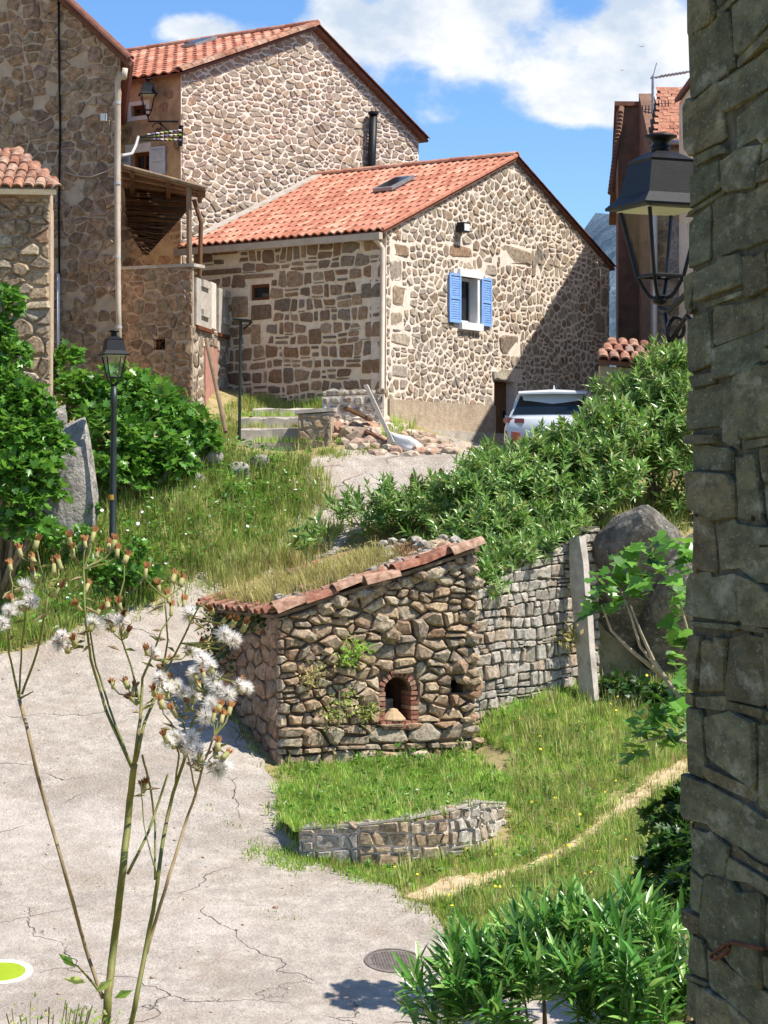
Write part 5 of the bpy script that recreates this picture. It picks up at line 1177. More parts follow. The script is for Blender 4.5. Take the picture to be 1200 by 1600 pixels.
wallp = Vector((1.8, 13.48, lc.z + .14))
MB().tube([lc + Vector((0, 0, -.03)), lc + Vector((.04, -.1, -.05)), lc.lerp(wallp, .5) + Vector((0, 0, -.02)), wallp], .017, 8).build('bracket_arm', K['iron'], NL)
pts = [lc + Vector((.02, -.05, -.06))]
for i in range(15): a = -.6 + i * .42; r = .1 - i * .0052; pts.append(lc + Vector((.07 - math.cos(a) * r * .6, -.25, -.17 + math.sin(a) * r)))
MB().tube(pts, .012, 6).build('scroll', K['iron'], NL)
MB().tube([lc + Vector((.04, -.2, -.22)), lc + Vector((.1, -.4, -.1)), wallp + Vector((-.02, 0, -.5))], .014, 6).build('brace', K['iron'], NL)
# street lamp
sb = Vector((W(176, 868, 43.5).x, 43.5, h1(W(176, 868, 43.5).x, 43.5)))
SL = empty('street_lamp', tuple(sb), 'dark green street lamp post with four sided lantern by the road', 'street lamp')
lt = W(178, 604, 43.5)
MB().tube([Vector((sb.x, sb.y, sb.z - .2)), Vector((sb.x, sb.y, sb.z + .02)), Vector((sb.x, sb.y, sb.z + .02)), Vector((sb.x, sb.y, sb.z + .5)), Vector((sb.x, sb.y, sb.z + .55)), lt - Vector((0, 0, .35)), lt - Vector((0, 0, .3)), lt], [.12, .12, .1, .09, .062, .05, .062, .05], 12).build('post', K['iron_green'], SL, True)
lantern(SL, lt, .95, rad(20), K['iron'])
MB().tube([W(175, 781, 43.5), W(175, 773, 43.5)], .067, 12).build('tape', K['yellow'], SL)
# lantern of the upper house
uc = W(231, 181, 55.2); UN = empty('wall_lantern', tuple(uc), 'black lantern on a long bracket at the tall house corner', 'lantern'); lantern(UN, uc, .8, rad(10), K['iron'])
we = UL.at(ulw - .04, 0, .05); we = Vector((we.x, we.y, W(284, 190, 55).z))
MB().tube([uc, uc + Vector((.02, 0, -.12)), we], .022, 6).build('bracket_arm', K['iron'], UN)
MB().tube([uc + Vector((.25, 0, -.13)), uc + Vector((.45, 0, -.35)), we + Vector((0, 0, -.55))], .015, 6).build('brace', K['iron'], UN)
pts = [uc + Vector((.22 - math.cos(i * .5) * (.12 - i * .008), 0, -.25 + math.sin(i * .5) * (.12 - i * .008))) for i in range(13)]; MB().tube(pts, .012, 5).build('scroll', K['iron'], UN)
CB = empty('cable_rack', tuple(W(282, 215, 55)), 'bundle of wires with coloured insulators on a rack by the tall house corner', 'cables')
MB().tube([W(282, 228, 54.9), W(283, 196, 54.9)], .05, 6).build('rack', K['iron'], CB)
ins = [mat('insulator ' + c, h, None, 5, .4) for c, h in (('white', '#e0e0dc'), ('green', '#8fb04a'), ('violet', '#807aa0'), ('yellow', '#d8cfa0'), ('grey', '#c8c8c4'))]
for k, (y0, y1) in enumerate(((204, 212), (211, 214), (219, 217))):
    MB().tube([W(281, y0, 54.8), W(250, (y0 + y1) / 2 + 1, 54.6), W(216, y1 + 2, 54.3)], .018, 5).build('wire', K['wire'], CB)
    for i in range(8):
        t = i / 9; c = W(281 - 62 * t, y0 + (y1 - y0) * t + .4 * t, 54.8 - .4 * t); MB().tube([c - Vector((.035, 0, 0)), c + Vector((.035, 0, 0))], .024, 6).build('insulator', ins[(i * 2 + k) % 5], CB)
MB().tube([W(216, 214, 54.3), W(212, 228, 53), W(206, 240, 51), W(190, 243, 49.3)], .03, 6).build('conduit', K['pvc'], CB)

# ------------------------------------------------------------------ white car behind the hedge
def car():
    gc = W(862, 742, 46.6); ya = rad(-7); c0 = Vector((gc.x, gc.y, h1(gc.x, gc.y) - .0))
    top = W(862, 608, 47.4).z; hgt = 1.55; c0.z = top - hgt
    C = empty('parked_car', tuple(c0), 'white hatchback parked behind the hedge with red tail lights', 'car')
    RM = Matrix.Rotation(ya, 3, 'Z'); P = lambda x, y, z: c0 + RM @ Vector((x, y, z))
    def sec(y, pts): return [P(x, y, z) for x, z in pts] + [P(-x, y, z) for x, z in reversed(pts)]
    # lower body sections from rear (y=0) to nose
    def body(y, w, zb, zs, dy=0): return sec(y, [(.001, zb), (w * .8, zb), (w * .95, zb + .12), (w, zb + .35), (w * .985, zs - .18), (w * .93, zs - .03), (w * .84, zs), (.001, zs + .01)])
    S = [body(0, .8, .42, .98), body(.05, .85, .32, 1.0), body(.25, .89, .25, 1.0), body(1.0, .9, .22, .98), body(2.6, .9, .22, .95), body(3.3, .89, .22, .93), body(4.0, .84, .25, .82), body(4.25, .74, .3, .7), body(4.3, .6, .36, .6)]
    MB().loft(S).build('body', K['car_white'], C, True)
    def cab(y, w, z0, wt, z1): return sec(y, [(.001, z0), (w, z0), (w - .01, z0 + .04), (wt + .05, z1 - .1), (wt, z1 - .03), (wt * .8, z1), (.001, z1 + .01)])
    MB().loft([cab(.12, .8, .97, .79, 1.01), cab(.42, .83, .97, .62, 1.46), cab(.55, .83, .97, .63, 1.5), cab(1.4, .84, .96, .64, 1.54), cab(2.3, .84, .95, .63, 1.5), cab(3.0, .83, .94, .72, .98)]).build('cabin', K['car_white'], C, True)
    def quad(name, m, pts, off=(0, 0, 0), parent=C):
        mb = MB(); v = [P(*p) for p in pts]; n = (v[1] - v[0]).cross(v[3] - v[0]).normalized() * .02; mb.add([q - n * .5 for q in v] + [q + n * .5 for q in v], [(0, 1, 2, 3), (7, 6, 5, 4)] + [(i, (i + 1) % 4, 4 + (i + 1) % 4, 4 + i) for i in range(4)]); return mb.build(name, m, parent)
    quad('rear_window', K['car_glass'], [(-.72, .14, 1.06), (.72, .14, 1.06), (.6, .4, 1.4), (-.6, .4, 1.4)])
    mb = MB(); mb.loft([sec(.2, [(.001, 1.44), (.62, 1.43), (.62, 1.455), (.001, 1.475)]), sec(.5, [(.001, 1.46), (.64, 1.45), (.64, 1.5), (.001, 1.53)])]).build('spoiler', K['car_white'], C)
    for s in (-1, 1):
        quad('side_window', K['car_glass'], [(s * .835, .75, 1.0), (s * .845, 2.75, .99), (s * .675, 2.2, 1.43), (s * .675, .8, 1.43)])
        mb = MB(); mb.loft([[P(s * x, y, z) for x, y, z in ((.5, -.015, .9), (.5, -.015, .98), (.5, .05, .98), (.5, .05, .9))], [P(s * x, y, z) for x, y, z in ((.8, .01, .9), (.8, .01, .99), (.8, .1, .99), (.8, .1, .9))], [P(s * x, y, z) for x, y, z in ((.895, .2, .92), (.895, .2, .99), (.86, .32, .99), (.86, .32, .92))]]).build('tail_light', K['tail_red'], C)
        mb = MB(); mb.loft([[P(s * x, y, z) for x, y, z in ((.58, -.03, .55), (.58, -.03, .72), (.58, .06, .72), (.58, .06, .55))], [P(s * x, y, z) for x, y, z in ((.85, .02, .56), (.85, .02, .76), (.85, .12, .76), (.85, .12, .56))]]).build('indicator', K['tail_amber'], C)
        mb = MB(); mb.loft([[P(s * x, y, z) for x, y, z in ((.84, 2.55, 1.0), (.84, 2.7, 1.0), (.84, 2.7, 1.06), (.84, 2.55, 1.06))], [P(s * x, y, z) for x, y, z in ((1.04, 2.5, .98), (1.04, 2.68, .98), (1.04, 2.68, 1.14), (1.04, 2.5, 1.14))]]).build('mirror', K['car_white'], C)
        for y in (.85, 3.45):
            def ring(x, r, n=20): return [P(x, y + math.cos(6.2832 * j / n) * r, .33 + math.sin(6.2832 * j / n) * r) for j in range(n)]
            w = MB().loft([ring(s * .7, .3), ring(s * .7, .33), ring(s * .9, .33), ring(s * .91, .3)]).build('wheel', K['rubber'], C, False)
            MB().loft([ring(s * .88, .22), ring(s * .915, .2), ring(s * .9, .05)]).build('rim', K['zinc'], w)
    quad('number_plate', K['plastic_white'], [(-.26, -.02, .74), (.26, -.02, .74), (.26, -.015, .85), (-.26, -.015, .85)])
    MB().loft([sec(-.06, [(.001, .36), (.7, .38), (.7, .52), (.001, .53)]), sec(.2, [(.001, .3), (.9, .3), (.9, .52), (.001, .53)])]).build('bumper', K['car_dark'], C)
    MB().loft([[P(x, y, z) for x, y, z in ((-.02, .75, 1.525), (.02, .75, 1.525), (.02, .95, 1.53), (-.02, .95, 1.53))], [P(x, y, z) for x, y, z in ((-.008, .76, 1.62), (.008, .76, 1.62), (.008, .8, 1.62), (-.008, .8, 1.62))]]).build('antenna_fin', K['car_white'], C)
car()

# ------------------------------------------------------------------ near stone corner at the right, its hook; terrace below the camera
NC = empty('stone_corner', (1.62, 13, -6), 'rough grey stone house corner in shade along the right edge', 'wall')
cx_ = W(1083, 800, 13.5).x
NFr = Frame((cx_, 13.5, -6.8), (.212, -1.5)); nq = lambda x, y: NFr.px(x, y)
nl = nq(1235, 800)[0]; nh = 10.0
npoly = [(0, 0), (nl, 0), (nl, nh), (0, nh)]
nw = wall_slab('face', NFr, npoly, K['joint_dark'], NC, (), .5)
f2 = Frame(tuple(NFr.at(0, 0)), tuple(-NFr.n)); 
f3 = Frame((cx_ + 3.3, 13.5, -6.8), (-1, .0)); wall_slab('end_face', f3, [(0, 0), (2.79, 0), (2.79, nh), (0, nh)], K['joint_dark'], NC, (), .4)
st = Store(NC)
vlo, vhi = 3.6, 9.99
def ragged(geos):
    o = []
    for v, f, a in geos:
        k = R.uniform(-.13, .06); k2 = R.uniform(-.05, .05); o.append(([q + NFr.u * (k + k2 * R.uniform(-1, 1)) if (q - NFr.O).dot(NFr.u) < .12 else q for q in v], f, a))
    return o
st.add(ragged(ashlar_cells(NFr, [(0, vlo), (nl, vlo), (nl, vhi), (0, vhi)], (.2, .42), (.4, 1.15), .02, .035, .1, .05, .045, .1, .18, .08, .09, .965, .45)), nw, K['stone_near'])
st.add(ashlar_cells(f3, [(1.8, vlo), (2.79, vlo), (2.79, vhi), (1.8, vhi)], (.2, .46), (.4, .6), .03, .035, .1, .05), None, K['stone_near'])
st.finish()
HK = empty('iron_hook', tuple(NFr.at(*nq(1160, 1478))), 'rusty iron shutter hook on the near stone corner', 'hook')
q = [NFr.at(*nq(x, y), .05) for x, y in ((1210, 1482), (1160, 1472), (1152, 1474), (1128, 1490), (1126, 1497), (1132, 1499), (1150, 1488), (1156, 1478))]
MB().tube(q, .011, 6).build('rod', K['rust'], HK)
TB = empty('terrace_parapet', (-.6, 4.9, -1.4), 'low terrace parapet below the frame that carries the dry plants', 'wall')
MB().obox((-2.4, 4.3, -6.7), (3.4, 0, 0), (0, 1.2, 0), (0, 0, 5.45)).build('wall', K['mortar_old'], TB)
MB().obox((-2.3, 4.45, -1.248), (3.2, 0, 0), (0, .95, 0), (0, 0, .06)).build('soil_bed', K['soil'], TB)
for x, y, r in ((1003, 73, .13), (972, 110, .11)):
    c = W(x, y, 90); o = MB(); o.add([c + Vector(v) * r for v in ((-.9, 0, .25), (-.4, .1, .12), (0, .3, 0), (.4, .1, .12), (.9, 0, .3), (0, -.35, -.02), (0, 0, -.1), (0, .05, .08))], [(0, 1, 7), (1, 2, 7), (2, 3, 7), (3, 4, 7), (4, 3, 6), (3, 5, 6), (5, 1, 6), (1, 0, 6), (0, 7, 5), (7, 4, 5)])
    tag(o.build('bird', K['wire']), 'dark swift flying in the sky, %s of two' % ('upper' if y < 90 else 'lower'), 'bird', 'birds in the sky')

# ------------------------------------------------------------------ plants
def lance(L, w, fold=.25, droop=.15):
    v = [(0, 0, 0), (-w, L * .42, w * fold), (0, L * .48, -w * fold), (w, L * .42, w * fold), (0, L, -L * droop)]
    return v, [(0, 2, 1), (0, 3, 2), (1, 2, 4), (2, 3, 4)]
def figleaf(s):
    """broad lobed leaf, pointing along +Y"""
    o = [(0, 0), (-.32, .02), (-.52, .3), (-.3, .42), (-.42, .72), (-.16, .62), (0, 1.0), (.16, .62), (.42, .72), (.3, .42), (.52, .3), (.32, .02)]
    v = [(x * s, y * s, abs(x) * s * .28 - (y * y) * s * .12) for x, y in o] + [(0, .42 * s, -.03 * s)]
    n = len(o); return v, [(i, (i + 1) % n, n) for i in range(n)][::1]
def fix(f): return [(a, b, c) for a, b, c in f]
def shoot_template(n=15, L=.13, w=.016, stem=.22, seed=0):
    rr = np.random.RandomState(seed); V = []; T = []; b = 0
    for i in range(n):
        t = i / (n - 1); v, f = lance(L * (.75 + .35 * rr.rand()), w, .3, .1 + .25 * rr.rand()); v = np.array(v)
        pitch = rad(75 - 52 * t + rr.uniform(-10, 10)); az = i * 2.4 + rr.uniform(-.3, .3)
        # leaf points outward; local +Y is the shoot axis
        D = np.array([math.cos(az) * math.sin(pitch), math.cos(pitch), math.sin(az) * math.sin(pitch)])
        Nn = np.array([-math.cos(az) * math.cos(pitch), math.sin(pitch), -math.sin(az) * math.cos(pitch)]); X = np.cross(D, Nn)
        q = v[:, :1] * X + v[:, 1:2] * D + v[:, 2:] * Nn + np.array([0, stem * t, 0])
        V.append(q); T += [(a + b, c + b, d + b) for a, c, d in f]; b += len(v)
    return np.concatenate(V), np.array(T)
def lobe_points(lobes, n, inner=.25, low=-.35):
    """points and outward directions spread over a cloud of ellipsoids"""
    wts = np.array([l[3] ** 2 for l in lobes]); idx = NR.choice(len(lobes), n, p=wts / wts.sum())
    d = NR.normal(size=(n, 3)); d /= np.linalg.norm(d, axis=1, keepdims=True); d[:, 2] = np.where(d[:, 2] < low, -d[:, 2] * .6, d[:, 2]); d /= np.linalg.norm(d, axis=1, keepdims=True)
    r = np.where(NR.rand(n) < inner, NR.uniform(.3, .8, n), NR.uniform(.8, 1.12, n))
    C = np.array([l[:3] for l in lobes])[idx]; rr = np.array([l[3] for l in lobes])[idx]; fl = np.array([l[4] if len(l) > 4 else 1 for l in lobes])[idx]
    P = C + d * (rr * r)[:, None] * np.stack([np.ones(n), fl, np.ones(n)], 1); return P, d
def branches(thing, root, lobes, m, r0=.05, name='branch'):
    root = Vector(root)
    for l in lobes:
        c = Vector(l[:3]); mid = root.lerp(c, .5) + Vector((R.uniform(-.1, .1), R.uniform(-.1, .1), -.1 * (c - root).length * .3))
        MB().tube([root + Vector((R.uniform(-.1, .1), R.uniform(-.1, .1), 0)), mid, c], [r0, r0 * .7, r0 * .3], 6).build(name, m, thing, True)
        for k in range(3):
            e_ = c + Vector((R.gauss(0, 1), R.gauss(0, 1), R.uniform(0, 1.2))).normalized() * l[3] * .8; s_ = mid.lerp(c, R.uniform(.3, 1)); MB().tube([s_, s_.lerp(e_, .6) + Vector((0, 0, .03)), e_], [r0 * .35, r0 * .25, r0 * .1], 5).build('twig', m, thing)
def pl(px, py, Y, rpx, fl=1.0): p = W(px, py, Y); return (p.x, p.y, p.z, rpx * Y / F, fl)
def oleander_bush(label, lobes, n, root, m='oleander', L=.19, stem=.24, inner=.3, kinds=3, up=.75):
    t = empty('oleander_bush', root, label, 'bush', 'oleander bushes of the hedge')
    branches(t, root, lobes, K['bark'], .035)
    VV = []; TT = []; b = 0
    for k in range(kinds):
        tv, tf = shoot_template(15, L, L * .135, stem, k); P, d = lobe_points(lobes, n // kinds, inner)
        D = d * .75 + np.array([0, 0, up]) + NR.normal(scale=.28, size=d.shape); V, T = inst(tv, tf, frames(D), P - D * 0, NR.uniform(.75, 1.25, len(P))); VV.append(V); TT.append(T + b); b += len(V)
    tag(link('foliage', np_mesh('foliage', np.concatenate(VV), np.concatenate(TT)), t, K[m]), kind='stuff')
    return t
def gz(px, py, Y): p = W(px, py, Y); return (p.x, p.y, h1(p.x, p.y))
oleander_bush('low loose oleander behind the oven hut roof, in front of the rusty posts', [pl(545, 815, 45.3, 26), pl(585, 800, 45.2, 32), pl(630, 806, 45, 36), pl(665, 800, 44.8, 34), pl(690, 830, 44.4, 36), pl(610, 835, 44.9, 26)], 180, gz(620, 830, 45))
oleander_bush('bushy oleander hanging over the retaining wall at the oven hut corner', [pl(735, 790, 43.4, 48), pl(790, 902, 41.0, 20), pl(815, 888, 41.2, 18), pl(765, 925, 40.7, 18), pl(700, 880, 42.4, 30), pl(760, 905, 41.4, 26), pl(770, 770, 43.4, 46), pl(720, 850, 42.6, 40), pl(770, 840, 42.5, 44), pl(745, 885, 42.0, 36), pl(775, 880, 41.9, 26), pl(710, 800, 43.4, 32)], 520, gz(750, 860, 42.6))
oleander_bush('large oleander in the middle of the hedge, in front of the white car', [pl(785, 752, 44.3, 44), pl(838, 758, 44.0, 52), pl(850, 800, 43.7, 50), pl(800, 790, 43.8, 48), pl(870, 835, 43.2, 40), pl(845, 872, 41.6, 18), pl(875, 855, 41.8, 18), pl(905, 840, 42.0, 16), pl(820, 850, 43.0, 44), pl(800, 880, 42.4, 30), pl(755, 752, 44.5, 30), pl(860, 720, 44.4, 32)], 520, gz(830, 830, 43.8))
oleander_bush('oleander of the hedge beside the granite boulder top', [pl(908, 705, 44.6, 40), pl(955, 705, 44.5, 50), pl(940, 755, 44.2, 48), pl(900, 740, 44.3, 44), pl(970, 765, 44.0, 34), pl(925, 790, 43.8, 34), pl(885, 712, 44.6, 30), pl(955, 672, 45, 34)], 430, gz(930, 790, 44.2))
oleander_bush('tall oleander at the hedge end beside the near stone corner', [pl(990, 650, 45.6, 40), pl(1030, 630, 45.6, 46), pl(1065, 660, 45.4, 50), pl(1020, 690, 45.3, 52), pl(1070, 730, 45, 50), pl(1015, 745, 45, 36), pl(1040, 590, 45.8, 36), pl(965, 625, 46, 24), pl(1080, 800, 44.6, 40)], 540, gz(1030, 790, 45.2))
# leafy tree top over the lean-to
def leaf_tree(name, label, cat, lobes, n, root, leaf, m, size=(.8, 1.2), bark='bark_pale', inner=.3, r0=.06, group=None, flat=.5):
    t = empty(name, root, label, cat, group); branches(t, root, lobes, K[bark], r0)
    P, d = lobe_points(lobes, n, inner); tv, tf = leaf
    D = d * .9 + NR.normal(scale=.55, size=d.shape) + np.array([0, 0, -.15]); D /= np.linalg.norm(D, axis=1, keepdims=True)
    # leaf faces turn to the sky and outward
    Nn = d * .5 + np.array([0, 0, .8]) + NR.normal(scale=.4, size=d.shape); Nn -= D * (Nn * D).sum(1, keepdims=True); Nn /= np.linalg.norm(Nn, axis=1, keepdims=True); X = np.cross(D, Nn)
    M = np.stack([X, D, Nn], axis=2); V, T = inst(tv, tf, M, P, NR.uniform(*size, n))
    tag(link('foliage', np_mesh('foliage', V, T), t, K[m]), kind='stuff'); return t
FL = figleaf(.165); FL2 = figleaf(.15)
leaf_tree('fig_tree', 'bright green tree top above the orange lean-to roof by the near wall', 'tree', [pl(1045, 570, 47, 26), pl(1065, 585, 47, 26), pl(1030, 590, 47, 16), pl(1060, 560, 47, 16)], 330, gz(1060, 700, 47), FL2, 'fig')
leaf_tree('fig_tree', 'wide fig tree spreading behind the street lamp below the terrace wall', 'tree', [pl(140, 640, 46.6, 46), pl(190, 625, 46.6, 52), pl(240, 655, 46.4, 58), pl(290, 680, 46.2, 46), pl(230, 715, 45.6, 56), pl(170, 690, 45.8, 58), pl(315, 700, 46.4, 30), pl(270, 730, 45.5, 36), pl(200, 750, 45.1, 40), pl(150, 740, 45.2, 30), pl(120, 610, 46.8, 30)], 3200, gz(215, 790, 45.4), FL, 'fig', r0=.08)
leaf_tree('fig_tree', 'small fig crown between the outhouse and the street lamp', 'tree', [pl(102, 570, 47.6, 22), pl(108, 555, 47.6, 16), pl(95, 590, 47.6, 16)], 150, gz(102, 640, 47.6), FL, 'fig', r0=.03)
leaf_tree('fig_tree', 'large fig tree at the left edge beside the tall rock', 'tree', [pl(15, 560, 43, 30), pl(5, 610, 42.8, 38), pl(40, 640, 42.6, 42), pl(10, 690, 42.4, 50), pl(60, 690, 42.5, 36), pl(35, 745, 42.2, 48), pl(-10, 760, 42.2, 48), pl(70, 730, 42.4, 26), pl(5, 480, 43.2, 30), pl(-20, 530, 43.2, 40), pl(40, 790, 42.0, 30), pl(78, 770, 42.6, 26), pl(85, 700, 42.8, 22), pl(20, 830, 42, 30), pl(60, 830, 42, 24)], 3100, gz(0, 860, 42.6), FL, 'fig', r0=.06, bark='bark')
leaf_tree('shrub', 'leafy shrub at the foot of the street lamp', 'shrub', [pl(205, 870, 43.2, 26), pl(180, 905, 42.9, 26), pl(225, 905, 42.8, 24), pl(160, 890, 43.2, 20)], 520, gz(195, 930, 43), figleaf(.12), 'fig', r0=.02)
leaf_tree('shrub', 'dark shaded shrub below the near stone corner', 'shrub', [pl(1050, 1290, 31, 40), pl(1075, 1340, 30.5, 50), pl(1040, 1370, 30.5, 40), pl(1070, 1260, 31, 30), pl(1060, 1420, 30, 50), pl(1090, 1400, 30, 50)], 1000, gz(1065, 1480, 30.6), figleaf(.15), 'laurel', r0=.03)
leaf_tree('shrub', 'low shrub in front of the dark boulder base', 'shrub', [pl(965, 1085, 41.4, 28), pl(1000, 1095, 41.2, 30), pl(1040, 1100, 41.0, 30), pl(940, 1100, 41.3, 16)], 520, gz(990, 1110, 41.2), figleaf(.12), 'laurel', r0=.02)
# fig sapling with single leaves
SG_ = empty('fig_sapling', gz(1108, 1180, 30), 'young fig sapling with big lobed leaves beside the near stone corner', 'sapling')
bl = [((1108, 1180), (1085, 1120), (1040, 1060), (1000, 1010), (985, 960), (972, 925)), ((1050, 1075), (1020, 1030), (1000, 985), (985, 945)), ((1040, 1060), (985, 1015), (955, 985), (940, 945)), ((1108, 1180), (1085, 1080), (1075, 990), (1060, 930), (1040, 885)), ((1085, 1120), (1090, 1060), (1080, 1020)), ((1108, 1180), (1090, 1165), (1040, 1150), (1000, 1160)), ((1105, 1160), (1080, 1130), (1060, 1120))]
tips = []
for b in bl:
    Y0 = 30; pts = [W(x, y, Y0 + R.uniform(-.25, .25) - i * .08) for i, (x, y) in enumerate(b)]; MB().tube(pts, [.03 - .022 * i / (len(pts) - 1) for i in range(len(pts))], 7).build('branch', K['bark_pale'], SG_, True); tips.append(pts)
ME = []
for s in (.25, .3, .21, .17):
    v, f = figleaf(s); me = bpy.data.meshes.new('leaf'); me.from_pydata(v, [], f); me.materials.append(K['fig']); ME.append(me)
lp_ = [(930, 930), (955, 925), (985, 870), (1000, 855), (1040, 850), (1055, 855), (1020, 880), (965, 880), (940, 895), (985, 905), (970, 945), (990, 930), (1010, 900), (955, 950), (930, 950), (1060, 920), (1065, 960), (1050, 985), (1060, 1005), (1040, 890), (1070, 870), (1055, 1025), (1070, 1045), (1045, 1000), (1065, 890),
       (1000, 1115), (1030, 1110), (1050, 1130), (1015, 1140), (990, 1150), (1005, 1175), (1040, 1165), (1060, 1150), (1065, 1100), (1025, 1125), (1045, 1105), (1058, 1075), (1068, 1120), (1000, 1130), (985, 1185), (945, 915), (975, 895), (1010, 870), (1030, 855), (1068, 845), (1015, 920), (1072, 930), (1058, 945), (1070, 1000), (1048, 1150), (1030, 1145), (1070, 1070)]
for x, y in lp_ + [(x + R.uniform(-14, 14), y + R.uniform(-14, 14)) for x, y in lp_ for _ in (0, 1)]:
    me = R.choice(ME); o = bpy.data.objects.new('leaf', me); COL.objects.link(o); o.parent = SG_; o.matrix_parent_inverse = Matrix.Translation(-SG_.location)
    a = R.uniform(0, 6.283); D = Vector((math.cos(a), math.sin(a) * .6 - .3, R.uniform(-.7, .25))).normalized(); Nn = Vector((R.uniform(-.5, .5), R.uniform(-.7, .1), 1)); Nn = (Nn - D * Nn.dot(D)).normalized()
    M = Matrix((D.cross(Nn), D, Nn)).transposed().to_4x4(); M.translation = W(x, y, 29.8 + R.uniform(-.4, .4)) - D * .1; o.matrix_basis = M

# ------------------------------------------------------------------ near oleander in front, its largest leaves one by one
ON = empty('oleander_shrub', (1.7, 17, -6.6), 'tall near oleander with long glossy leaves at the lower right', 'shrub')
nl_ = [pl(700, 1560, 17.0, 46), pl(750, 1542, 17.0, 50), pl(800, 1502, 17.1, 52), pl(860, 1492, 17.0, 50), pl(920, 1482, 17.1, 54), pl(985, 1487, 17.0, 52), pl(1040, 1522, 16.9, 50), pl(1075, 1562, 16.9, 46), pl(730, 1600, 16.9, 44), pl(820, 1562, 16.8, 52), pl(900, 1552, 16.7, 56), pl(990, 1562, 16.7, 56), pl(1060, 1590, 16.7, 50), pl(680, 1620, 17.0, 30), pl(850, 1462, 17.1, 24), pl(790, 1600, 16.8, 44), pl(930, 1600, 16.8, 40), pl(1010, 1620, 16.7, 44)]
sid = 0
stems = MB()
for l in nl_:
    for k in range(1):
        c = Vector(l[:3]); g = Vector((1.6 + R.uniform(-.5, .5), 17 + R.uniform(-.3, .3), -6.7)); stems.tube([g, Vector((c.x + R.uniform(-.05, .05), c.y, -4.0)), c + Vector((R.uniform(-.05, .05), 0, -.25)), c], [.02, .016, .012, .006], 6)
stems.build('stem', K['bark'], ON, True)
P, d = lobe_points(nl_, 230, .25, -.3); lv_ = []
for p, dd_ in zip(P, d):
    ax = Vector(dd_ * .5 + np.array([0, -.1, 1.0]) + NR.normal(scale=.25, size=3)).normalized(); nL = R.randint(11, 16); L0 = R.uniform(.17, .28); s = ax.orthogonal().normalized(); s2 = ax.cross(s); a0 = R.uniform(0, 6)
    for i in range(nL):
        t = i / (nL - 1); pi_ = rad(68 - 46 * t + R.uniform(-9, 9)); az = a0 + i * 2.1 + R.uniform(-.25, .25); o_ = s * math.cos(az) + s2 * math.sin(az)
        D = (o_ * math.sin(pi_) + ax * math.cos(pi_)).normalized(); Nn = (ax * math.sin(pi_) - o_ * math.cos(pi_)).normalized()
        lv_.append((L0 * R.uniform(.75, 1.15), Vector(p) + ax * (t * .2 - .06), D, Nn))
lv_.sort(key=lambda q: (-q[0] + R.uniform(0, .05)) + .6 * (q[1].y - 16.5))
def nearleaf():
    v = []; 
    for t, w in ((0, .012), (.2, .055), (.5, .075), (.8, .045)):
        dz = -.16 * t * t; v += [(-w, t, w * .35 + dz), (0, t, dz), (w, t, w * .35 + dz)]
    v.append((0, 1, -.17)); f = []
    for i in range(3):
        b = i * 3; f += [(b, b + 1, b + 4, b + 3), (b + 1, b + 2, b + 5, b + 4)]
    f += [(9, 10, 12), (10, 11, 12)]; return v, f
nv_, nf_ = nearleaf(); lme = bpy.data.meshes.new('leaf'); lme.from_pydata(nv_, [], nf_); lme.materials.append(K['oleander_near']); lme.polygons.foreach_set('use_smooth', [True] * len(lme.polygons))
rest = MB()
for i, (L, p, D, Nn) in enumerate(lv_):
    M = Matrix((D.cross(Nn) * L, D * L, Nn * L)).transposed().to_4x4(); M.translation = p
    if i < 300:
        o = bpy.data.objects.new('leaf', lme); COL.objects.link(o); o.parent = ON; o.matrix_parent_inverse = Matrix.Translation(-ON.location); o.matrix_basis = M
    else: rest.add([M @ Vector(q) for q in nv_], nf_)
me = rest.mesh('small_leaves', True); tag(link('small_leaves', me, ON, K['oleander_near']), kind='stuff')

# ------------------------------------------------------------------ grass and weeds (nobody could count it)
def tuft(n, h, w, spread, lean=.5, seed=0):
    rr = np.random.RandomState(seed); V = []; T = []; b = 0
    for i in range(n):
        a = rr.uniform(0, 6.283); r = spread * math.sqrt(rr.rand()); hh = h * rr.uniform(.55, 1.1); l = lean * hh * rr.uniform(.2, 1); wx = np.array([-math.sin(a), math.cos(a), 0]) * w; o = np.array([math.cos(a) * r, math.sin(a) * r, 0]); dd_ = np.array([math.cos(a), math.sin(a), 0])
        p = [o - wx, o + wx, o + dd_ * l * .35 + np.array([0, 0, hh * .6]) + wx * .7, o + dd_ * l * .35 + np.array([0, 0, hh * .6]) - wx * .7, o + dd_ * l + np.array([0, 0, hh])]
        V += p; T += [(b, b + 1, b + 2), (b, b + 2, b + 3), (b + 3, b + 2, b + 4)]; b += 5
    return np.array(V), np.array(T)
ZAX = lambda n: np.stack([np.stack([np.cos(a := NR.rand(n) * 6.283), np.sin(a), np.zeros(n)], 1), np.stack([-np.sin(a), np.cos(a), np.zeros(n)], 1), np.tile([0, 0, 1.], (n, 1))], 2)
def scatter(poly, n, avoid=(), zf=None, patch=0, scale=.9):
    P = np.array(poly); q = NR.uniform(P.min(0), P.max(0), (n * 6, 2)); q = q[in_poly(q, poly)]
    for a in avoid: q = q[~in_poly(q, a)]
    if patch:
        f = sum(np.sin(q[:, 0] * k1 * scale + p1) * np.sin(q[:, 1] * k2 * scale + p2) for k1, k2, p1, p2 in ((2.1, 2.7, 1, 2), (4.7, 3.9, .3, 5), (8.3, 9.1, 2, 1))) / 3
        q = q[NR.rand(len(q)) < np.clip(.55 + patch * f * 1.6, .05, 1)]
    q = q[:n]; z = H(q) if zf is None else np.array([zf(x, y) for x, y in q]); return np.column_stack([q, z])
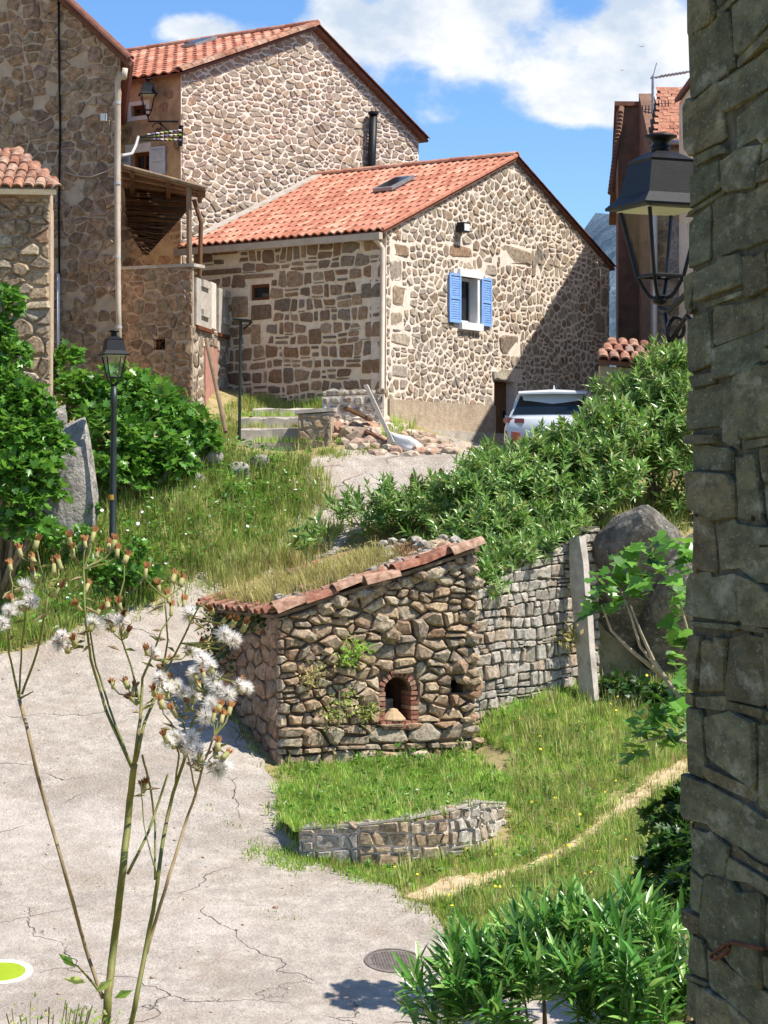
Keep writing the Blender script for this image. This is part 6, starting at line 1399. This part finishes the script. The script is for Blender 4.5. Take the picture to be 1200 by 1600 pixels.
def grass(name, poly, n, h, m, nb=6, w=.008, spread=.1, avoid=(), zf=None, patch=0, lean=.5, srange=(.6, 1.3), parent=None):
    VV = []; TT = []; b = 0
    for k in range(3):
        p = scatter(poly, n // 3, avoid, zf, patch); tv, tf = tuft(nb, h, w, spread, lean, k + 5)
        V, T = inst(tv, tf, ZAX(len(p)), p - np.array([0, 0, .01]), NR.uniform(*srange, len(p))); VV.append(V); TT.append(T + b); b += len(V)
    o = link(name, np_mesh(name, np.concatenate(VV), np.concatenate(TT)), parent, K[m]); return tag(o, kind='stuff')
def dots(name, poly, n, r, hz, m, zf=None, avoid=()):
    p = scatter(poly, n, avoid, zf); tv = np.array([(math.cos(a) * 1, math.sin(a), .15 * (i % 2)) for i, a in enumerate(np.arange(8) * .7854)] + [(0, 0, .25)]); tf = np.array([(i, (i + 1) % 8, 8) for i in range(8)])
    M = ZAX(len(p)); M = np.einsum('nij,jk->nik', M, np.eye(3)); tl = NR.normal(scale=.4, size=(len(p), 2)); M[:, :, 2] += 0
    p[:, 2] += NR.uniform(hz * .5, hz * 1.1, len(p)); D = NR.normal(scale=.4, size=(len(p), 3)) + np.array([0, -.5, 1]); Fm = frames(D); M = np.stack([Fm[:, :, 0], Fm[:, :, 2], Fm[:, :, 1]], 2)
    V, T = inst(tv, tf, M, p, NR.uniform(.6, 1.3, len(p)) * r); return tag(link(name, np_mesh(name, V, T), None, K[m]), kind='stuff')
RPOLY = [p[:2] for p in road_poly]; PPOLY = [p[:2] for p in path_poly]
lawn = pxpoly([(436, 1345), (470, 1330), (620, 1345), (800, 1335), (800, 1180), (745, 1140), (935, 1066), (1080, 1070), (1100, 1130)]) + [(5.2, 41), (5.2, 36), (4.6, 32.5)] + pxpoly([(1075, 1560), (780, 1560), (730, 1490), (690, 1430), (640, 1392), (560, 1372), (500, 1350)])
av = [SPOLY, PPOLY]
grass('grass', lawn, 9000, .13, 'grass', 7, .007, .1, av, None, .25)
grass('tall_grass', lawn, 1500, .3, 'grass_wild', 6, .007, .08, av, None, .5)
grass('dry_grass', lawn, 2600, .16, 'grass_dry', 6, .006, .1, av, None, .4)
grass('path_grass', PPOLY, 900, .09, 'grass_dry', 6, .006, .06, (), None, .6)
dots('wildflowers', lawn, 120, .022, .2, 'petal_y', None, av)
zo = lambda x, y: soil_z(x, y)
hutp = [(OF.at(a, 0, d).x, OF.at(a, 0, d).y) for a, d in ((-.02, .06), (ow + .02, .06), (ow, -OD), (0, -OD))]
grass('planter_grass', SPOLY, 3600, .15, 'grass', 7, .008, .09, [hutp], zo, .1)
grass('planter_weeds', SPOLY, 300, .24, 'grass_wild', 6, .008, .08, [hutp], zo, .4)
lawn_ = 0
bank = pxpoly([(255, 935), (130, 985), (90, 1002), (0, 1024), (-60, 1030)]) + [(-9.5, 43), (-9.5, 47)] + pxpoly([(100, 700), (200, 730), (330, 700), (345, 712), (420, 722), (484, 722), (492, 740), (490, 790), (450, 835), (335, 885)])
grass('bank_grass', bank, 5200, .24, 'grass_wild', 7, .008, .1, [RPOLY], None, .3)
grass('bank_weeds', bank, 2200, .42, 'grass_wild', 6, .009, .09, [RPOLY], None, .45)
grass('bank_green', bank, 2600, .26, 'grass', 7, .01, .1, [RPOLY], None, .3)
grass('bank_dry', bank, 1300, .36, 'grass_dry', 6, .006, .08, [RPOLY], None, .5)
dots('wildflowers', bank, 170, .028, .38, 'petal', None, [RPOLY])
plat = pxpoly([(325, 668), (352, 640), (505, 630), (500, 655), (372, 655), (370, 700), (345, 715)])
grass('plateau_grass', plat, 1600, .16, 'grass_wild', 6, .008, .1, [RPOLY], None, .3)
upb = pxpoly([(600, 850), (690, 820), (760, 790), (900, 780), (1075, 770), (1075, 840), (960, 835), (860, 885), (760, 925), (690, 880)])
grass('hedge_grass', upb, 900, .2, 'grass_wild', 6, .008, .1, [RPOLY], None, .2)
# broad leaved weeds on the bank and lawn
def weeds(name, poly, n, h, m, leaf, avoid=(), zf=None, per=9):
    p = scatter(poly, n, avoid, zf, .3); P = np.repeat(p, per, 0) + np.column_stack([NR.normal(scale=h * .3, size=(n * per, 2))[:len(p) * per], NR.uniform(.02, h, n * per)[:len(p) * per]])
    D = NR.normal(size=(len(P), 3)); D[:, 2] = D[:, 2] * .4 + .2; V, T = inst(leaf[0], leaf[1], frames(D, NR.normal(scale=.6, size=len(P))), P, NR.uniform(.6, 1.3, len(P))); return tag(link(name, np_mesh(name, V, T), None, K[m]), kind='stuff')
weeds('bank_undergrowth', bank, 1100, .36, 'fig', lance(.1, .026), [RPOLY], None, 11)
gravel_p = scatter(RPOLY, 700)
ico = rock_mesh(1, 1, .3, (1, 1, .6), 4); iv = np.array([tuple(v.co) for v in ico.vertices]); it = np.array([tuple(p.vertices) for p in ico.polygons])
gV, gT = inst(iv, it, ZAX(len(gravel_p)), gravel_p + np.array([0, 0, .035]), NR.uniform(.006, .028, len(gravel_p)) * np.where(NR.rand(len(gravel_p)) < .1, 1.6, 1))
tag(link('gravel', np_mesh('gravel', gV, gT), None, K['rubble']), kind='stuff')
weeds('lawn_undergrowth', lawn, 520, .14, 'fig', lance(.07, .02), av)
weeds('planter_undergrowth', SPOLY, 160, .2, 'fig', lance(.08, .022), [hutp], zo)
# plants along the foot of walls and in cracks of the road
def strip(name, pts, n, h, m, wid=.12, zf=None, nb=6):
    q = []; 
    for i in range(n):
        k = R.randrange(len(pts) - 1); t = R.random(); a, b = Vector(pts[k]), Vector(pts[k + 1]); c = a.lerp(b, t); q.append((c.x + R.gauss(0, wid), c.y + R.gauss(0, wid)))
    q = np.array(q); z = H(q) if zf is None else np.array([zf(*s) for s in q]); tv, tf = tuft(nb, h, .008, .06, .6, 3); V, T = inst(tv, tf, ZAX(n), np.column_stack([q, z]), NR.uniform(.5, 1.3, n)); return tag(link(name, np_mesh(name, V, T), None, K[m]), kind='stuff')
hp = lambda *a: [tuple(hit(*p)) for p in a]
strip('crack_weeds', hp((405, 1330), (440, 1345), (475, 1362)), 150, .13, 'grass', .16)
strip('crack_weeds', hp((320, 1255), (350, 1285), (385, 1300)), 26, .06, 'grass_wild', .04)
strip('crack_weeds', hp((400, 1425), (445, 1425), (450, 1455)), 14, .07, 'grass_wild', .06)
strip('crack_weeds', hp((100, 1378), (180, 1385), (260, 1400), (340, 1415), (430, 1440)), 30, .045, 'grass_wild', .05)
strip('road_edge_grass', hp((590, 1385), (640, 1408), (690, 1435), (715, 1480)), 120, .1, 'grass_wild', .12)
strip('road_edge_grass', hp((470, 1345), (540, 1362), (590, 1384)), 110, .14, 'grass', .12)
strip('road_edge_grass', hp((100, 998), (180, 970), (250, 940), (300, 915)), 140, .16, 'grass_wild', .14)
strip('road_edge_grass', hp((450, 1250), (442, 1290), (470, 1330)), 60, .16, 'grass', .1)
strip('step_weeds', [(W(x, y, Y).x, Y) for x, y, Y in ((380, 652, 49.85), (470, 652, 49.75))], 46, .16, 'grass', .08, lambda x, y: W(400, 650, 49.7).z)
strip('step_weeds', [(W(x, y, Y).x, Y) for x, y, Y in ((375, 668, 49.5), (490, 668, 49.3))], 40, .15, 'grass_wild', .08, lambda x, y: W(400, 668, 49.4).z)
strip('step_weeds', [(W(x, y, Y).x, Y) for x, y, Y in ((390, 690, 49.0), (520, 706, 48.6))], 60, .16, 'grass', .1, lambda x, y: W(400, 692, 49.0).z)
strip('step_weeds', hp((470, 640), (500, 640)), 46, .34, 'grass', .16)
strip('wall_weeds', hp((610, 690), (640, 668)), 40, .3, 'grass', .12)
strip('wall_weeds', [(F1.at(u, 0, .2).x, F1.at(u, 0, .2).y) for u in (0, 1, 2, 2.8)], 160, .26, 'grass', .14)
strip('road_edge_grass', hp((485, 730), (492, 765), (488, 790), (450, 830), (335, 880), (300, 900)), 260, .2, 'grass_wild', .16)
strip('road_edge_grass', hp((300, 1000), (330, 1080), (380, 1150), (430, 1215)), 60, .1, 'grass_wild', .1)
strip('verge_weeds', hp((335, 912), (390, 885), (450, 858), (520, 835)), 420, .42, 'grass_wild', .22)
strip('verge_weeds', hp((350, 930), (420, 900), (500, 862)), 260, .4, 'grass_dry', .2)
strip('verge_weeds', hp((460, 800), (490, 790), (500, 760)), 120, .4, 'grass_wild', .2)
strip('house_foot_weeds', hp((500, 708), (520, 716), (600, 700)), 90, .16, 'grass_wild', .12)
strip('wall_weeds', hp((480, 1345), (620, 1352), (780, 1330)), 130, .18, 'grass', .1)
# dry grass and moss on the hut roof, ivy on its side, plants in its wall
def roofz(x, y): n = rnv; return ra.z - (n.x * (x - ra.x) + n.y * (y - ra.y)) / n.z + .1
rpoly_ = [(p.x, p.y) for p in (rp(.05, .14), rp(.62, .16), rp(.74, .3), rp(.8, .92), rp(.04, .95))]
grass('roof_grass', rpoly_, 1500, .2, 'grass_dry', 7, .007, .09, (), roofz, .3, parent=OV)
grass('roof_weeds', [(p.x, p.y) for p in (rp(.0, .06), rp(.6, .1), rp(.8, .5), rp(.02, .95))], 520, .32, 'grass_dry', 5, .007, .06, (), roofz, .7, 1.0, (.4, 1.4), parent=OV)
grass('roof_moss', [(p.x, p.y) for p in (rp(.5, .2), rp(.95, .2), rp(.97, .95), rp(.55, .95))], 1500, .09, 'roofbrown', 7, .008, .08, (), roofz, .2, parent=OV) if 'roofbrown' in K else None
def clump(parent, pts, n, leaf, m, name='leaves'):
    C = np.array([p[:3] for p in pts]); r = np.array([p[3] for p in pts]); i = NR.choice(len(pts), n, p=r ** 2 / (r ** 2).sum()); P = C[i] + NR.normal(scale=.5, size=(n, 3)) * r[i][:, None]
    D = NR.normal(size=(n, 3)); D[:, 2] += .2; V, T = inst(leaf[0], leaf[1], frames(D), P, NR.uniform(.6, 1.3, n)); return tag(link(name, np_mesh(name, V, T), parent, K[m]), kind='stuff')
IV = empty('ivy', tuple(OL.at(.6, 1.5, .1)), 'dark ivy hanging over the shaded side of the oven hut', 'ivy')
clump(IV, [tuple(OL.at(a, b, .12)) + (s,) for a, b, s in ((.5, t0 - .2, .3), (1.1, t0 - .15, .3), (1.7, t0 - .12, .25), (.3, t0 - .7, .35), (.9, t0 - .7, .25), (.3, t0 - 1.2, .3), (2.2, t0 - .1, .2), (.2, .5, .3))], 700, lance(.09, .035), 'laurel', 'foliage')
def wplant(label, px, py, rpx, n, m, leaf, fr=None, off=.22):
    fr = fr or OF; a, b = fr.px(px, py, off); c = fr.at(a, b, off); t = empty('wall_plant', tuple(c), label, 'plant'); s = rpx * .0097
    clump(t, [tuple(c) + (s,), tuple(c + fr.u * s * .7 + fr.v * .3 * s) + (s * .7,), tuple(c - fr.u * s * .6 - fr.v * .5 * s) + (s * .7,)], n, leaf, m, 'foliage')
    MB().tube(([c - fr.n * off] if off > 0 else [c - Vector((0, 0, .5))]) + [c, c + Vector((0, 0, s))], .012, 5).build('stem', K['bark'], t)
leaf_tree('shrub', 'low weedy shrub at the foot of the tall standing rock', 'shrub', [pl(95, 850, 43.2, 22), pl(130, 840, 43.4, 18), pl(70, 840, 43.3, 22), pl(142, 800, 43.8, 12)], 380, gz(100, 865, 43.4), figleaf(.1), 'fig', r0=.02)
wplant('yellow green plant growing in the upper middle of the hut wall', 552, 1018, 22, 170, 'grass', lance(.1, .02))
wplant('dry pinkish bush hanging left of the oven mouth', 490, 1055, 20, 160, 'grass_dry', lance(.08, .012))
wplant('dark weeds below the dry bush on the hut wall', 530, 1105, 26, 170, 'grass_wild', lance(.09, .016))
wplant('small weeds left beside the brick arch', 575, 1110, 14, 90, 'grass_wild', lance(.09, .016))
wplant('weeds at the lower right corner of the hut', 715, 1180, 18, 110, 'grass_wild', lance(.09, .018))
wplant('green weeds at the foot of the stone bench', 640, 1195, 24, 150, 'fig', lance(.09, .022), None, .4)
wplant('weeds at the lower left foot of the hut', 455, 1215, 24, 150, 'grass_dry', lance(.1, .018), None, .35)
wplant('yellowish fern growing behind the leaning concrete post', 896, 992, 20, 150, 'grass_dry', lance(.12, .025), F1, .25)
wplant('green agave like clump at the foot of the retaining wall', 800, 1135, 20, 90, 'grass', lance(.3, .025), F1, .4)
wplant('thin shoots standing on the hut corner behind the tiles', 480, 835, 22, 90, 'oleander', lance(.22, .03), F1, -2.2)

# ------------------------------------------------------------------ dry seeding plants close to the camera
def plant3(name, label, stems, heads, nodes, Y):
    base = W(stems[0][0][0], 1640, Y); t = empty(name, (base.x, base.y, -1.19), label, 'plant', 'dry seeding plants on the parapet')
    dep = {}
    def wp(x, y, k=0): return W(x, y, Y + .06 * math.sin(x * .05) + .05 * math.sin(y * .031 + k))
    for k, (s, w0, w1, m) in enumerate([(q[:-3],) + tuple(q[-3:]) for q in stems]):
        pts = []
        for a, b in zip(s[:-1], s[1:]):
            for i in range(4): u = i / 4; pts.append(wp(a[0] + (b[0] - a[0]) * u + R.uniform(-.6, .6), a[1] + (b[1] - a[1]) * u))
        pts.append(wp(*s[-1])); n = len(pts); sc_ = Y / F
        if s[0][1] >= 1590: pts = [Vector((pts[0].x + R.uniform(-.02, .02), Y, -1.2))] + pts; n += 1
        MB().tube(pts, [(w0 + (w1 - w0) * i / (n - 1)) * .42 * sc_ for i in range(n)], 8).build('stem', K[m], t, True)
    px_ = Y / F
    for x, y, kind in heads:
        nd = min(nodes, key=lambda q: math.hypot(q[0] - x, (q[1] - y) * .7) + (200 if q[1] < y - 8 and kind != 'd' else 0))
        a = wp(*nd); c = wp(x, y); mid = a.lerp(c, .55) + Vector(((c.x - a.x) * .18, 0, -.002 - abs(c.x - a.x) * .12))
        d = (c - mid).normalized()
        if kind == 'b': d = (d + Vector((R.uniform(-.5, .5), R.uniform(-.3, .3), .5))).normalized()
        e = c - d * 13 * px_
        MB().tube([a, mid, e], [1.5 * px_, 1.2 * px_, 1.1 * px_], 5).build('pedicel', K['stalk'], t)
        s = d.orthogonal().normalized(); s2 = d.cross(s)
        def ring(p, r, n=8): return [p + (s * math.cos(6.2832 * j / n) + s2 * math.sin(6.2832 * j / n)) * r for j in range(n)]
        L = R.uniform(9, 17) * px_; bs_ = R.uniform(.65, 1.05)
        hd = MB().loft([ring(e - d * .002, 1.5 * px_), ring(e, 5 * px_ * bs_), ring(e + d * L * .4, 4.4 * px_ * bs_), ring(e + d * L, 4.6 * px_ * bs_)]).build('seed_head', K['bud_green'], t, True)
        q = e + d * L; mb = MB()
        if kind == 'b':
            for i in range(46):
                a_ = R.uniform(0, 6.283); rr = R.uniform(.1, .5); v = (d + (s * math.cos(a_) + s2 * math.sin(a_)) * rr).normalized(); w = v.orthogonal().normalized() * 1.0 * px_
                o = q - d * 2 * px_ + (s * math.cos(a_) + s2 * math.sin(a_)) * 2.3 * px_ * R.random(); l = R.uniform(8, 15) * px_; mb.add([o - w, o + w, o + v * l * .7 + w * 1.6, o + v * l], [(0, 1, 2), (0, 2, 3)])
            mb.build('tuft', K['bud_brown'], hd)
        else:
            big = R.uniform(13, 20) * px_
            for i in range(520):
                v = Vector((R.gauss(0, 1), R.gauss(0, 1), R.gauss(0, 1))).normalized()
                if v.dot(d) < -.5: v = -v
                w = v.orthogonal().normalized(); w = (w * math.cos(i) + v.cross(w) * math.sin(i)) * 1.0 * px_; l = big * R.uniform(.5, 1.1); mb.add([q - w, q + w, q + v * l + w * .7], [(0, 1, 2)])
            mb.build('fluff', K['fluff'], hd)
            if R.random() < .5:
                m2 = MB()
                for i in range(10):
                    v = Vector((R.gauss(0, 1), -abs(R.gauss(0, 1)), R.gauss(0, 1))).normalized(); o = q + v * big * .45; w = v.orthogonal().normalized() * 1.8 * px_; m2.add([o - w, o + w, o + v * 8 * px_], [(0, 1, 2)])
                m2.build('tuft', K['bud_brown'], hd)
    for x, y in nodes:      # withered small leaves at the forks
        for k in range(2):
            p = wp(x + R.uniform(-2, 2), y + R.uniform(0, 30)); v, f = lance(R.uniform(16, 34) * px_, 2.6 * px_, .5, .4); D = Vector((R.choice((-1, 1)) * R.uniform(.4, 1), R.uniform(-.5, .5), R.uniform(-.5, .6))).normalized(); s_ = D.cross(Vector((0, 1, .2))).normalized(); n_ = s_.cross(D)
            MB().add([p + s_ * q[0] + D * q[1] + n_ * q[2] for q in v], f).build('withered_leaf', K['stalk_brown' if k else 'stalk'], t)
    return t
G1, B1_ = 'stalk', 'stalk_brown'
stemsA = [((165, 1600), (170, 1545), (180, 1460), (193, 1350), (203, 1250), (210, 1195), 17, 12, G1), ((208, 1200), (220, 1120), (222, 1060), (240, 1020), (252, 985), 7, 3, G1), ((206, 1200), (165, 1110), (142, 1030), (134, 975), (130, 885), 7, 4, G1), ((204, 1195), (172, 1110), (150, 1040), (140, 985), (150, 955), 5, 3, G1),
          ((212, 1190), (226, 1130), (250, 1070), (282, 1005), (312, 945), 7, 3, G1), ((222, 1110), (205, 1040), (190, 1000), (182, 950), 4, 3, G1), ((252, 1068), (262, 1000), (258, 930), 4, 3, G1), ((222, 1180), (235, 1230), (243, 1290), (242, 1375), 4, 4, G1), ((200, 1365), (232, 1300), (262, 1210), 6, 4, G1),
          ((160, 1560), (133, 1480), (95, 1340), (60, 1215), (40, 1130), (30, 1092), 7, 7, B1_), ((30, 1092), (14, 1020), (12, 985), 5, 3, G1), ((30, 1090), (34, 1010), (42, 940), 4, 3, G1), ((34, 1085), (58, 1020), (76, 928), 5, 4, G1), ((32, 1091), (52, 1080), 5, 2, B1_), ((165, 1560), (140, 1530), (122, 1510), (100, 1498), 6, 2, G1), ((76, 930), (92, 900), 3, 2, G1), ((76, 930), (62, 880), 3, 2, G1), ((14, 990), (20, 910), 3, 2, G1)]
nodesA = [(76, 928), (62, 880), (92, 900), (20, 915), (12, 985), (42, 945), (130, 890), (132, 930), (134, 985), (150, 955), (182, 950), (190, 1000), (258, 935), (252, 985), (262, 1000), (312, 945), (282, 1005), (240, 1030), (222, 1090), (250, 1070), (300, 965), (130, 1010), (228, 1225)]
headsA = [(15, 880, 'b'), (30, 858, 'b'), (50, 872, 'b'), (58, 845, 'b'), (52, 895, 'b'), (85, 885, 'b'), (92, 878, 'b'), (108, 838, 'b'), (113, 858, 'b'), (132, 843, 'b'), (146, 835, 'b'), (155, 862, 'b'), (170, 850, 'b'), (179, 845, 'b'), (184, 857, 'b'), (199, 867, 'b'), (137, 915, 'b'), (92, 920, 'b'), (35, 918, 'w'), (15, 955, 'w'), (30, 948, 'w'), (4, 972, 'w'), (48, 942, 'w'), (20, 940, 'b'),
          (120, 945, 'b'), (155, 955, 'b'), (168, 942, 'b'), (186, 942, 'b'), (194, 958, 'b'), (200, 985, 'b'), (145, 975, 'w'), (174, 975, 'w'), (190, 972, 'w'), (97, 993, 'w'), (104, 1010, 'b'), (93, 1006, 'w'), (115, 1000, 'b'), (228, 890, 'b'), (247, 912, 'b'), (262, 930, 'b'), (272, 900, 'b'), (288, 935, 'b'), (268, 950, 'b'), (297, 963, 'w'), (330, 952, 'b'), (355, 965, 'b'), (368, 968, 'b'), (350, 990, 'w'), (364, 1000, 'w'), (384, 975, 'b'), (315, 1003, 'b'), (240, 1018, 'w'), (228, 1012, 'b'), (252, 1050, 'b'), (210, 1075, 'b'), (196, 1065, 'b'), (300, 1015, 'w'), (262, 1030, 'b'), (228, 1222, 'b'), (222, 1226, 'b'), (206, 1092, 'b'), (175, 1065, 'b'), (285, 905, 'b')]
plant3('dry_wildflower', 'tall dry wildflower with three branching stems, left of two near the camera', stemsA, headsA, nodesA, 5.2)
stemsC = [((205, 1600), (225, 1500), (243, 1400), (255, 1310), (270, 1240), (290, 1180), (300, 1130), 10, 5, G1), ((228, 1490), (258, 1390), (285, 1300), (306, 1240), (318, 1195), (335, 1150), 7, 4, B1_), ((272, 1235), (280, 1180), (268, 1130), 4, 3, G1), ((306, 1240), (298, 1200), (290, 1165), 4, 3, B1_), ((300, 1130), (322, 1080), (345, 1060), 4, 3, G1), ((295, 1160), (280, 1110), (262, 1080), 4, 3, G1), ((318, 1195), (345, 1170), 3, 2, G1), ((248, 1380), (225, 1290), (220, 1225), 3, 2, G1)]
nodesC = [(300, 1130), (335, 1150), (268, 1130), (290, 1170), (345, 1060), (322, 1085), (262, 1085), (345, 1172), (318, 1195), (280, 1115), (300, 1110)]
headsC = [(318, 1030, 'w'), (328, 1040, 'w'), (305, 1052, 'w'), (378, 1062, 'b'), (384, 1076, 'w'), (374, 1072, 'w'), (278, 1068, 'w'), (262, 1080, 'w'), (250, 1062, 'w'), (340, 1075, 'w'), (325, 1090, 'b'), (302, 1088, 'w'), (345, 1100, 'b'), (292, 1100, 'b'), (315, 1108, 'b'), (335, 1116, 'b'), (360, 1105, 'b'), (250, 1095, 'b'), (240, 1078, 'b'), (257, 1150, 'b'), (265, 1160, 'w'), (280, 1163, 'w'), (287, 1170, 'b'), (297, 1168, 'w'), (311, 1178, 'w'), (340, 1160, 'b'), (355, 1177, 'b'), (346, 1190, 'w'), (330, 1195, 'w'), (350, 1198, 'w'), (336, 1172, 'b'), (355, 1085, 'w'), (332, 1062, 'w'), (270, 1110, 'b'), (310, 1070, 'b'), (298, 1060, 'b'), (288, 1085, 'w'), (318, 1055, 'b'), (348, 1118, 'b'), (322, 1120, 'w'), (300, 1150, 'w'), (275, 1150, 'w'), (340, 1205, 'w'), (308, 1190, 'w'), (266, 1065, 'b'), (330, 1100, 'w'), (352, 1070, 'b')]
plant3('dry_wildflower', 'dry wildflower with dense white fluffy seed heads, right of two near the camera', stemsC, headsC, nodesC, 5.05)
SW = empty('seedy_weed', (-.75, 5.0, -1.19), 'low seedy weed at the lower left corner below the dry stems', 'plant')
mb = MB(); lm = MB()
for i in range(26):
    x = R.uniform(-10, 185); y0 = 1570 + abs(x - 80) * .12 + R.uniform(-12, 20); a = Vector((W(60 + (x - 60) * .6, 1600, 5).x, 5 + R.uniform(-.1, .1), -1.19)); b = W(x, y0, 5 + R.uniform(-.15, .15)); mb.tube([a, a.lerp(b, .5) + Vector((0, 0, .03)), b], .0014, 4)
    for k in range(9):
        p = a.lerp(b, R.uniform(.55, 1)) + Vector((R.gauss(0, .012), R.gauss(0, .012), R.gauss(0, .008))); v, f = lance(R.uniform(.008, .016), .003); D = Vector((R.gauss(0, 1), R.gauss(0, 1), R.gauss(.3, 1))).normalized(); s = D.orthogonal().normalized(); n = s.cross(D); lm.add([p + s * q[0] + D * q[1] + n * q[2] for q in v], f)
mb.build('stem', K['stalk'], SW); tag(lm.build('leaves', K['grass_wild'], SW), kind='stuff')
lf = W(122, 1512, 5.2); v, f = lance(.05, .009); 
for k, (x, y, dx, dz) in enumerate(((118, 1512, -.5, .5), (135, 1535, -.8, .2), (150, 1550, .6, .5), (178, 1560, .6, .3))):
    p = W(x, y, 5.2); D = Vector((dx, -.2, dz)).normalized(); s = D.cross(Vector((0, 1, 0))).normalized(); n = s.cross(D); MB().add([p + s * q[0] + D * q[1] + n * q[2] for q in v], f).build('leaf', K['grass'], SW)
bpy.context.view_layer.update()
